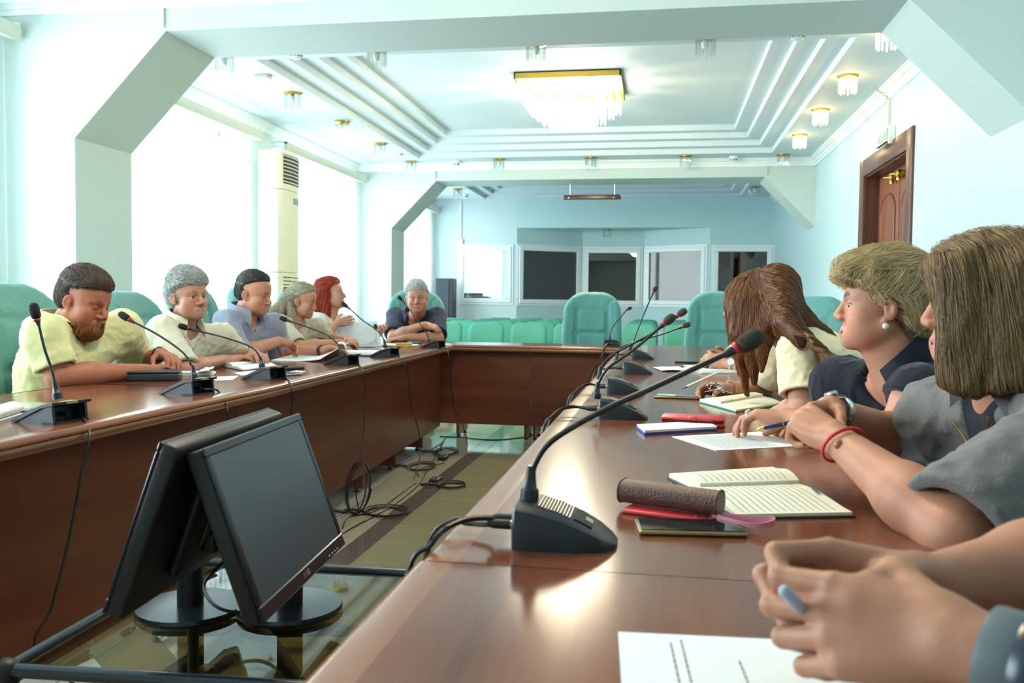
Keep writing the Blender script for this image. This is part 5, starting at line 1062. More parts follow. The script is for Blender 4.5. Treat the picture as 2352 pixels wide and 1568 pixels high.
# ---- woman with long ash-blonde hair held by a clip
wrR, wrL = at(782, 787, 5.35), at(800, 778, 5.6)
R = person('woman with long ash-blonde hair held by a brown clip, in a beige knit top, reading', dict(
    head=at(694, 691, 5.45), face=(6, -15, 0), sc=.93, nb=at(676, 731, 5.45), pel=(-2.48, 5.45, .56), shR=at(645, 742, 5.26), shL=at(728, 748, 5.66), elR=at(688, 795, 5.16), elL=at(755, 778, 5.75), wrR=wrR, wrL=wrL, bulk=.84, arm=.82, neck=.048, hs=.88, bust=True,
    headk=dict(jaw=.88, lid=-.003, fem=True, nose=.85), skin='bd866c', brow='5e4c40', lip='b0605c', brows=.6,
    hands=dict(R=dict(u=at(808, 789, 5.42)-wrR, n=(0, -.1, -1), curl=[(25, 30, 20)]*4), L=dict(u=at(815, 782, 5.5)-wrL, n=(0, 0, -1), curl=[(20, 25, 20)]*4))))
M_knit = cloth('beige_knit', 'd3cab0', .04, .8, 700); shirt(R, M_knit, .92, .012, 'round', .05, .006, (.006, 42), 7, .25)
ha1, ha2 = hair_mat('hair_ash_shell', '8b8068', '968a72'), hair_mat('hair_ash', '6f6450', 'd6cfb2')
H = Hair(R, .0042, (-.22, -.26, -.42), (.22, .18, .2)); H.E((0, -.016, .046), (.082, .104, .088), .01); H.E((0, -.06, .0), (.07, .062, .08), .03); H.E((0, .036, .06), (.066, .055, .048), .03)
H.hairline((-.12, -.09, -.03, .0, .03, .05, .07, .09, .14), (-.02, -.02, -.005, .008, .03, .05, .08, .098, .105), .3)
for x in (1, -1): H.E((x*.084, .0, -.012), (.02, .02, .034), .006, 's')
nb_ = (R.nb-R.c)@R.F/R.sc
for x, dx, dy, r in ((.035, .06, -.03, .032), (-.035, -.06, -.03, .032), (0, 0, -.06, .035)): H.K((x, -.085, .01), (x+dx, -.095+dy, -.12), .04, r+.008, .03); H.K((x+dx, -.095+dy, -.12), (x+dx*1.2, -.10+dy, -.20), r+.008, r, .03)
H.K((.06, -.06, -.05), (.085, .0, -.17), .028, .028, .02); H.K((.085, .0, -.17), (.075, .085, -.27), .028, .024, .02); H.K((.075, .085, -.27), (.07, .11, -.36), .024, .012, .02)
H.K((-.06, -.06, -.05), (-.08, .01, -.17), .024, .024, .02); H.K((-.08, .01, -.17), (-.06, .09, -.30), .024, .012, .02)
H.build(ha1, ha2, 4200, 16, .011, lambda x, y, z: V3(x*.6+.5*np.sin(z*70), np.where(z > .0, -1, .35), np.where(z > .03, .1, -1.)), .0007, seed=7, wr=(.004, 80), off=(-.001, .006), jit=.12)
MB().rbox((-.02, -.012, -.035), (.02, .012, .035), .008, 2, 0, Matrix.Translation(R.L((.03, -.118, .03))-R.off)).build('hair_clip', mat('clip_brown', '4a2a1c', .3), R.o)
MB().lathe([(.001, -.006), (.006, 0), (.001, .006)], 10, R.L((.082, .002, -.046))-R.off).build('earring', M_brass, R.o, 60)
# ---- red-haired woman with glasses, white lace blouse
wrR, wrL = at(760, 768, 5.98), at(872, 765, 6.30)
M_lens = glass('lens', (.95, .97, .97), .04); M_gold = mat('gold', 'd8b45a', .2, metal=1); M_silver = mat('silver', 'c9ccd0', .2, metal=1)
def glasses(R, mt, w_=.024, hgt=.018, r=.0012):
    t = []
    for x in (-1, 1):
        c_ = A3((x*.032, .094, -.003)); pts = [c_+A3((w_*cos(a), -.006*abs(cos(a)), hgt*sin(a))) for a in np.linspace(0, 2*pi, 24, False)]
        MB().tube([R.L(p)-R.off for p in pts], r, 6, True).build('glasses_rim', mt, R.o, 60); MB().add([R.L(p)-R.off for p in pts], [tuple(range(24))]).build('lens', M_lens, R.o)
        MB().tube([R.L(p)-R.off for p in ((x*.056, .088, .002), (x*.074, .06, .004), (x*.083, .0, .004), (x*.082, -.02, -.01))], r, 6).build('temple', mt, R.o, 60)
    MB().tube([R.L(p)-R.off for p in ((-.008, .098, .002), (0, .104, .005), (.008, .098, .002))], r, 6).build('bridge', mt, R.o, 60)
R = person('red-haired woman with glasses in a white lace blouse, speaking into a microphone', dict(
    head=at(760, 677, 6.15), face=(6, 9, 0), sc=.97, nb=at(755, 722, 6.15), pel=(-2.50, 6.2, .56), shR=at(727, 738, 5.93), shL=at(800, 742, 6.38), elR=at(735, 790, 5.85), elL=at(835, 790, 6.5), wrR=at(773, 742, 5.98), wrL=wrL, bulk=1.1, arm=.95, neck=.056, hs=.9, bust=True,
    headk=dict(jaw=.98, fat=.006, lid=.002, fem=True, nose=.95, mouth_open=.006), skin='c8937c', brow='7a4a38', lip='b8605c',
    hands=dict(R=dict(u=(.6, .6, .15), n=(-.8, .3, -.2), curl=[(15, 20, 15)]*4), L=dict(u=(.2, -.5, .5), n=(.6, -.6, -.2), curl=[(35, 50, 30)]*4))))
M_lace = cloth('white_lace', 'eeede8', .05, .8, 260); shirt(R, M_lace, .85, .014, 'v', .10, .006, (.008, 45), 8, .3)
glasses(R, M_silver)
hr1, hr2 = hair_mat('hair_red_shell', '8a2616', '96301e'), hair_mat('hair_red', '7a1c12', 'd0502c')
H = Hair(R, .0042, (-.2, -.22, -.26), (.2, .18, .2)); H.E((0, -.018, .046), (.088, .110, .094), .01); H.E((0, .036, .062), (.07, .058, .055), .03); H.E((0, -.06, -.05), (.088, .075, .12), .04)
for x in (-1, 1): H.K((x*.074, -.02, .03), (x*.080, -.03, -.15), .034, .036, .03)
H.hairline((-.2, -.12, -.05, 0, .03, .05, .07, .09, .14), (.0, .01, .02, .032, .045, .065, .09, .102, .11), .25)
H.build(hr1, hr2, 3400, 12, .011, lambda x, y, z: V3(x*1.5+.6*np.sin(z*80+y*40), -.5+0*x, np.where(z > .07, .1, -1.)), .0007, seed=9, wr=(.007, 80), off=(0, .010), jit=.4, lift=.012)
# ---- man in navy polo at the far corner
wrR, wrL = at(976, 745, 7.06), at(930, 776, 7.02)
R = person('silver-haired man in a navy polo at the far corner with crossed forearms', dict(
    head=at(958, 684, 7.12), face=(-76, -6, 4), sc=1.04, nb=at(953, 722, 7.3), pel=(-2.06, 7.58, .56), shR=at(908, 726, 7.35), shL=at(1003, 724, 7.35), elR=at(903, 774, 7.1), elL=at(1006, 776, 7.12), wrR=wrR, wrL=wrL, bulk=1.3, arm=1.15, neck=.064, belly=1.1,
    headk=dict(jaw=1.05, fat=.010, lid=.003, mouth_open=.003), skin='b8826a', brow='6a5a50', gaze=(6, 0),
    hands=dict(R=dict(u=at(1000, 752, 7.08)-wrR, n=(.1, .5, -.8), curl=[(25, 30, 20)]*4), L=dict(u=at(905, 778, 7.0)-wrL, n=(0, .2, -1), curl=[(10, 15, 10)]*4))))
M_navy = cloth('navy_pique', '30364a', .06); shirt(R, M_navy, .86, .017, 'v', .07, .007, (.005, 40), 10, .22); collar(R, M_navy, .042, .052, .07, 30, .01, low=-.012); buttons(R, M_black, .05, .10, 2)
hs1, hs2 = hair_mat('hair_silver_shell', 'b9bab6', 'c6c7c3'), hair_mat('hair_silver', 'a8a8a2', 'f0f0ec')
short_hair(R, hs1, hs2, 3500, .010, zs=(-.10, -.085, -.05, -.02, .02, .045, .06, .075, .14), ys=(-.05, -.04, -.02, .012, .02, .03, .06, .098, .11), top=.028, h=.005, seed=12, rad=.0012, dirfn=lambda x, y, z: V3(.6+x*2+.8*np.sin(y*70), .4+0*x, np.where(z > .07, .2, -1)), wr=(.007, 80), jit=.45, off=(0, .009), lift=.014)
# ---- hidden man beyond the long-haired woman
wrR, wrL = at(1672, 826, 4.62), at(1668, 834, 4.48)
R = person('man mostly hidden behind the long-haired woman, wearing a steel wristwatch', dict(
    head=at(1712, 700, 4.55), face=(186, -12, 0), sc=1.0, nb=at(1745, 748, 4.55), pel=(.74, 4.68, .56), shR=at(1752, 772, 4.76), shL=at(1768, 778, 4.33), elR=at(1775, 826, 4.82), elL=at(1770, 848, 4.35), wrR=wrR, wrL=wrL, bulk=1.0, neck=.058,
    headk=dict(lid=.0), skin='c08870', brow='3c2f28',
    hands=dict(R=dict(u=at(1635, 818, 4.6)-wrR, n=(.2, -.8, -.3), curl=[(45, 60, 40)]*4), L=dict(u=at(1632, 824, 4.5)-wrL, n=(.1, .6, -.7), curl=[(45, 70, 45)]*4))))
M_gsh = cloth('slate_cotton', '545b68'); shirt(R, M_gsh, .8, .014, 'round', .05, .007, (.008, 40), 14, .3)
short_hair(R, hd1, hd2, 1500, .004, zs=(-.10, -.085, -.05, -.02, .02, .045, .06, .075, .14), ys=(-.05, -.04, -.02, .004, .02, .03, .07, .112, .125), top=.02, h=.005, seed=15, rad=.0008)
w_ = wrL+nrm(R.el['L']-wrL)*.035
ring_band('watch_strap', M_silver, Vector(w_-R.off), wrL-R.el['L'], .032, .016, .004, R.o); MB().lathe([(.017, 0), (.018, .004), (.015, .008)], 20, M=Matrix.Translation(w_-R.off+A3((-.008, -.030, .012))) @ Vector((-.2, -1, .3)).to_track_quat('Z', 'X').to_matrix().to_4x4()).build('watch_face', mat('dial_white', 'd8dde2', .15), R.o, 40)
# ---- long-haired woman in cream
wrR, wrL = at(1668, 893, 3.22), at(1800, 958, 2.86)
R = person('woman with long auburn hair hanging over her face, in a cream short-sleeved blouse, writing', dict(
    head=at(1742, 705, 3.02), face=(188, -38, 4), sc=.95, nb=at(1808, 762, 3.0), pel=(.93, 3.0, .58), shR=at(1800, 790, 3.2), shL=at(1832, 806, 2.80), elR=at(1752, 893, 3.36), elL=at(1842, 940, 2.72), wrR=wrR, wrL=at(1770, 955, 2.95), bulk=.88, arm=.88, neck=.050, hs=.88, bust=True,
    headk=dict(jaw=.9, lid=-.004, fem=True, nose=.9), skin='b9826a', brow='5a4030', lip='b0605c', nail='1c1c20', h=.0036,
    hands=dict(R=dict(u=at(1612, 890, 3.20)-wrR, n=(.1, -.55, -.8), curl=[(35, 45, 25), (45, 55, 30), (55, 60, 35), (60, 65, 40)], thumb=(15, 15, 15)), L=dict(u=at(1730, 950, 3.0)-at(1770, 955, 2.95), n=DN, curl=[(15, 25, 15)]*4))))
M_cream = cloth('cream_cotton', 'e2d6b2', .03); shirt(R, M_cream, .74, .016, 'round', .05, .005, (.0055, 46), 16, .28)
glasses(R, M_gold)
hl1, hl2 = hair_mat('hair_auburn_shell', '4a2a1a', '5a3420'), hair_mat('hair_auburn', '3e2214', '9a6034', .32)
H = Hair(R, .0040, (-.30, -.30, -.34), (.34, .22, .18)); H.E((0, -.016, .044), (.083, .105, .084), .01); H.E((0, .02, .05), (.078, .075, .062), .02)
Wd = lambda p: (A3(p)-R.c)@R.F/R.sc
def WK(a, b, ra, rb, k=.025): H.s.cap(a, b, ra, rb, k)
for (x, y, z), q, r in (((-.06, .045, .04), at(1702, 835, 2.93), .034), ((-.065, .015, .02), at(1732, 880, 2.90), .040), ((-.05, .06, .03), at(1715, 905, 2.95), .022), ((.06, .05, .03), at(1700, 860, 3.12), .03), ((-.07, -.02, .01), at(1750, 850, 2.86), .042)):
    a = R.L((x, y, z)); mid_ = (a+A3(q))/2+A3((-.008, -.012, 0)); WK(a, mid_, .045, r*.9, .025); WK(mid_, q, r*.9, .006, .012)
for q, q2, r in ((at(1830, 735, 2.96), at(1925, 790, 2.95), .045), (at(1815, 755, 2.84), at(1905, 828, 2.72), .036), (at(1835, 740, 3.1), at(1930, 800, 3.08), .04), (at(1800, 740, 2.80), at(1872, 820, 2.66), .024)):
    a = R.L((-.02, -.09, .02)); WK(a, q, .06, r, .03); WK(q, q2, r, .018, .03)
H.E((0, .105, -.045), (.042, .05, .06), .02, 's'); H.E((.0, .10, -.02), (.04, .04, .05), .02, 's')
def dfa(x, y, z):
    w_ = np.stack([x, y, z], 1)*R.sc@R.F.T; fr = smooth01((-.02-w_[:, 0]+.05)/.06)[:, None]; g_ = np.stack([0*x, 0*x, -1+0*x], 1); bk = np.stack([1+0*x, 0*x, -.62+0*x], 1); d = g_*fr+bk*(1-fr); return d@R.F
H.build(hl1, hl2, 9000, 26, .0125, dfa, .00045, seed=17, wr=(.004, 90), off=(-.001, .005), jit=.07, root=lambda x, y, z: z > -.13)
MB().lathe([(.001, -.004), (.005, 0), (.001, .004)], 10, R.L((-.086, -.004, -.004))-R.off).build('ear_stud', M_gold, R.o, 60)
w_ = wrR+nrm(R.el['R']-wrR)*.02
b = MB()
for k in range(22): a = 2*pi*k/22; fx = Vector(nrm(wrR-R.el['R'])).to_track_quat('Z', 'X').to_matrix(); b.lathe([(.001, -.004), (.0045, 0), (.001, .004)], 6, Vector(w_-R.off)+fx @ Vector((.0285*cos(a), .0285*sin(a), 0)))
bb = b.build('bead_bracelet', mat('rose_beads', 'd8a890', .3, metal=.6), R.o, 60)
# ---- blonde woman in black
wrL, wrR = at(1812, 960, 2.20), at(1862, 952, 2.42)
R = person('woman with short blonde hair, pearl earring and sleeveless black top, seen in profile', dict(
    head=at(2030, 702, 2.2), face=(171, 1, 0), sc=.97, nb=at(2062, 842, 2.2), pel=(.86, 2.2, .58), shR=at(1930, 885, 2.36), shL=at(2115, 915, 2.03), elR=at(1945, 965, 2.52), elL=at(2035, 1045, 2.00), wrR=wrR, wrL=wrL, bulk=1.02, arm=1.1, neck=.062, hs=.93, bust=True,
    headk=dict(jaw=.98, fat=.010, lid=.0022, fem=True, nose=.85), skin='ba8066', flush='c07060', brow='33261f', brows=1., lip='a85a58', gaze=(16, -3), h=.0030, nail='dba896',
    hands=dict(L=dict(u=at(1742, 948, 2.24)-wrL, n=(.25, -.25, -1), curl=[(35, 35, 20), (30, 32, 20), (36, 38, 22), (42, 42, 25)], spread=.12, thumb=(10, 10, 5)), R=dict(u=at(1800, 965, 2.36)-wrR, n=DN, curl=[(20, 25, 15)]*4))))
M_blk = cloth('black_viscose', '1d2029', .05, .25); shirt(R, M_blk, .13, .015, 'v', .15, .005, (.004, 46), 18, .20, vw=.032)
collar(R, M_blk, .045, .07, .11, 40, .03, r=.068, low=.0)
seam(R, 'placket', M_blk, [(.01, .17), (.012, .26), (.012, .36)], .003)
hb1, hb2 = hair_mat('hair_blonde_shell', 'b0905e', 'c2a06c'), hair_mat('hair_blonde', '967645', 'f2dcae', .40)
H = Hair(R, .0034, (-.18, -.2, -.19), (.18, .2, .22)); H.E((0, -.016, .050), (.090, .116, .096), .01); H.E((0, .042, .072), (.078, .072, .056), .03); H.E((0, -.062, -.012), (.074, .060, .085), .03); H.K((-.04, .085, .075), (.05, .09, .07), .032, .032, .03)
H.K((-.068, .045, .045), (-.072, .028, .008), .02, .014, .02)
H.hairline((-.14, -.10, -.06, -.02, .0, .018, .035, .05, .065, .14), (-.055, -.048, -.03, -.012, .022, .042, .055, .10, .142, .16), .18)
for x in (-1, 1): H.E((x*.085, -.012, -.010), (.024, .026, .036), .006, 's')
H.taper(lambda x, y, z: -(z+.098), .02, .03)
H.build(hb1, hb2, 8000, 13, .009, lambda x, y, z: V3(-.35+x*1.5+.25*np.sin(y*50+z*30), np.where(z > .03, .75, -.5), np.where(z > .085, -.05, -.9)), .00042, seed=19, wr=(.006, 75), off=(-.001, .010), jit=.25, lift=.012)
H2 = Hair(R, .0034, (-.14, -.17, -.16), (.14, .05, .03)); H2.E((0, -.05, -.03), (.0735, .066, .088), .01); H2.hairline((-.14, -.10, -.05, -.02, .0), (-.05, -.042, -.026, -.012, -.01), .0); H2.limit(lambda x, y, z: -(z+.10)); 
for x in (-1, 1): H2.E((x*.085, -.010, -.010), (.024, .022, .036), .006, 's')
H2.build(hair_mat('hair_nape_shell', '5c4a36', '66523c'), hair_mat('hair_nape', '4a3a2a', '8a7450'), 2200, 7, .006, lambda x, y, z: V3(x, -.3+0*x, -1+0*x), .0004, 'nape_hair', seed=20, wr=(.002, 140), off=(0, .003))
M_pearl = mat('pearl', 'e8e2d6', .15, spec=.7)
MB().lathe([(.0075*sin(a)+.0003, .0075*cos(a)) for a in np.linspace(.05, pi-.05, 12)], 16, R.L((-.083, .000, -.048))-R.off).build('pearl_earring', M_pearl, R.o, 180)
b = MB()
for sg in (-1, 1):
    for k in range(34):
        d = .05+.0075*k; l = sg*(.062-.0012*k); p = on_surface(R.shirt, R.nb+R.fw*.4-R.up*d+R.lat*l, -R.fw)+R.fw*.003; b.lathe([(.0004, -.0035), (.0026, 0), (.0004, .0035)], 6, p-R.off)
nk = b.build('bead_necklace', M_gold, R.o, 60); nk['kind'] = 'stuff'
def rings(R, side, idx, mt, sc_=1.):
    for i in idx:
        w2 = R.wr[side]; hd = R.P['hands'][side]; u = nrm(hd['u']); n = A3(hd['n']); n = nrm(n-u*(n@u)); t = np.cross(u, n)*(1 if side == 'R' else -1); K = [(.088, .029), (.092, .009), (.087, -.011), (.078, -.029)][i]; d0 = nrm(u+t*hd.get('spread', .06)*(1.5-i)); a = R_((hd.get('curl') or [(20, 30, 20)]*4)[i][0]); d = d0*cos(a)+n*sin(a); hs = R.P.get('hs', 1.); p = w2+(u*K[0]+t*K[1])*hs+d*.022*hs; ring_band('ring', mt, Vector(p-R.off), d, .0098*hs, .006, .0022, R.o); MB().lathe([(.004, 0), (.0055, .003), (.002, .006)], 10, M=Matrix.Translation(p-R.off-(n*cos(a)-d0*sin(a))*.0105*hs) @ Vector(-(n*cos(a)-d0*sin(a))).to_track_quat('Z', 'X').to_matrix().to_4x4()).build('ring_stone', M_pearl, R.o, 60)
rings(R, 'L', (1, 2), M_silver)
# ---- woman with brown bob, grey linen shirt
wrL, wrR = at(1915, 1004, 1.56), at(1902, 938, 1.82)
R = person('woman with a thick brown bob in a grey linen shirt, holding a navy pen', dict(
    head=at(2272, 700, 1.66), face=(164, -2, 0), sc=.97, nb=at(2310, 880, 1.68), pel=(.90, 1.66, .58), shR=at(2155, 955, 1.88), shL=at(2490, 985, 1.45), elR=at(2115, 1030, 2.02), elL=at(2195, 1228, 1.30), wrR=wrR, wrL=wrL, bulk=1.12, arm=1.12, neck=.058, hs=.95, bust=True,
    headk=dict(jaw=.98, fat=.006, lid=.002, fem=True, nose=.8), skin='b57c62', flush='b06050', brow='5a4636', lip='a85a58', h=.0032, nail='dba896',
    hands=dict(L=dict(u=at(1868, 975, 1.60)-wrL, n=(-.25, .85, -.35), curl=[(62, 88, 50), (66, 90, 50), (68, 90, 50), (70, 90, 50)], thumb=(25, 25, 20)), R=dict(u=at(1838, 950, 1.76)-wrR, n=(-.15, -.75, -.7), curl=[(45, 45, 25), (50, 55, 30), (55, 60, 35), (60, 65, 40)], thumb=(10, 15, 15)))))
M_grey = cloth('grey_linen', '6f6c69', .06, .5, 320); M_tee = cloth('black_tee', '1d2026', .04, .2)
shirt(R, M_tee, .10, .010, 'round', .05, .006, (.002, 40), 21, 0, name='undershirt', hollow=False, throat=False); R.tee = R.shirt
def open_front(R, s):
    pass
_sh = shirt
def grey_shirt(R):
    P = R.P; pts = np.array([R.nb+R.up*.08, R.pel-A3((0, 0, .08)), R.sh['R'], R.sh['L'], R.el['R'], R.el['L']]); lo = pts.min(0)-.24; hi = pts.max(0)+.24; hi[2] = R.nb[2]+.12; lo[2] = R.pel[2]
    s = SDF(lo, hi, .0052); R.torso(s, .020)
    for k, fr in (('R', .90), ('L', .99)):
        q, e = R.sh[k], R.el[k]; d = nrm(e-q); end = q+(e-q)*fr; s.cap(q, end+d*.03, .078, .102, .03)
    s.wrinkle(.006, 40, 9, 23, (1, 1, .75)); s.wrinkle(.0028, 90, 8, 24)
    for k, fr in (('R', .90), ('L', .99)):
        q, e = R.sh[k], R.el[k]; d = nrm(e-q); end = q+(e-q)*fr; s.cap(end, end+d*.16, .125, None, .004, 's', (end, -d)); s.cap(end-d*.04, end+d*.08, .068, .078, .004, 's')
    nr = R.nr+.016; s.cap(R.nb-R.up*.03, R.L((0, -.01, -.06)), nr*1.2, nr, .012, 's')
    # open front: a long wedge from the neck down, showing the tee
    a = R.nb+R.up*.05+R.fw*.13; c_ = R.nb-R.up*.36+R.fw*.20; s.cap(a, c_, .085, .05, .008, 's'); s.cap(a-R.fw*.05, R.nb-R.up*.16+R.fw*.10, .06, .03, .008, 's')
    V, Q = s.nets(); V = relax(V, Q, 1, .3); R.shirt = s; return link('shirt', npmesh('shirt', V-R.off, Q, M_grey), R.o)
grey_shirt(R); collar(R, M_grey, .045, .07, .12, 44, .045, r=.068, low=.0)
for d, l in ((.10, -.095), (.19, -.085), (.28, -.07)):
    p = on_surface(R.shirt, R.nb+R.fw*.45-R.up*d+R.lat*l, -R.fw); M = Matrix.Translation(p-R.off) @ Vector(R.fw).to_track_quat('Z', 'X').to_matrix().to_4x4(); MB().lathe([(.0075, -.002), (.0075, .0025), (.0055, .0035), (.003, .0018)], 14, M=M).build('button', mat('button_grey', '5f7078', .3) if 'button_grey' not in bpy.data.materials else bpy.data.materials['button_grey'], R.o, 50)
b = MB(); pn = []
for sg in (-1, 1):
    pl_ = []
    for k in range(10):
        d = .01+.019*k; l = sg*(.062-.0066*k); q = R.nb+R.fw*.32-R.up*d+R.lat*l; p = q.copy()
        for _ in range(80):
            v = min(R.shirt.sample(p[None], False)[0], R.body.sample(p[None], False)[0], R.tee.sample(p[None], False)[0])
            if v < .012: break
            p = p-R.fw*.004
        pl_.append(p+R.fw*.002-R.off)
    b.tube(spline(pl_, 3), .0022, 6); pn.append(pl_[-1])
b.build('gold_chain', M_gold, R.o, 60); e = (pn[0]+pn[1])/2; b = MB(); b.tube([e, e-A3((0, 0, .03))], .0018, 6); b.lathe([(.001, -.002), (.009, -.001), (.009, .001), (.001, .002)], 14, M=Matrix.Translation(e-A3((0, 0, .038))) @ Vector(R.fw).to_track_quat('Z', 'X').to_matrix().to_4x4()); b.build('pendant', M_gold, R.o, 60)
M_redc = mat('red_cord', 'c0202c', .5)
w_ = wrL+nrm(R.el['L']-wrL)*.028; ring_band('red_bracelet', M_redc, Vector(w_-R.off), wrL-R.el['L']+A3((0, .0, .09)), .0355, .006, .004, R.o)
MB().lathe([(.003, -.008), (.0065, -.004), (.0065, .004), (.003, .008)], 12, M=Matrix.Translation(w_-R.off+A3((-.015, -.034, .006))) @ Matrix.Rotation(.4, 4, 'Y')).build('bracelet_bead', mat('bead_amber', 'a06a3a', .3), R.o, 60)
w_ = wrR+nrm(R.el['R']-wrR)*.03; ring_band('watch_bracelet', M_silver, Vector(w_-R.off), wrR-R.el['R'], .033, .017, .004, R.o, 1.0); MB().lathe([(.014, 0), (.0145, .005), (.011, .008)], 18, M=Matrix.Translation(w_-R.off+A3((-.012, 0, .034))) @ Vector((-.3, 0, 1)).to_track_quat('Z', 'X').to_matrix().to_4x4()).build('watch_case', M_silver, R.o, 40)
rings(R, 'R', (2,), M_gold)
hn1, hn2 = hair_mat('hair_bob_shell', '4a3320', '5a4028'), hair_mat('hair_bob', '3d2813', 'a07c4c', .40)
H = Hair(R, .0036, (-.20, -.22, -.24), (.20, .18, .20)); H.E((0, -.016, .046), (.092, .116, .094), .01); H.E((0, .038, .062), (.080, .070, .058), .03); H.E((0, -.055, -.06), (.098, .082, .145), .05)
for x in (-1, 1): H.K((x*.070, .046, .05), (x*.084, .042, -.155), .040, .044, .03); H.K((x*.08, -.03, .04), (x*.090, -.03, -.165), .04, .045, .03)
H.E((0, .125, -.06), (.062, .070, .115), .02, 's')
H.limit(lambda x, y, z: -(z+.150+.006*np.sin(y*60)+.03*np.clip(y, -.1, .1)))
H.build(hn1, hn2, 11000, 22, .0115, lambda x, y, z: V3(np.sign(x)*.9*np.clip((z-.02)/.08, 0, 1)+.08*np.sin(z*60), -.12-.35*np.clip((z-.05)/.08, 0, 1), np.where(z > .10, -.15, -1.)), .00042, seed=25, wr=(.004, 85), off=(-.001, .007), jit=.08, root=lambda x, y, z: z > -.12)
# ---- person at the very front right: only hands, forearms and a dark sleeve reach into view
wrL, wrR = at(2195, 1475, .67), at(2130, 1350, .80)
R = person('person at the lower right corner, blurred hands holding a pen, dark smartwatch on wrist', dict(
    head=(.86, .52, 1.16), face=(165, -10, 0), sc=1.02, nb=(.88, .53, .98), pel=(.95, .52, .56), shR=(.80, .73, .95), shL=(.80, .33, .93), elR=at(2520, 1290, .86), elL=(.53, .43, .80), wrR=wrR, wrL=wrL, bulk=1.05, neck=.06, hs=1.03, h=.0026, skin='ac765c',
    nail='c99886', paint=lambda L, sc: [],
    hands=dict(L=dict(u=at(1960, 1440, .70)-wrL, n=(-.05, .85, -.42), curl=[(12, 92, 40), (20, 92, 45), (28, 92, 45), (34, 92, 45)], thumb=(16, 18, 22), tout=.8), R=dict(u=at(1900, 1318, .80)-wrR, n=(-.1, -.80, -.52), curl=[(18, 80, 40), (24, 84, 42), (30, 86, 44), (34, 88, 44)], thumb=(14, 18, 20), tout=.8))))
M_dk = cloth('dark_navy_cotton', '2a3342', .05); shirt(R, M_dk, dict(R=.6, L=.8), .016, 'round', .05, .0065, (.008, 40), 27, .3)
short_hair(R, hm1, hm2, 1200, .004, h=.005, seed=28, top=.02)
R5 = R
M_strap = mat('watch_strap_grey', '5f676b', .45); M_wdark = mat('watch_dark', '1c2633', .25)
ax_ = wrL-R.el['L']; w_ = wrL-nrm(ax_)*.035; ring_band('watch_strap', M_strap, Vector(w_-R.off), ax_, .0325, .026, .004, R.o)
w2 = wrL-nrm(ax_)*.062; ring_band('watch_case', M_wdark, Vector(w2-R.off), ax_, .034, .034, .010, R.o)
# ================================================================== THINGS ON THE TABLES
M_paper = mat('paper', 'f4f5f4', .7, spec=.2); M_cream_p = mat('paper_cream', 'efe9d2', .7, spec=.2); M_ink = mat('ink', '8b8f96', .7); M_inkd = mat('ink_dark', '4a4e57', .7); M_bluei = mat('ink_blue', '4a5a9a', .6)
def quad_frame(pts):
    p = [A3(q) for q in pts]; return p
def sheet(label, pts, z=T+.0012, th=.0012, lines=0, mt=None, ink=None, curl=None, group=None, cols=((.08, .92),), span=(.1, .92), ragged=.25, lw=.22):
    """a sheet from four table points a,b,c,d (a->b is the far-left edge of the text rows); printed rows are thin flat strips"""
    a, b, c, d = [A3((q[0], q[1], 0)) for q in pts]; o = thing('paper_sheet', label, 'paper', (a[0], a[1], 0), 0, group); off = a
    def P(u, v, h=0):
        q = a*(1-u)*(1-v)+b*u*(1-v)+c*u*v+d*(1-u)*v; zz = z+h+(curl(u, v) if curl else 0); return A3((q[0], q[1], zz))-off
    n = 10 if curl else 1; V = []; F = []
    for i in range(n+1):
        for j in range(n+1): V += [P(i/n, j/n), P(i/n, j/n, -th)]
    w_ = (n+1)*2
    for i in range(n):
        for j in range(n):
            k = i*w_+j*2; F += [(k, k+w_, k+w_+2, k+2), (k+1, k+3, k+w_+3, k+w_+1)]
    for i in range(n): k = i*w_; e = k+n*2; F += [(k, k+1, k+w_+1, k+w_), (e, e+w_, e+w_+1, e+1)]
    for j in range(n): k = j*2; e = n*w_+j*2; F += [(k, k+2, k+3, k+1), (e, e+1, e+3, e+2)]
    MB().add(V, F).build('sheet', mt or M_paper, o, 40 if curl else None)
    if lines:
        bb = MB(); rg = random.Random(len(label)); st_ = (span[1]-span[0])/lines
        for i in range(lines):
            v = span[0]+st_*i
            for (u0, u1) in cols:
                x = u0; end = u1-(ragged*(u1-u0)*rg.random() if rg.random() < .4 else 0)
                while x < end:
                    ww = min(.03+.07*rg.random(), end-x); q = [P(x, v, .0003), P(x+ww, v, .0003), P(x+ww, v+st_*lw*1.6, .0003), P(x, v+st_*lw*1.6, .0003)]; bb.add(q, [(0, 1, 2, 3)]); x += ww+.012
        t = bb.build('printed_text', ink or M_ink, o); t['kind'] = 'stuff'
    return o
Z = lambda *q: [atz(*p) for p in q]
def par(a, b, d): a, b, d = A3(a), A3(b), A3(d); return [a, b, b+(d-a), d]
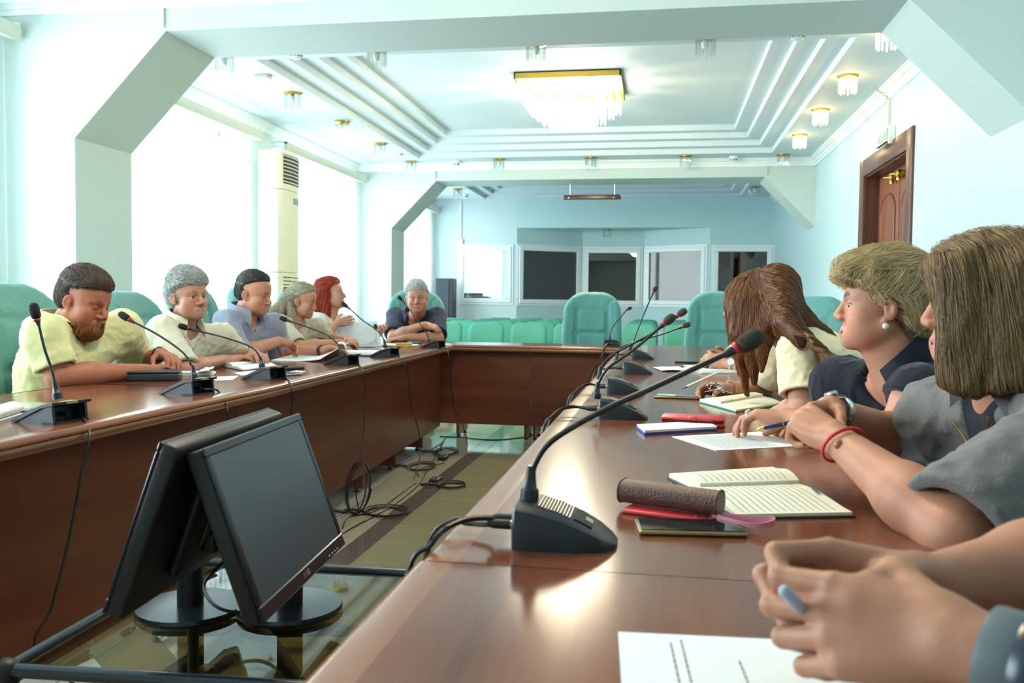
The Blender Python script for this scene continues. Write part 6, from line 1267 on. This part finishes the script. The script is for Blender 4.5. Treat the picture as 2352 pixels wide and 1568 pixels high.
# --- right row
a, b_, d = atz(1420, 1453), atz(1780, 1470), atz(1413, 1568); e = nrm(b_-a); f = A3((e[1], -e[0], 0)); q = [a, a+e*.21, a+e*.21+f*.297, a+f*.297]
o = sheet('white sheet with grey printed lines, under the blurred hands at the bottom edge', [q[0], q[3], q[2], q[1]], lines=0)
bb = MB(); rg = random.Random(4)
for uu, v0, v1 in ((.285, .05, .62), (.235, .08, .75), (.52, .20, .95)):
    x = v0
    while x < v1:
        ww = .012+.03*rg.random(); p0 = q[0]+e*.21*uu+f*.297*x; p1 = p0+f*.297*ww; g_ = e*.0016
        bb.add([(*(p-A3((q[0][0], q[0][1], 0)))[:2], T+.0016) for p in (p0, p1, p1+g_, p0+g_)], [(0, 1, 2, 3)]); x += ww+.006
t = bb.build('printed_text', M_inkd, o); t['kind'] = 'stuff'
sheet('white printed sheet under the ringed hand of the blonde woman', [*Z((1543, 1003), (1645, 1035)), atz(1850, 1024), atz(1745, 992)], lines=22, span=(.12, .72), cols=((.08, .95),), ink=M_ink)
# smartphone helper
M_ph = mat('phone_glass', '14171b', .06, spec=.7); M_phg = mat('phone_gold', 'a08a5a', .3, metal=.8); M_phk = mat('phone_black', '1a1b1e', .35); M_phs = mat('phone_silver', 'b8bcc0', .3, metal=.7)
def phone(label, c, ang, L=.155, W=.075, h=.009, frame=M_phg, scr=M_ph, z=T, group=None, lens=True):
    t = thing('smartphone', label, 'phone', (c[0], c[1], z+.0004), ang, group); MB().rbox((-L/2, -W/2, 0), (L/2, W/2, h*.85), .0038, 3).build('frame', frame, t, 60); MB().rbox((-L/2+.003, -W/2+.003, h*.8), (L/2-.003, W/2-.003, h), .0012, 1).build('screen', scr, t)
    MB().lathe([(.002, 0), (.002, .0003)], 10, (L/2-.006, 0, h)).build('camera', M_phk, t); MB().box((L*.1, -W/2-.0006, h*.35), (L*.2, -W/2+.001, h*.6)).build('side_button', frame, t); return t
def ang(p, q): return math.atan2(q[1]-p[1], q[0]-p[0])
pa, pb, pc = atz(1465, 1237), atz(1722, 1243), atz(1695, 1200); c = (pa+pc)/2
phone('black glass phone with gold edge, nearest on the right table beside the eyeglass case', c, ang(pa, pb))
# red sleeve with pink strap
pa, pb, pc = atz(1428, 1178), atz(1565, 1196), atz(1640, 1190); M_redl = mat('red_leather', 'c8333a', .35); M_pink = mat('pink_strap', 'c97a88', .35)
t = thing('card_holder', 'flat red card holder with a pink wrist strap under the eyeglass case', 'holder', (pa[0], pa[1], T)); u = nrm((pb-pa)*(1, 1, 0)); ag = math.atan2(u[1], u[0]); Mz = Matrix.Rotation(ag, 4, 'Z')
MB().rbox((0, -.004, .0005), (.135, .062, .0075), .003, 2, 0, Mz).build('body', M_redl, t, 60); MB().rbox((.125, .01, .002), (.142, .03, .006), .002, 1, 0, Mz).build('strap_tab', M_pink, t); MB().lathe([(.004, 0), (.005, .003), (.002, .004)], 10, Mz @ Vector((.118, .008, .0075))).build('snap', M_chrome, t)
sp = [Mz @ Vector(p) for p in ((.14, .02, .006), (.17, .016, .008), (.205, .012, .010), (.232, .006, .014), (.236, -.010, .012), (.215, -.018, .007), (.185, -.010, .0055), (.15, .012, .005))]
bb = MB(); q = spline(sp, 6)
for i in range(len(q)-1):
    d_ = A3(q[i+1])-A3(q[i]); n_ = nrm(np.cross(d_, (0, 0, 1)))*.0012
    bb.add([q[i]+n_, q[i]-n_, q[i+1]-n_, q[i+1]+n_]+[p+A3((0, 0, .009)) for p in (q[i]+n_, q[i]-n_, q[i+1]-n_, q[i+1]+n_)], [(3, 2, 1, 0), (4, 5, 6, 7), (0, 1, 5, 4), (2, 3, 7, 6), (1, 2, 6, 5), (3, 0, 4, 7)])
bb.build('wrist_strap', M_pink, t)
# eyeglass case
M_case = mat('case_leather', '5f3c30', .42, var=.2, vscale=60, bump=.5, bscale=300)
pa, pb = atz(1425, 1166), atz(1632, 1196); u = nrm((pb-pa)*(1, 1, 0)); L = .162; cc = pa+A3((0, .0, 0)); t = thing('eyeglass_case', 'brown leather eyeglass case lying on the red card holder', 'case', (cc[0], cc[1], T), math.atan2(u[1], u[0]))
prof = [(.018*1.25*np.sign(cos(a))*abs(cos(a))**.8, .019+.0185*np.sign(sin(a))*abs(sin(a))**.8) for a in np.linspace(0, 2*pi, 28, False)]
b = MB(); b.prism(prof, lambda p, x: (x, p[0]+.010, p[1]+.0085), .0, L); bo = b.build('shell', M_case, t, 50)
for x in (0, L): 
    MB().prism([(p[0]*.9, .019+(p[1]-.019)*.9) for p in prof], lambda p, q: (q, p[0]+.010, p[1]+.0085), x-.0015, x+.0015).build('end_cap', M_case, t, 50); MB().tube([(x, p[0]+.010, p[1]+.0085) for p in prof], .0016, 6, True).build('rim', M_case, t, 60)
MB().box((.004, -.0135, .022), (L-.004, -.0118, .0235)).build('flap_edge', mat('case_dark', '4a2c22', .5), t)
# open notebook
nbp = [atz(1537, 1100), atz(1690, 1192), atz(1958, 1187), atz(1775, 1084)]
def open_book(label, a, b, c, d, spine0, spine1, cover, page, thick=.012, lines=12, ink=None, group=None, marks=True, bulge=.012):
    """a,b,c,d outer corners; spine0 on side a-b ... left page a-spine, right page spine-b"""
    o = thing('notebook', label, 'notebook', (a[0], a[1], 0), 0, group); off = A3((a[0], a[1], 0)); pts = [A3((q[0], q[1], 0)) for q in (a, b, c, d)]; s0, s1 = [A3((q[0], q[1], 0)) for q in (spine0, spine1)]
    a, b, c, d = pts
    def page_(p0, p1, q1, q0, nm, bl, th):
        V = []; F = []; n = 10
        for i in range(n+1):
            u = i/n; hh = T+.004+th*(1-.5*u)+bl*math.sin(pi*min(1, u*1.15))*(1-u*.6)
            x0 = p0+(p1-p0)*u; x1 = q0+(q1-q0)*u; V += [A3((*x0[:2], hh))-off, A3((*x1[:2], hh))-off, A3((*x0[:2], T+.003))-off, A3((*x1[:2], T+.003))-off]
        for i in range(n): k = i*4; m_ = k+4; F += [(k, m_, m_+1, k+1), (k+2, k+3, m_+3, m_+2), (k, k+2, m_+2, m_), (k+1, m_+1, m_+3, k+3)]
        F += [(0, 1, 3, 2), (n*4, n*4+2, n*4+3, n*4+1)]
        pg = MB().add(V, F).build(nm, page, o, 60); bb = MB()
        for j in range(lines):
            v = .08+.86*j/lines; row = []
            for i in range(11):
                u = .04+.9*i/10; hh = T+.0044+th*(1-.5*u)+bl*math.sin(pi*min(1, u*1.15))*(1-u*.6); row.append((u, hh))
            for i in range(10):
                (u, h0), (u2, h1) = row[i], row[i+1]; f_ = lambda uu, vv, h_: A3((*((p0+(p1-p0)*uu)*(1-vv)+(q0+(q1-q0)*uu)*vv)[:2], h_))-off; bb.add([f_(u, v, h0), f_(u2, v, h1), f_(u2, v+.007, h1), f_(u, v+.007, h0)], [(0, 1, 2, 3)])
        if lines: t_ = bb.build('ruled_lines', ink or M_ink, pg); t_['kind'] = 'stuff'
        return pg
    page_(s0, a, d, s1, 'page_block', bulge, thick); page_(s0, b, c, s1, 'page_block', bulge*.5, thick*.55)
    ex = .006; ctr = (a+b+c+d)/4; cv = [p+(p-ctr)/np.linalg.norm(p-ctr)*ex for p in (a, b, c, d)]
    MB().prism([tuple(p-off) for p in cv], lambda p, z_: (p[0], p[1], z_), T+.0005, T+.0032).build('cover', cover, o)
    return o
M_nbc = mat('cover_navy', '2a303a', .5); M_blc = mat('cover_blue', '2f4fae', .4); M_grc = mat('cover_green', '2d7a66', .5)
o = open_book('open lined notebook with cream pages and dark cover beside the brown eyeglass case', nbp[0], nbp[1], nbp[2], nbp[3], atz(1608, 1133), atz(1835, 1125), M_nbc, M_cream_p, .014, 14)
pq = [atz(1862, 1142), atz(1868, 1142), atz(1885, 1155), atz(1878, 1155)]; MB().add([A3((p[0], p[1], T+.0165))-A3((nbp[0][0], nbp[0][1], 0)) for p in pq], [(0, 1, 2, 3)]).build('blue_mark', M_bluei, o)
# blue-edged notepad and red wallet
pts = [atz(1462, 984), atz(1480, 999), atz(1658, 999), atz(1622, 975)]; ctr = sum(pts)/4
t = thing('notepad', 'blank white notepad with a bright blue edge near the second right microphone', 'notepad', (ctr[0], ctr[1], T)); lo2 = [tuple(p-A3((ctr[0], ctr[1], 0))) for p in par(atz(1462, 984), atz(1480, 999), atz(1622, 975))]
MB().prism(lo2, lambda p, z_: (p[0], p[1], z_), .0005, .006).build('cover', M_blc, t); MB().prism([(p[0]*.98, p[1]*.98) for p in lo2], lambda p, z_: (p[0], p[1], z_), .006, .011).build('page_block', M_paper, t); MB().prism([(p[0]*1.0, p[1]*1.0) for p in lo2], lambda p, z_: (p[0], p[1], z_), .0111, .0118).build('top_sheet', M_paper, t)
p0, p1 = atz(1528, 978), atz(1652, 984); ag = ang(p0, p1); t = thing('wallet', 'red leather wallet lying behind the blue-edged notepad', 'wallet', (*((p0+p1)/2+A3((-sin(ag)*.05, cos(ag)*.05, 0)))[:2], T), ag)
MB().rbox((-.085, -.045, .0005), (.085, .045, .011), .004, 2).build('back_cover', M_redl, t, 50); MB().rbox((-.083, -.043, .011), (.083, .043, .017), .002).build('pockets', mat('wallet_dark', '3a1c20', .5), t); MB().rbox((-.086, -.046, .017), (.086, .046, .025), .004, 2).build('front_cover', M_redl, t, 50); MB().rbox((-.012, -.052, .02), (.012, -.02, .0275), .003).build('clasp', M_redl, t, 50)
# gold phone with lit display
M_lit = mat('lit_display', '9fb6c4', .1, emit=.35, ecol='a9c6da'); pa, pb, pc = atz(1503, 918), atz(1605, 922), atz(1604, 909); t = phone('gold phone with a lit display under the hand of the long-haired woman', (pa+pc)/2, ang(pa, pb), .155, .078, .009, M_phg, M_ph); MB().box((-.07, -.03, .009), (-.005, .03, .0094)).build('lit_area', M_lit, t)
# green book with keys
p0, p1, p2, p3 = atz(1607, 924), atz(1690, 947), atz(1800, 930), atz(1700, 911)
open_book('open diary with green cover lying between the long-haired and the blonde woman', p0, p1, p2, p3, atz(1655, 936), atz(1752, 918), M_grc, M_cream_p, .016, 0, bulge=.008)
kc = atz(1652, 918); t = thing('key_bunch', 'bunch of steel keys lying on the open green diary', 'keys', (kc[0], kc[1], T+.026)); rg = random.Random(3)
for k in range(6):
    a = rg.random()*6.28; r = .02+.012*rg.random(); el = rg.random()*.9+.2; c_ = A3((rg.uniform(-.02, .02), rg.uniform(-.02, .02), .012+.01*rg.random())); MB().tube([tuple(c_+A3((r*cos(t_)*cos(a)-.5*r*sin(t_)*sin(a), r*cos(t_)*sin(a)+.5*r*sin(t_)*cos(a), r*.75*sin(t_)*el))) for t_ in np.linspace(0, 2*pi, 20, False)], .0016, 6, True).build('ring', M_chrome, t, 60)
for k in range(4):
    a = k*1.5+.4; M = Matrix.Translation((.018*cos(a), .018*sin(a), .004+.003*k)) @ Matrix.Rotation(a, 4, 'Z') @ Matrix.Rotation(.25, 4, 'Y'); b = MB(); b.lathe([(.004, 0), (.011, 0), (.011, .0022), (.004, .0022)], 14, M=M); b.box((.008, -.003, 0), (.036, .003, .0022), 0, M); b.build('key', M_chrome, t)
# pens
def pen(label, a, b, mts, r=.0045, cat='pen'):
    a, b = A3(a), A3(b); t = thing('pen', label, cat, tuple(a)); d = b-a; b_ = MB(); o = A3((0, 0, 0)); MB().tube([o, d*.03, d*.14], [r*.15, r*.45, r*.9], 10).build('tip', mts[1], t, 60); MB().tube([d*.14, d*.15, d*.5, d*.94, d*.98, d], [r*.9, r, r, r, r*.8, r*.4], 12).build('barrel', mts[0], t, 60); MB().tube([d*.5, d*.52], [r*1.08, r*1.08], 12).build('band', mts[2], t, 60); return t
M_pnavy = mat('pen_navy', '1f2a63', .3); M_pw = mat('pen_white', 'e4e2d8', .35); M_pb = mat('pen_blue', '2b3fae', .35); M_pgrey = mat('pen_grey', '9aa3b4', .3)
pen('navy blue ballpoint pen with a brass tip held by the woman with the brown bob', at(1738, 986, 1.66), at(1856, 962, 1.67), (M_pnavy, M_gold, M_gold), .0042)
pen('white pen with a blue tip in the hand of the long-haired woman', at(1566, 893, 3.14), at(1648, 856, 3.2), (M_pw, M_pb, M_pw), .0045)
pen('grey pen with a blue grip held in the blurred hands at the lower right', at(1876, 1434, .735), at(1797, 1352, .70), (M_pgrey, M_pb, M_pgrey), .0052)
# papers and phone of the hidden man
sheet('torn white sheet beside the fourth right microphone', [atz(1500, 845), atz(1520, 853), atz(1600, 853), atz(1560, 843)], curl=lambda u, v: .006*sin(u*7)*sin(v*5)+.004)
p0, p1, p2, p3 = atz(1570, 845), atz(1610, 858), atz(1720, 858), atz(1650, 843); c_ = (p0+p2)/2; t = thing('stapled_papers', 'stack of papers on a beige folder beneath the steel wristwatch', 'papers', (c_[0], c_[1], T)); q = [tuple((p-c_)[:2]) for p in (p0, p1, p2, p3)]
MB().prism(q, lambda p, z_: (p[0], p[1], z_), .0005, .006).build('folder', M_val, t); MB().prism([(p[0]*.93, p[1]*.93) for p in q], lambda p, z_: (p[0], p[1], z_), .006, .014).build('page_block', M_paper, t); MB().prism([(p[0]*.9-.02, p[1]*.92+.01) for p in q], lambda p, z_: (p[0], p[1], z_), .0142, .0152).build('top_sheet', M_paper, t)
phone('black phone lying before the man with the steel wristwatch', atz(1578, 833), ang(atz(1553, 837), atz(1595, 838)), .14, .07, .009, M_phk, M_ph)
# --- left row
p0 = atz(286, 876); p1 = atz(410, 875); ag = ang(p0, p1); L = float(np.linalg.norm(p1-p0)); t = thing('black_box', 'long black box standing on the table before the bearded man', 'box', (p0[0], p0[1], T), ag)
M_bx = mat('box_black', '272d36', .45); MB().rbox((0, 0, .0005), (L, .11, .030), .005, 2).build('base', M_bx, t, 50); MB().rbox((-.001, -.001, .031), (L+.001, .111, .040), .005, 2).build('lid', M_bx, t, 50)
def stack(label, c, ag, w_, d, n, z=T, jit=.01, mt=None, group='paper stacks on the left tables', nm='paper_stack'):
    t = thing(nm, label, 'papers', (c[0], c[1], z), ag, group); rg = random.Random(len(label)); zz = .0006
    for i in range(n):
        th = .0025+.002*rg.random(); M = Matrix.Rotation(rg.uniform(-.06, .06), 4, 'Z') @ Matrix.Translation((rg.uniform(-jit, jit), rg.uniform(-jit, jit), 0)); MB().box((-w_/2, -d/2, zz), (w_/2, d/2, zz+th), 0, M).build('sheet', mt or M_paper, t); zz += th+.0003
    return t
stack('white cable wallet and tissue bundle behind the second left microphone', atz(455, 860), .5, .14, .08, 3, jit=.012)
sheet('crumpled white tissue behind the second left microphone', [atz(455, 862), atz(480, 866), atz(492, 858), atz(470, 852)], z=T+.016, curl=lambda u, v: .014*u+.006*sin(u*9)*sin(v*7))
sheet('plain white sheet right of the second left microphone', [atz(485, 866), atz(496, 874), atz(535, 872), atz(548, 863)])
sheet('white sheet under the third left microphone', [atz(538, 856), atz(555, 862), atz(620, 855), atz(590, 850)]); sheet('white sheet right of the third left microphone', [atz(632, 862), atz(640, 868), atz(702, 853), atz(680, 851)])
# grey-haired man's book with a red ribbon
p0, p1, p2, p3 = atz(508, 842), atz(560, 852), atz(636, 842), atz(590, 832); open_book('open white diary with dark cover under the hands of the grey-haired man', p0, p1, p2, p3, (p0+p1)/2, (p2+p3)/2, M_nbc, M_paper, .016, 0)
MB_ = MB().tube(spline([p+A3((0, 0, z_)) for p, z_ in ((atz(515, 843), .024), (atz(545, 838), .032), (atz(585, 838), .032), (atz(598, 840), .028))], 6), .0022, 6); tag(MB_.build('ribbon', M_redc), 'red ribbon lying across the open diary of the grey-haired man', 'ribbon')
phone('black phone right of the open diary of the grey-haired man', atz(662, 848), ang(atz(636, 851), atz(688, 847)), .15, .075, .012, M_phk, M_phk)
phone('grey-backed phone lying beside the third left microphone', atz(660, 862), ang(atz(640, 865), atz(682, 862)), .12, .06, .012, M_phs, M_phk)
# page turned by the dark-haired man
a, b, c, d = atz(623, 829), atz(735, 831), atz(800, 815), atz(690, 812)
sheet('stack of white printed pages with one corner curling up under the smart band', [a, b, c, d], z=T+.006, th=.005, lines=16, curl=lambda u, v: .055*max(0, u-.55)**1.6*4*max(0, (v+.2)))
b = MB(); pts = []
for i in range(13):
    t_ = i/12; r = .035; a_ = -1.2+t_*4.4; pts.append((r*cos(a_), r*sin(a_)))
c0 = atz(785, 820); V = []; F = []
for i, (x, z_) in enumerate(pts):
    for s_ in (-.10, .10): V.append((x*.95-s_*.35, s_, z_+.045)); V.append((x*.92-s_*.35, s_, z_*.96+.045))
for i in range(12): k = i*4; F += [(k, k+2, k+6, k+4), (k+1, k+5, k+7, k+3), (k, k+4, k+5, k+1), (k+2, k+3, k+7, k+6)]
o = b.add(V, F).build('curled_page', M_paper, None, 60); o.location = (c0[0]-.05, c0[1]+.12, T+.002); tag(o, 'white page curling over in the left hand of the dark-haired man', 'paper')
stack('pile of white papers between the fourth and fifth left microphones', atz(832, 815), .3, .30, .21, 6, jit=.02); stack('loose white papers behind the fifth left microphone', atz(905, 794), -.2, .30, .21, 3, jit=.02)
# transparent file held by the red-haired woman
a, b, c, d = at(771, 798, 6.02), at(877, 795, 6.14), at(866, 737, 6.24), at(766, 748, 6.14)
M_file = mat('plastic_sleeve', 'dfe3e6', .25, spec=.6); t = thing('document_sleeve', 'transparent plastic sleeve with printed pages held up by the red-haired woman', 'document', tuple(a)); q = [A3(p)-A3(a) for p in (a, b, c, d)]; nn = nrm(np.cross(q[1], q[3]))*.002
MB().add([p for p in q]+[p+nn for p in q], [(0, 1, 2, 3), (7, 6, 5, 4), (0, 4, 5, 1), (1, 5, 6, 2), (2, 6, 7, 3), (3, 7, 4, 0)]).build('sleeve', M_file, t)
f_ = lambda u, v, k: (q[0]*(1-u)+q[1]*u)*(1-v)+(q[3]*(1-u)+q[2]*u)*v-nn*k; sg = 1 if (f_(.5, .5, 1)[1] < f_(.5, .5, 0)[1]) else -1; sg = sg if sg > 0 else -2
b = MB(); rg = random.Random(5)
for i in range(26):
    v = .06+.80*i/26; x = .08
    while x < .92:
        ww = .03+.06*rg.random(); b.add([f_(x, v, .3*sg), f_(min(x+ww, .93), v, .3*sg), f_(min(x+ww, .93), v+.014, .3*sg), f_(x, v+.014, .3*sg)], [(0, 1, 2, 3)]); x += ww+.012
o = b.build('printed_text', M_ink, t); o['kind'] = 'stuff'
for k in range(8): MB().add([f_(.1+.8*k/7+dx, .94+dy, .35*sg) for dx, dy in ((-.012, 0), (.012, 0), (.012, .022), (-.012, .022))], [(0, 1, 2, 3)]).build('punch_hole', M_inkd, t)
p = f_(.93, .72, .5*sg); MB().rbox((-.012, -.008, -.03), (.012, .008, .03), .004, 1, 0, Matrix.Translation(Vector(p))).build('clip', M_black, t)
# yellow box, teal marker, papers at the far corner
M_ybox = mat('yellow_card', 'd8a83a', .4); M_mk = mat('marker_teal', '3f7f8a', .4)
p = atz(928, 796); t = thing('yellow_box', 'small flat yellow box at the far end of the left row', 'box', (p[0], p[1], T), .3); MB().rbox((-.06, -.04, .0005), (.06, .04, .022), .003).build('body', M_ybox, t); MB().rbox((-.061, -.041, .018), (.061, .041, .028), .003).build('lid', M_ybox, t)
p0, p1 = atz(936, 790), atz(970, 791); pen('teal marker pen lying left of the farthest left microphone', A3((p1[0], p1[1], T+.011)), A3((p0[0], p0[1], T+.011)), (M_mk, M_black, M_black), .010, 'marker')
sheet('white sheet lying before the man in the navy polo', [atz(1000, 790), atz(1003, 792), atz(1040, 791), atz(1030, 789)]); 
# left edge: tablet, rolled paper, keys
p = atz(22, 944); t = thing('tablet', 'grey tablet lying at the left edge behind the nearest microphone', 'tablet', (p[0]-.03, p[1]+.06, T), .35); MB().rbox((-.13, -.09, .0005), (.13, .09, .008), .004, 2).build('case', M_phs, t, 50); MB().rbox((-.122, -.083, .0075), (.122, .083, .009), .001).build('screen', mat('tablet_glass', '5f7078', .08, spec=.7), t)
p = atz(5, 960); t = thing('rolled_paper', 'white rolled sheet at the left edge before the nearest microphone', 'paper', (p[0]-.01, p[1], T), 1.9); MB().prism([(.028*cos(a), .028+.017*sin(a)-.0105) for a in np.linspace(0, 2*pi, 20, False)], lambda q, x: (x, q[0], q[1]), -.1, .1).build('roll', M_paper, t, 60); MB().box((-.1, -.03, .0005), (.1, .02, .0015)).build('loose_edge', M_paper, t)
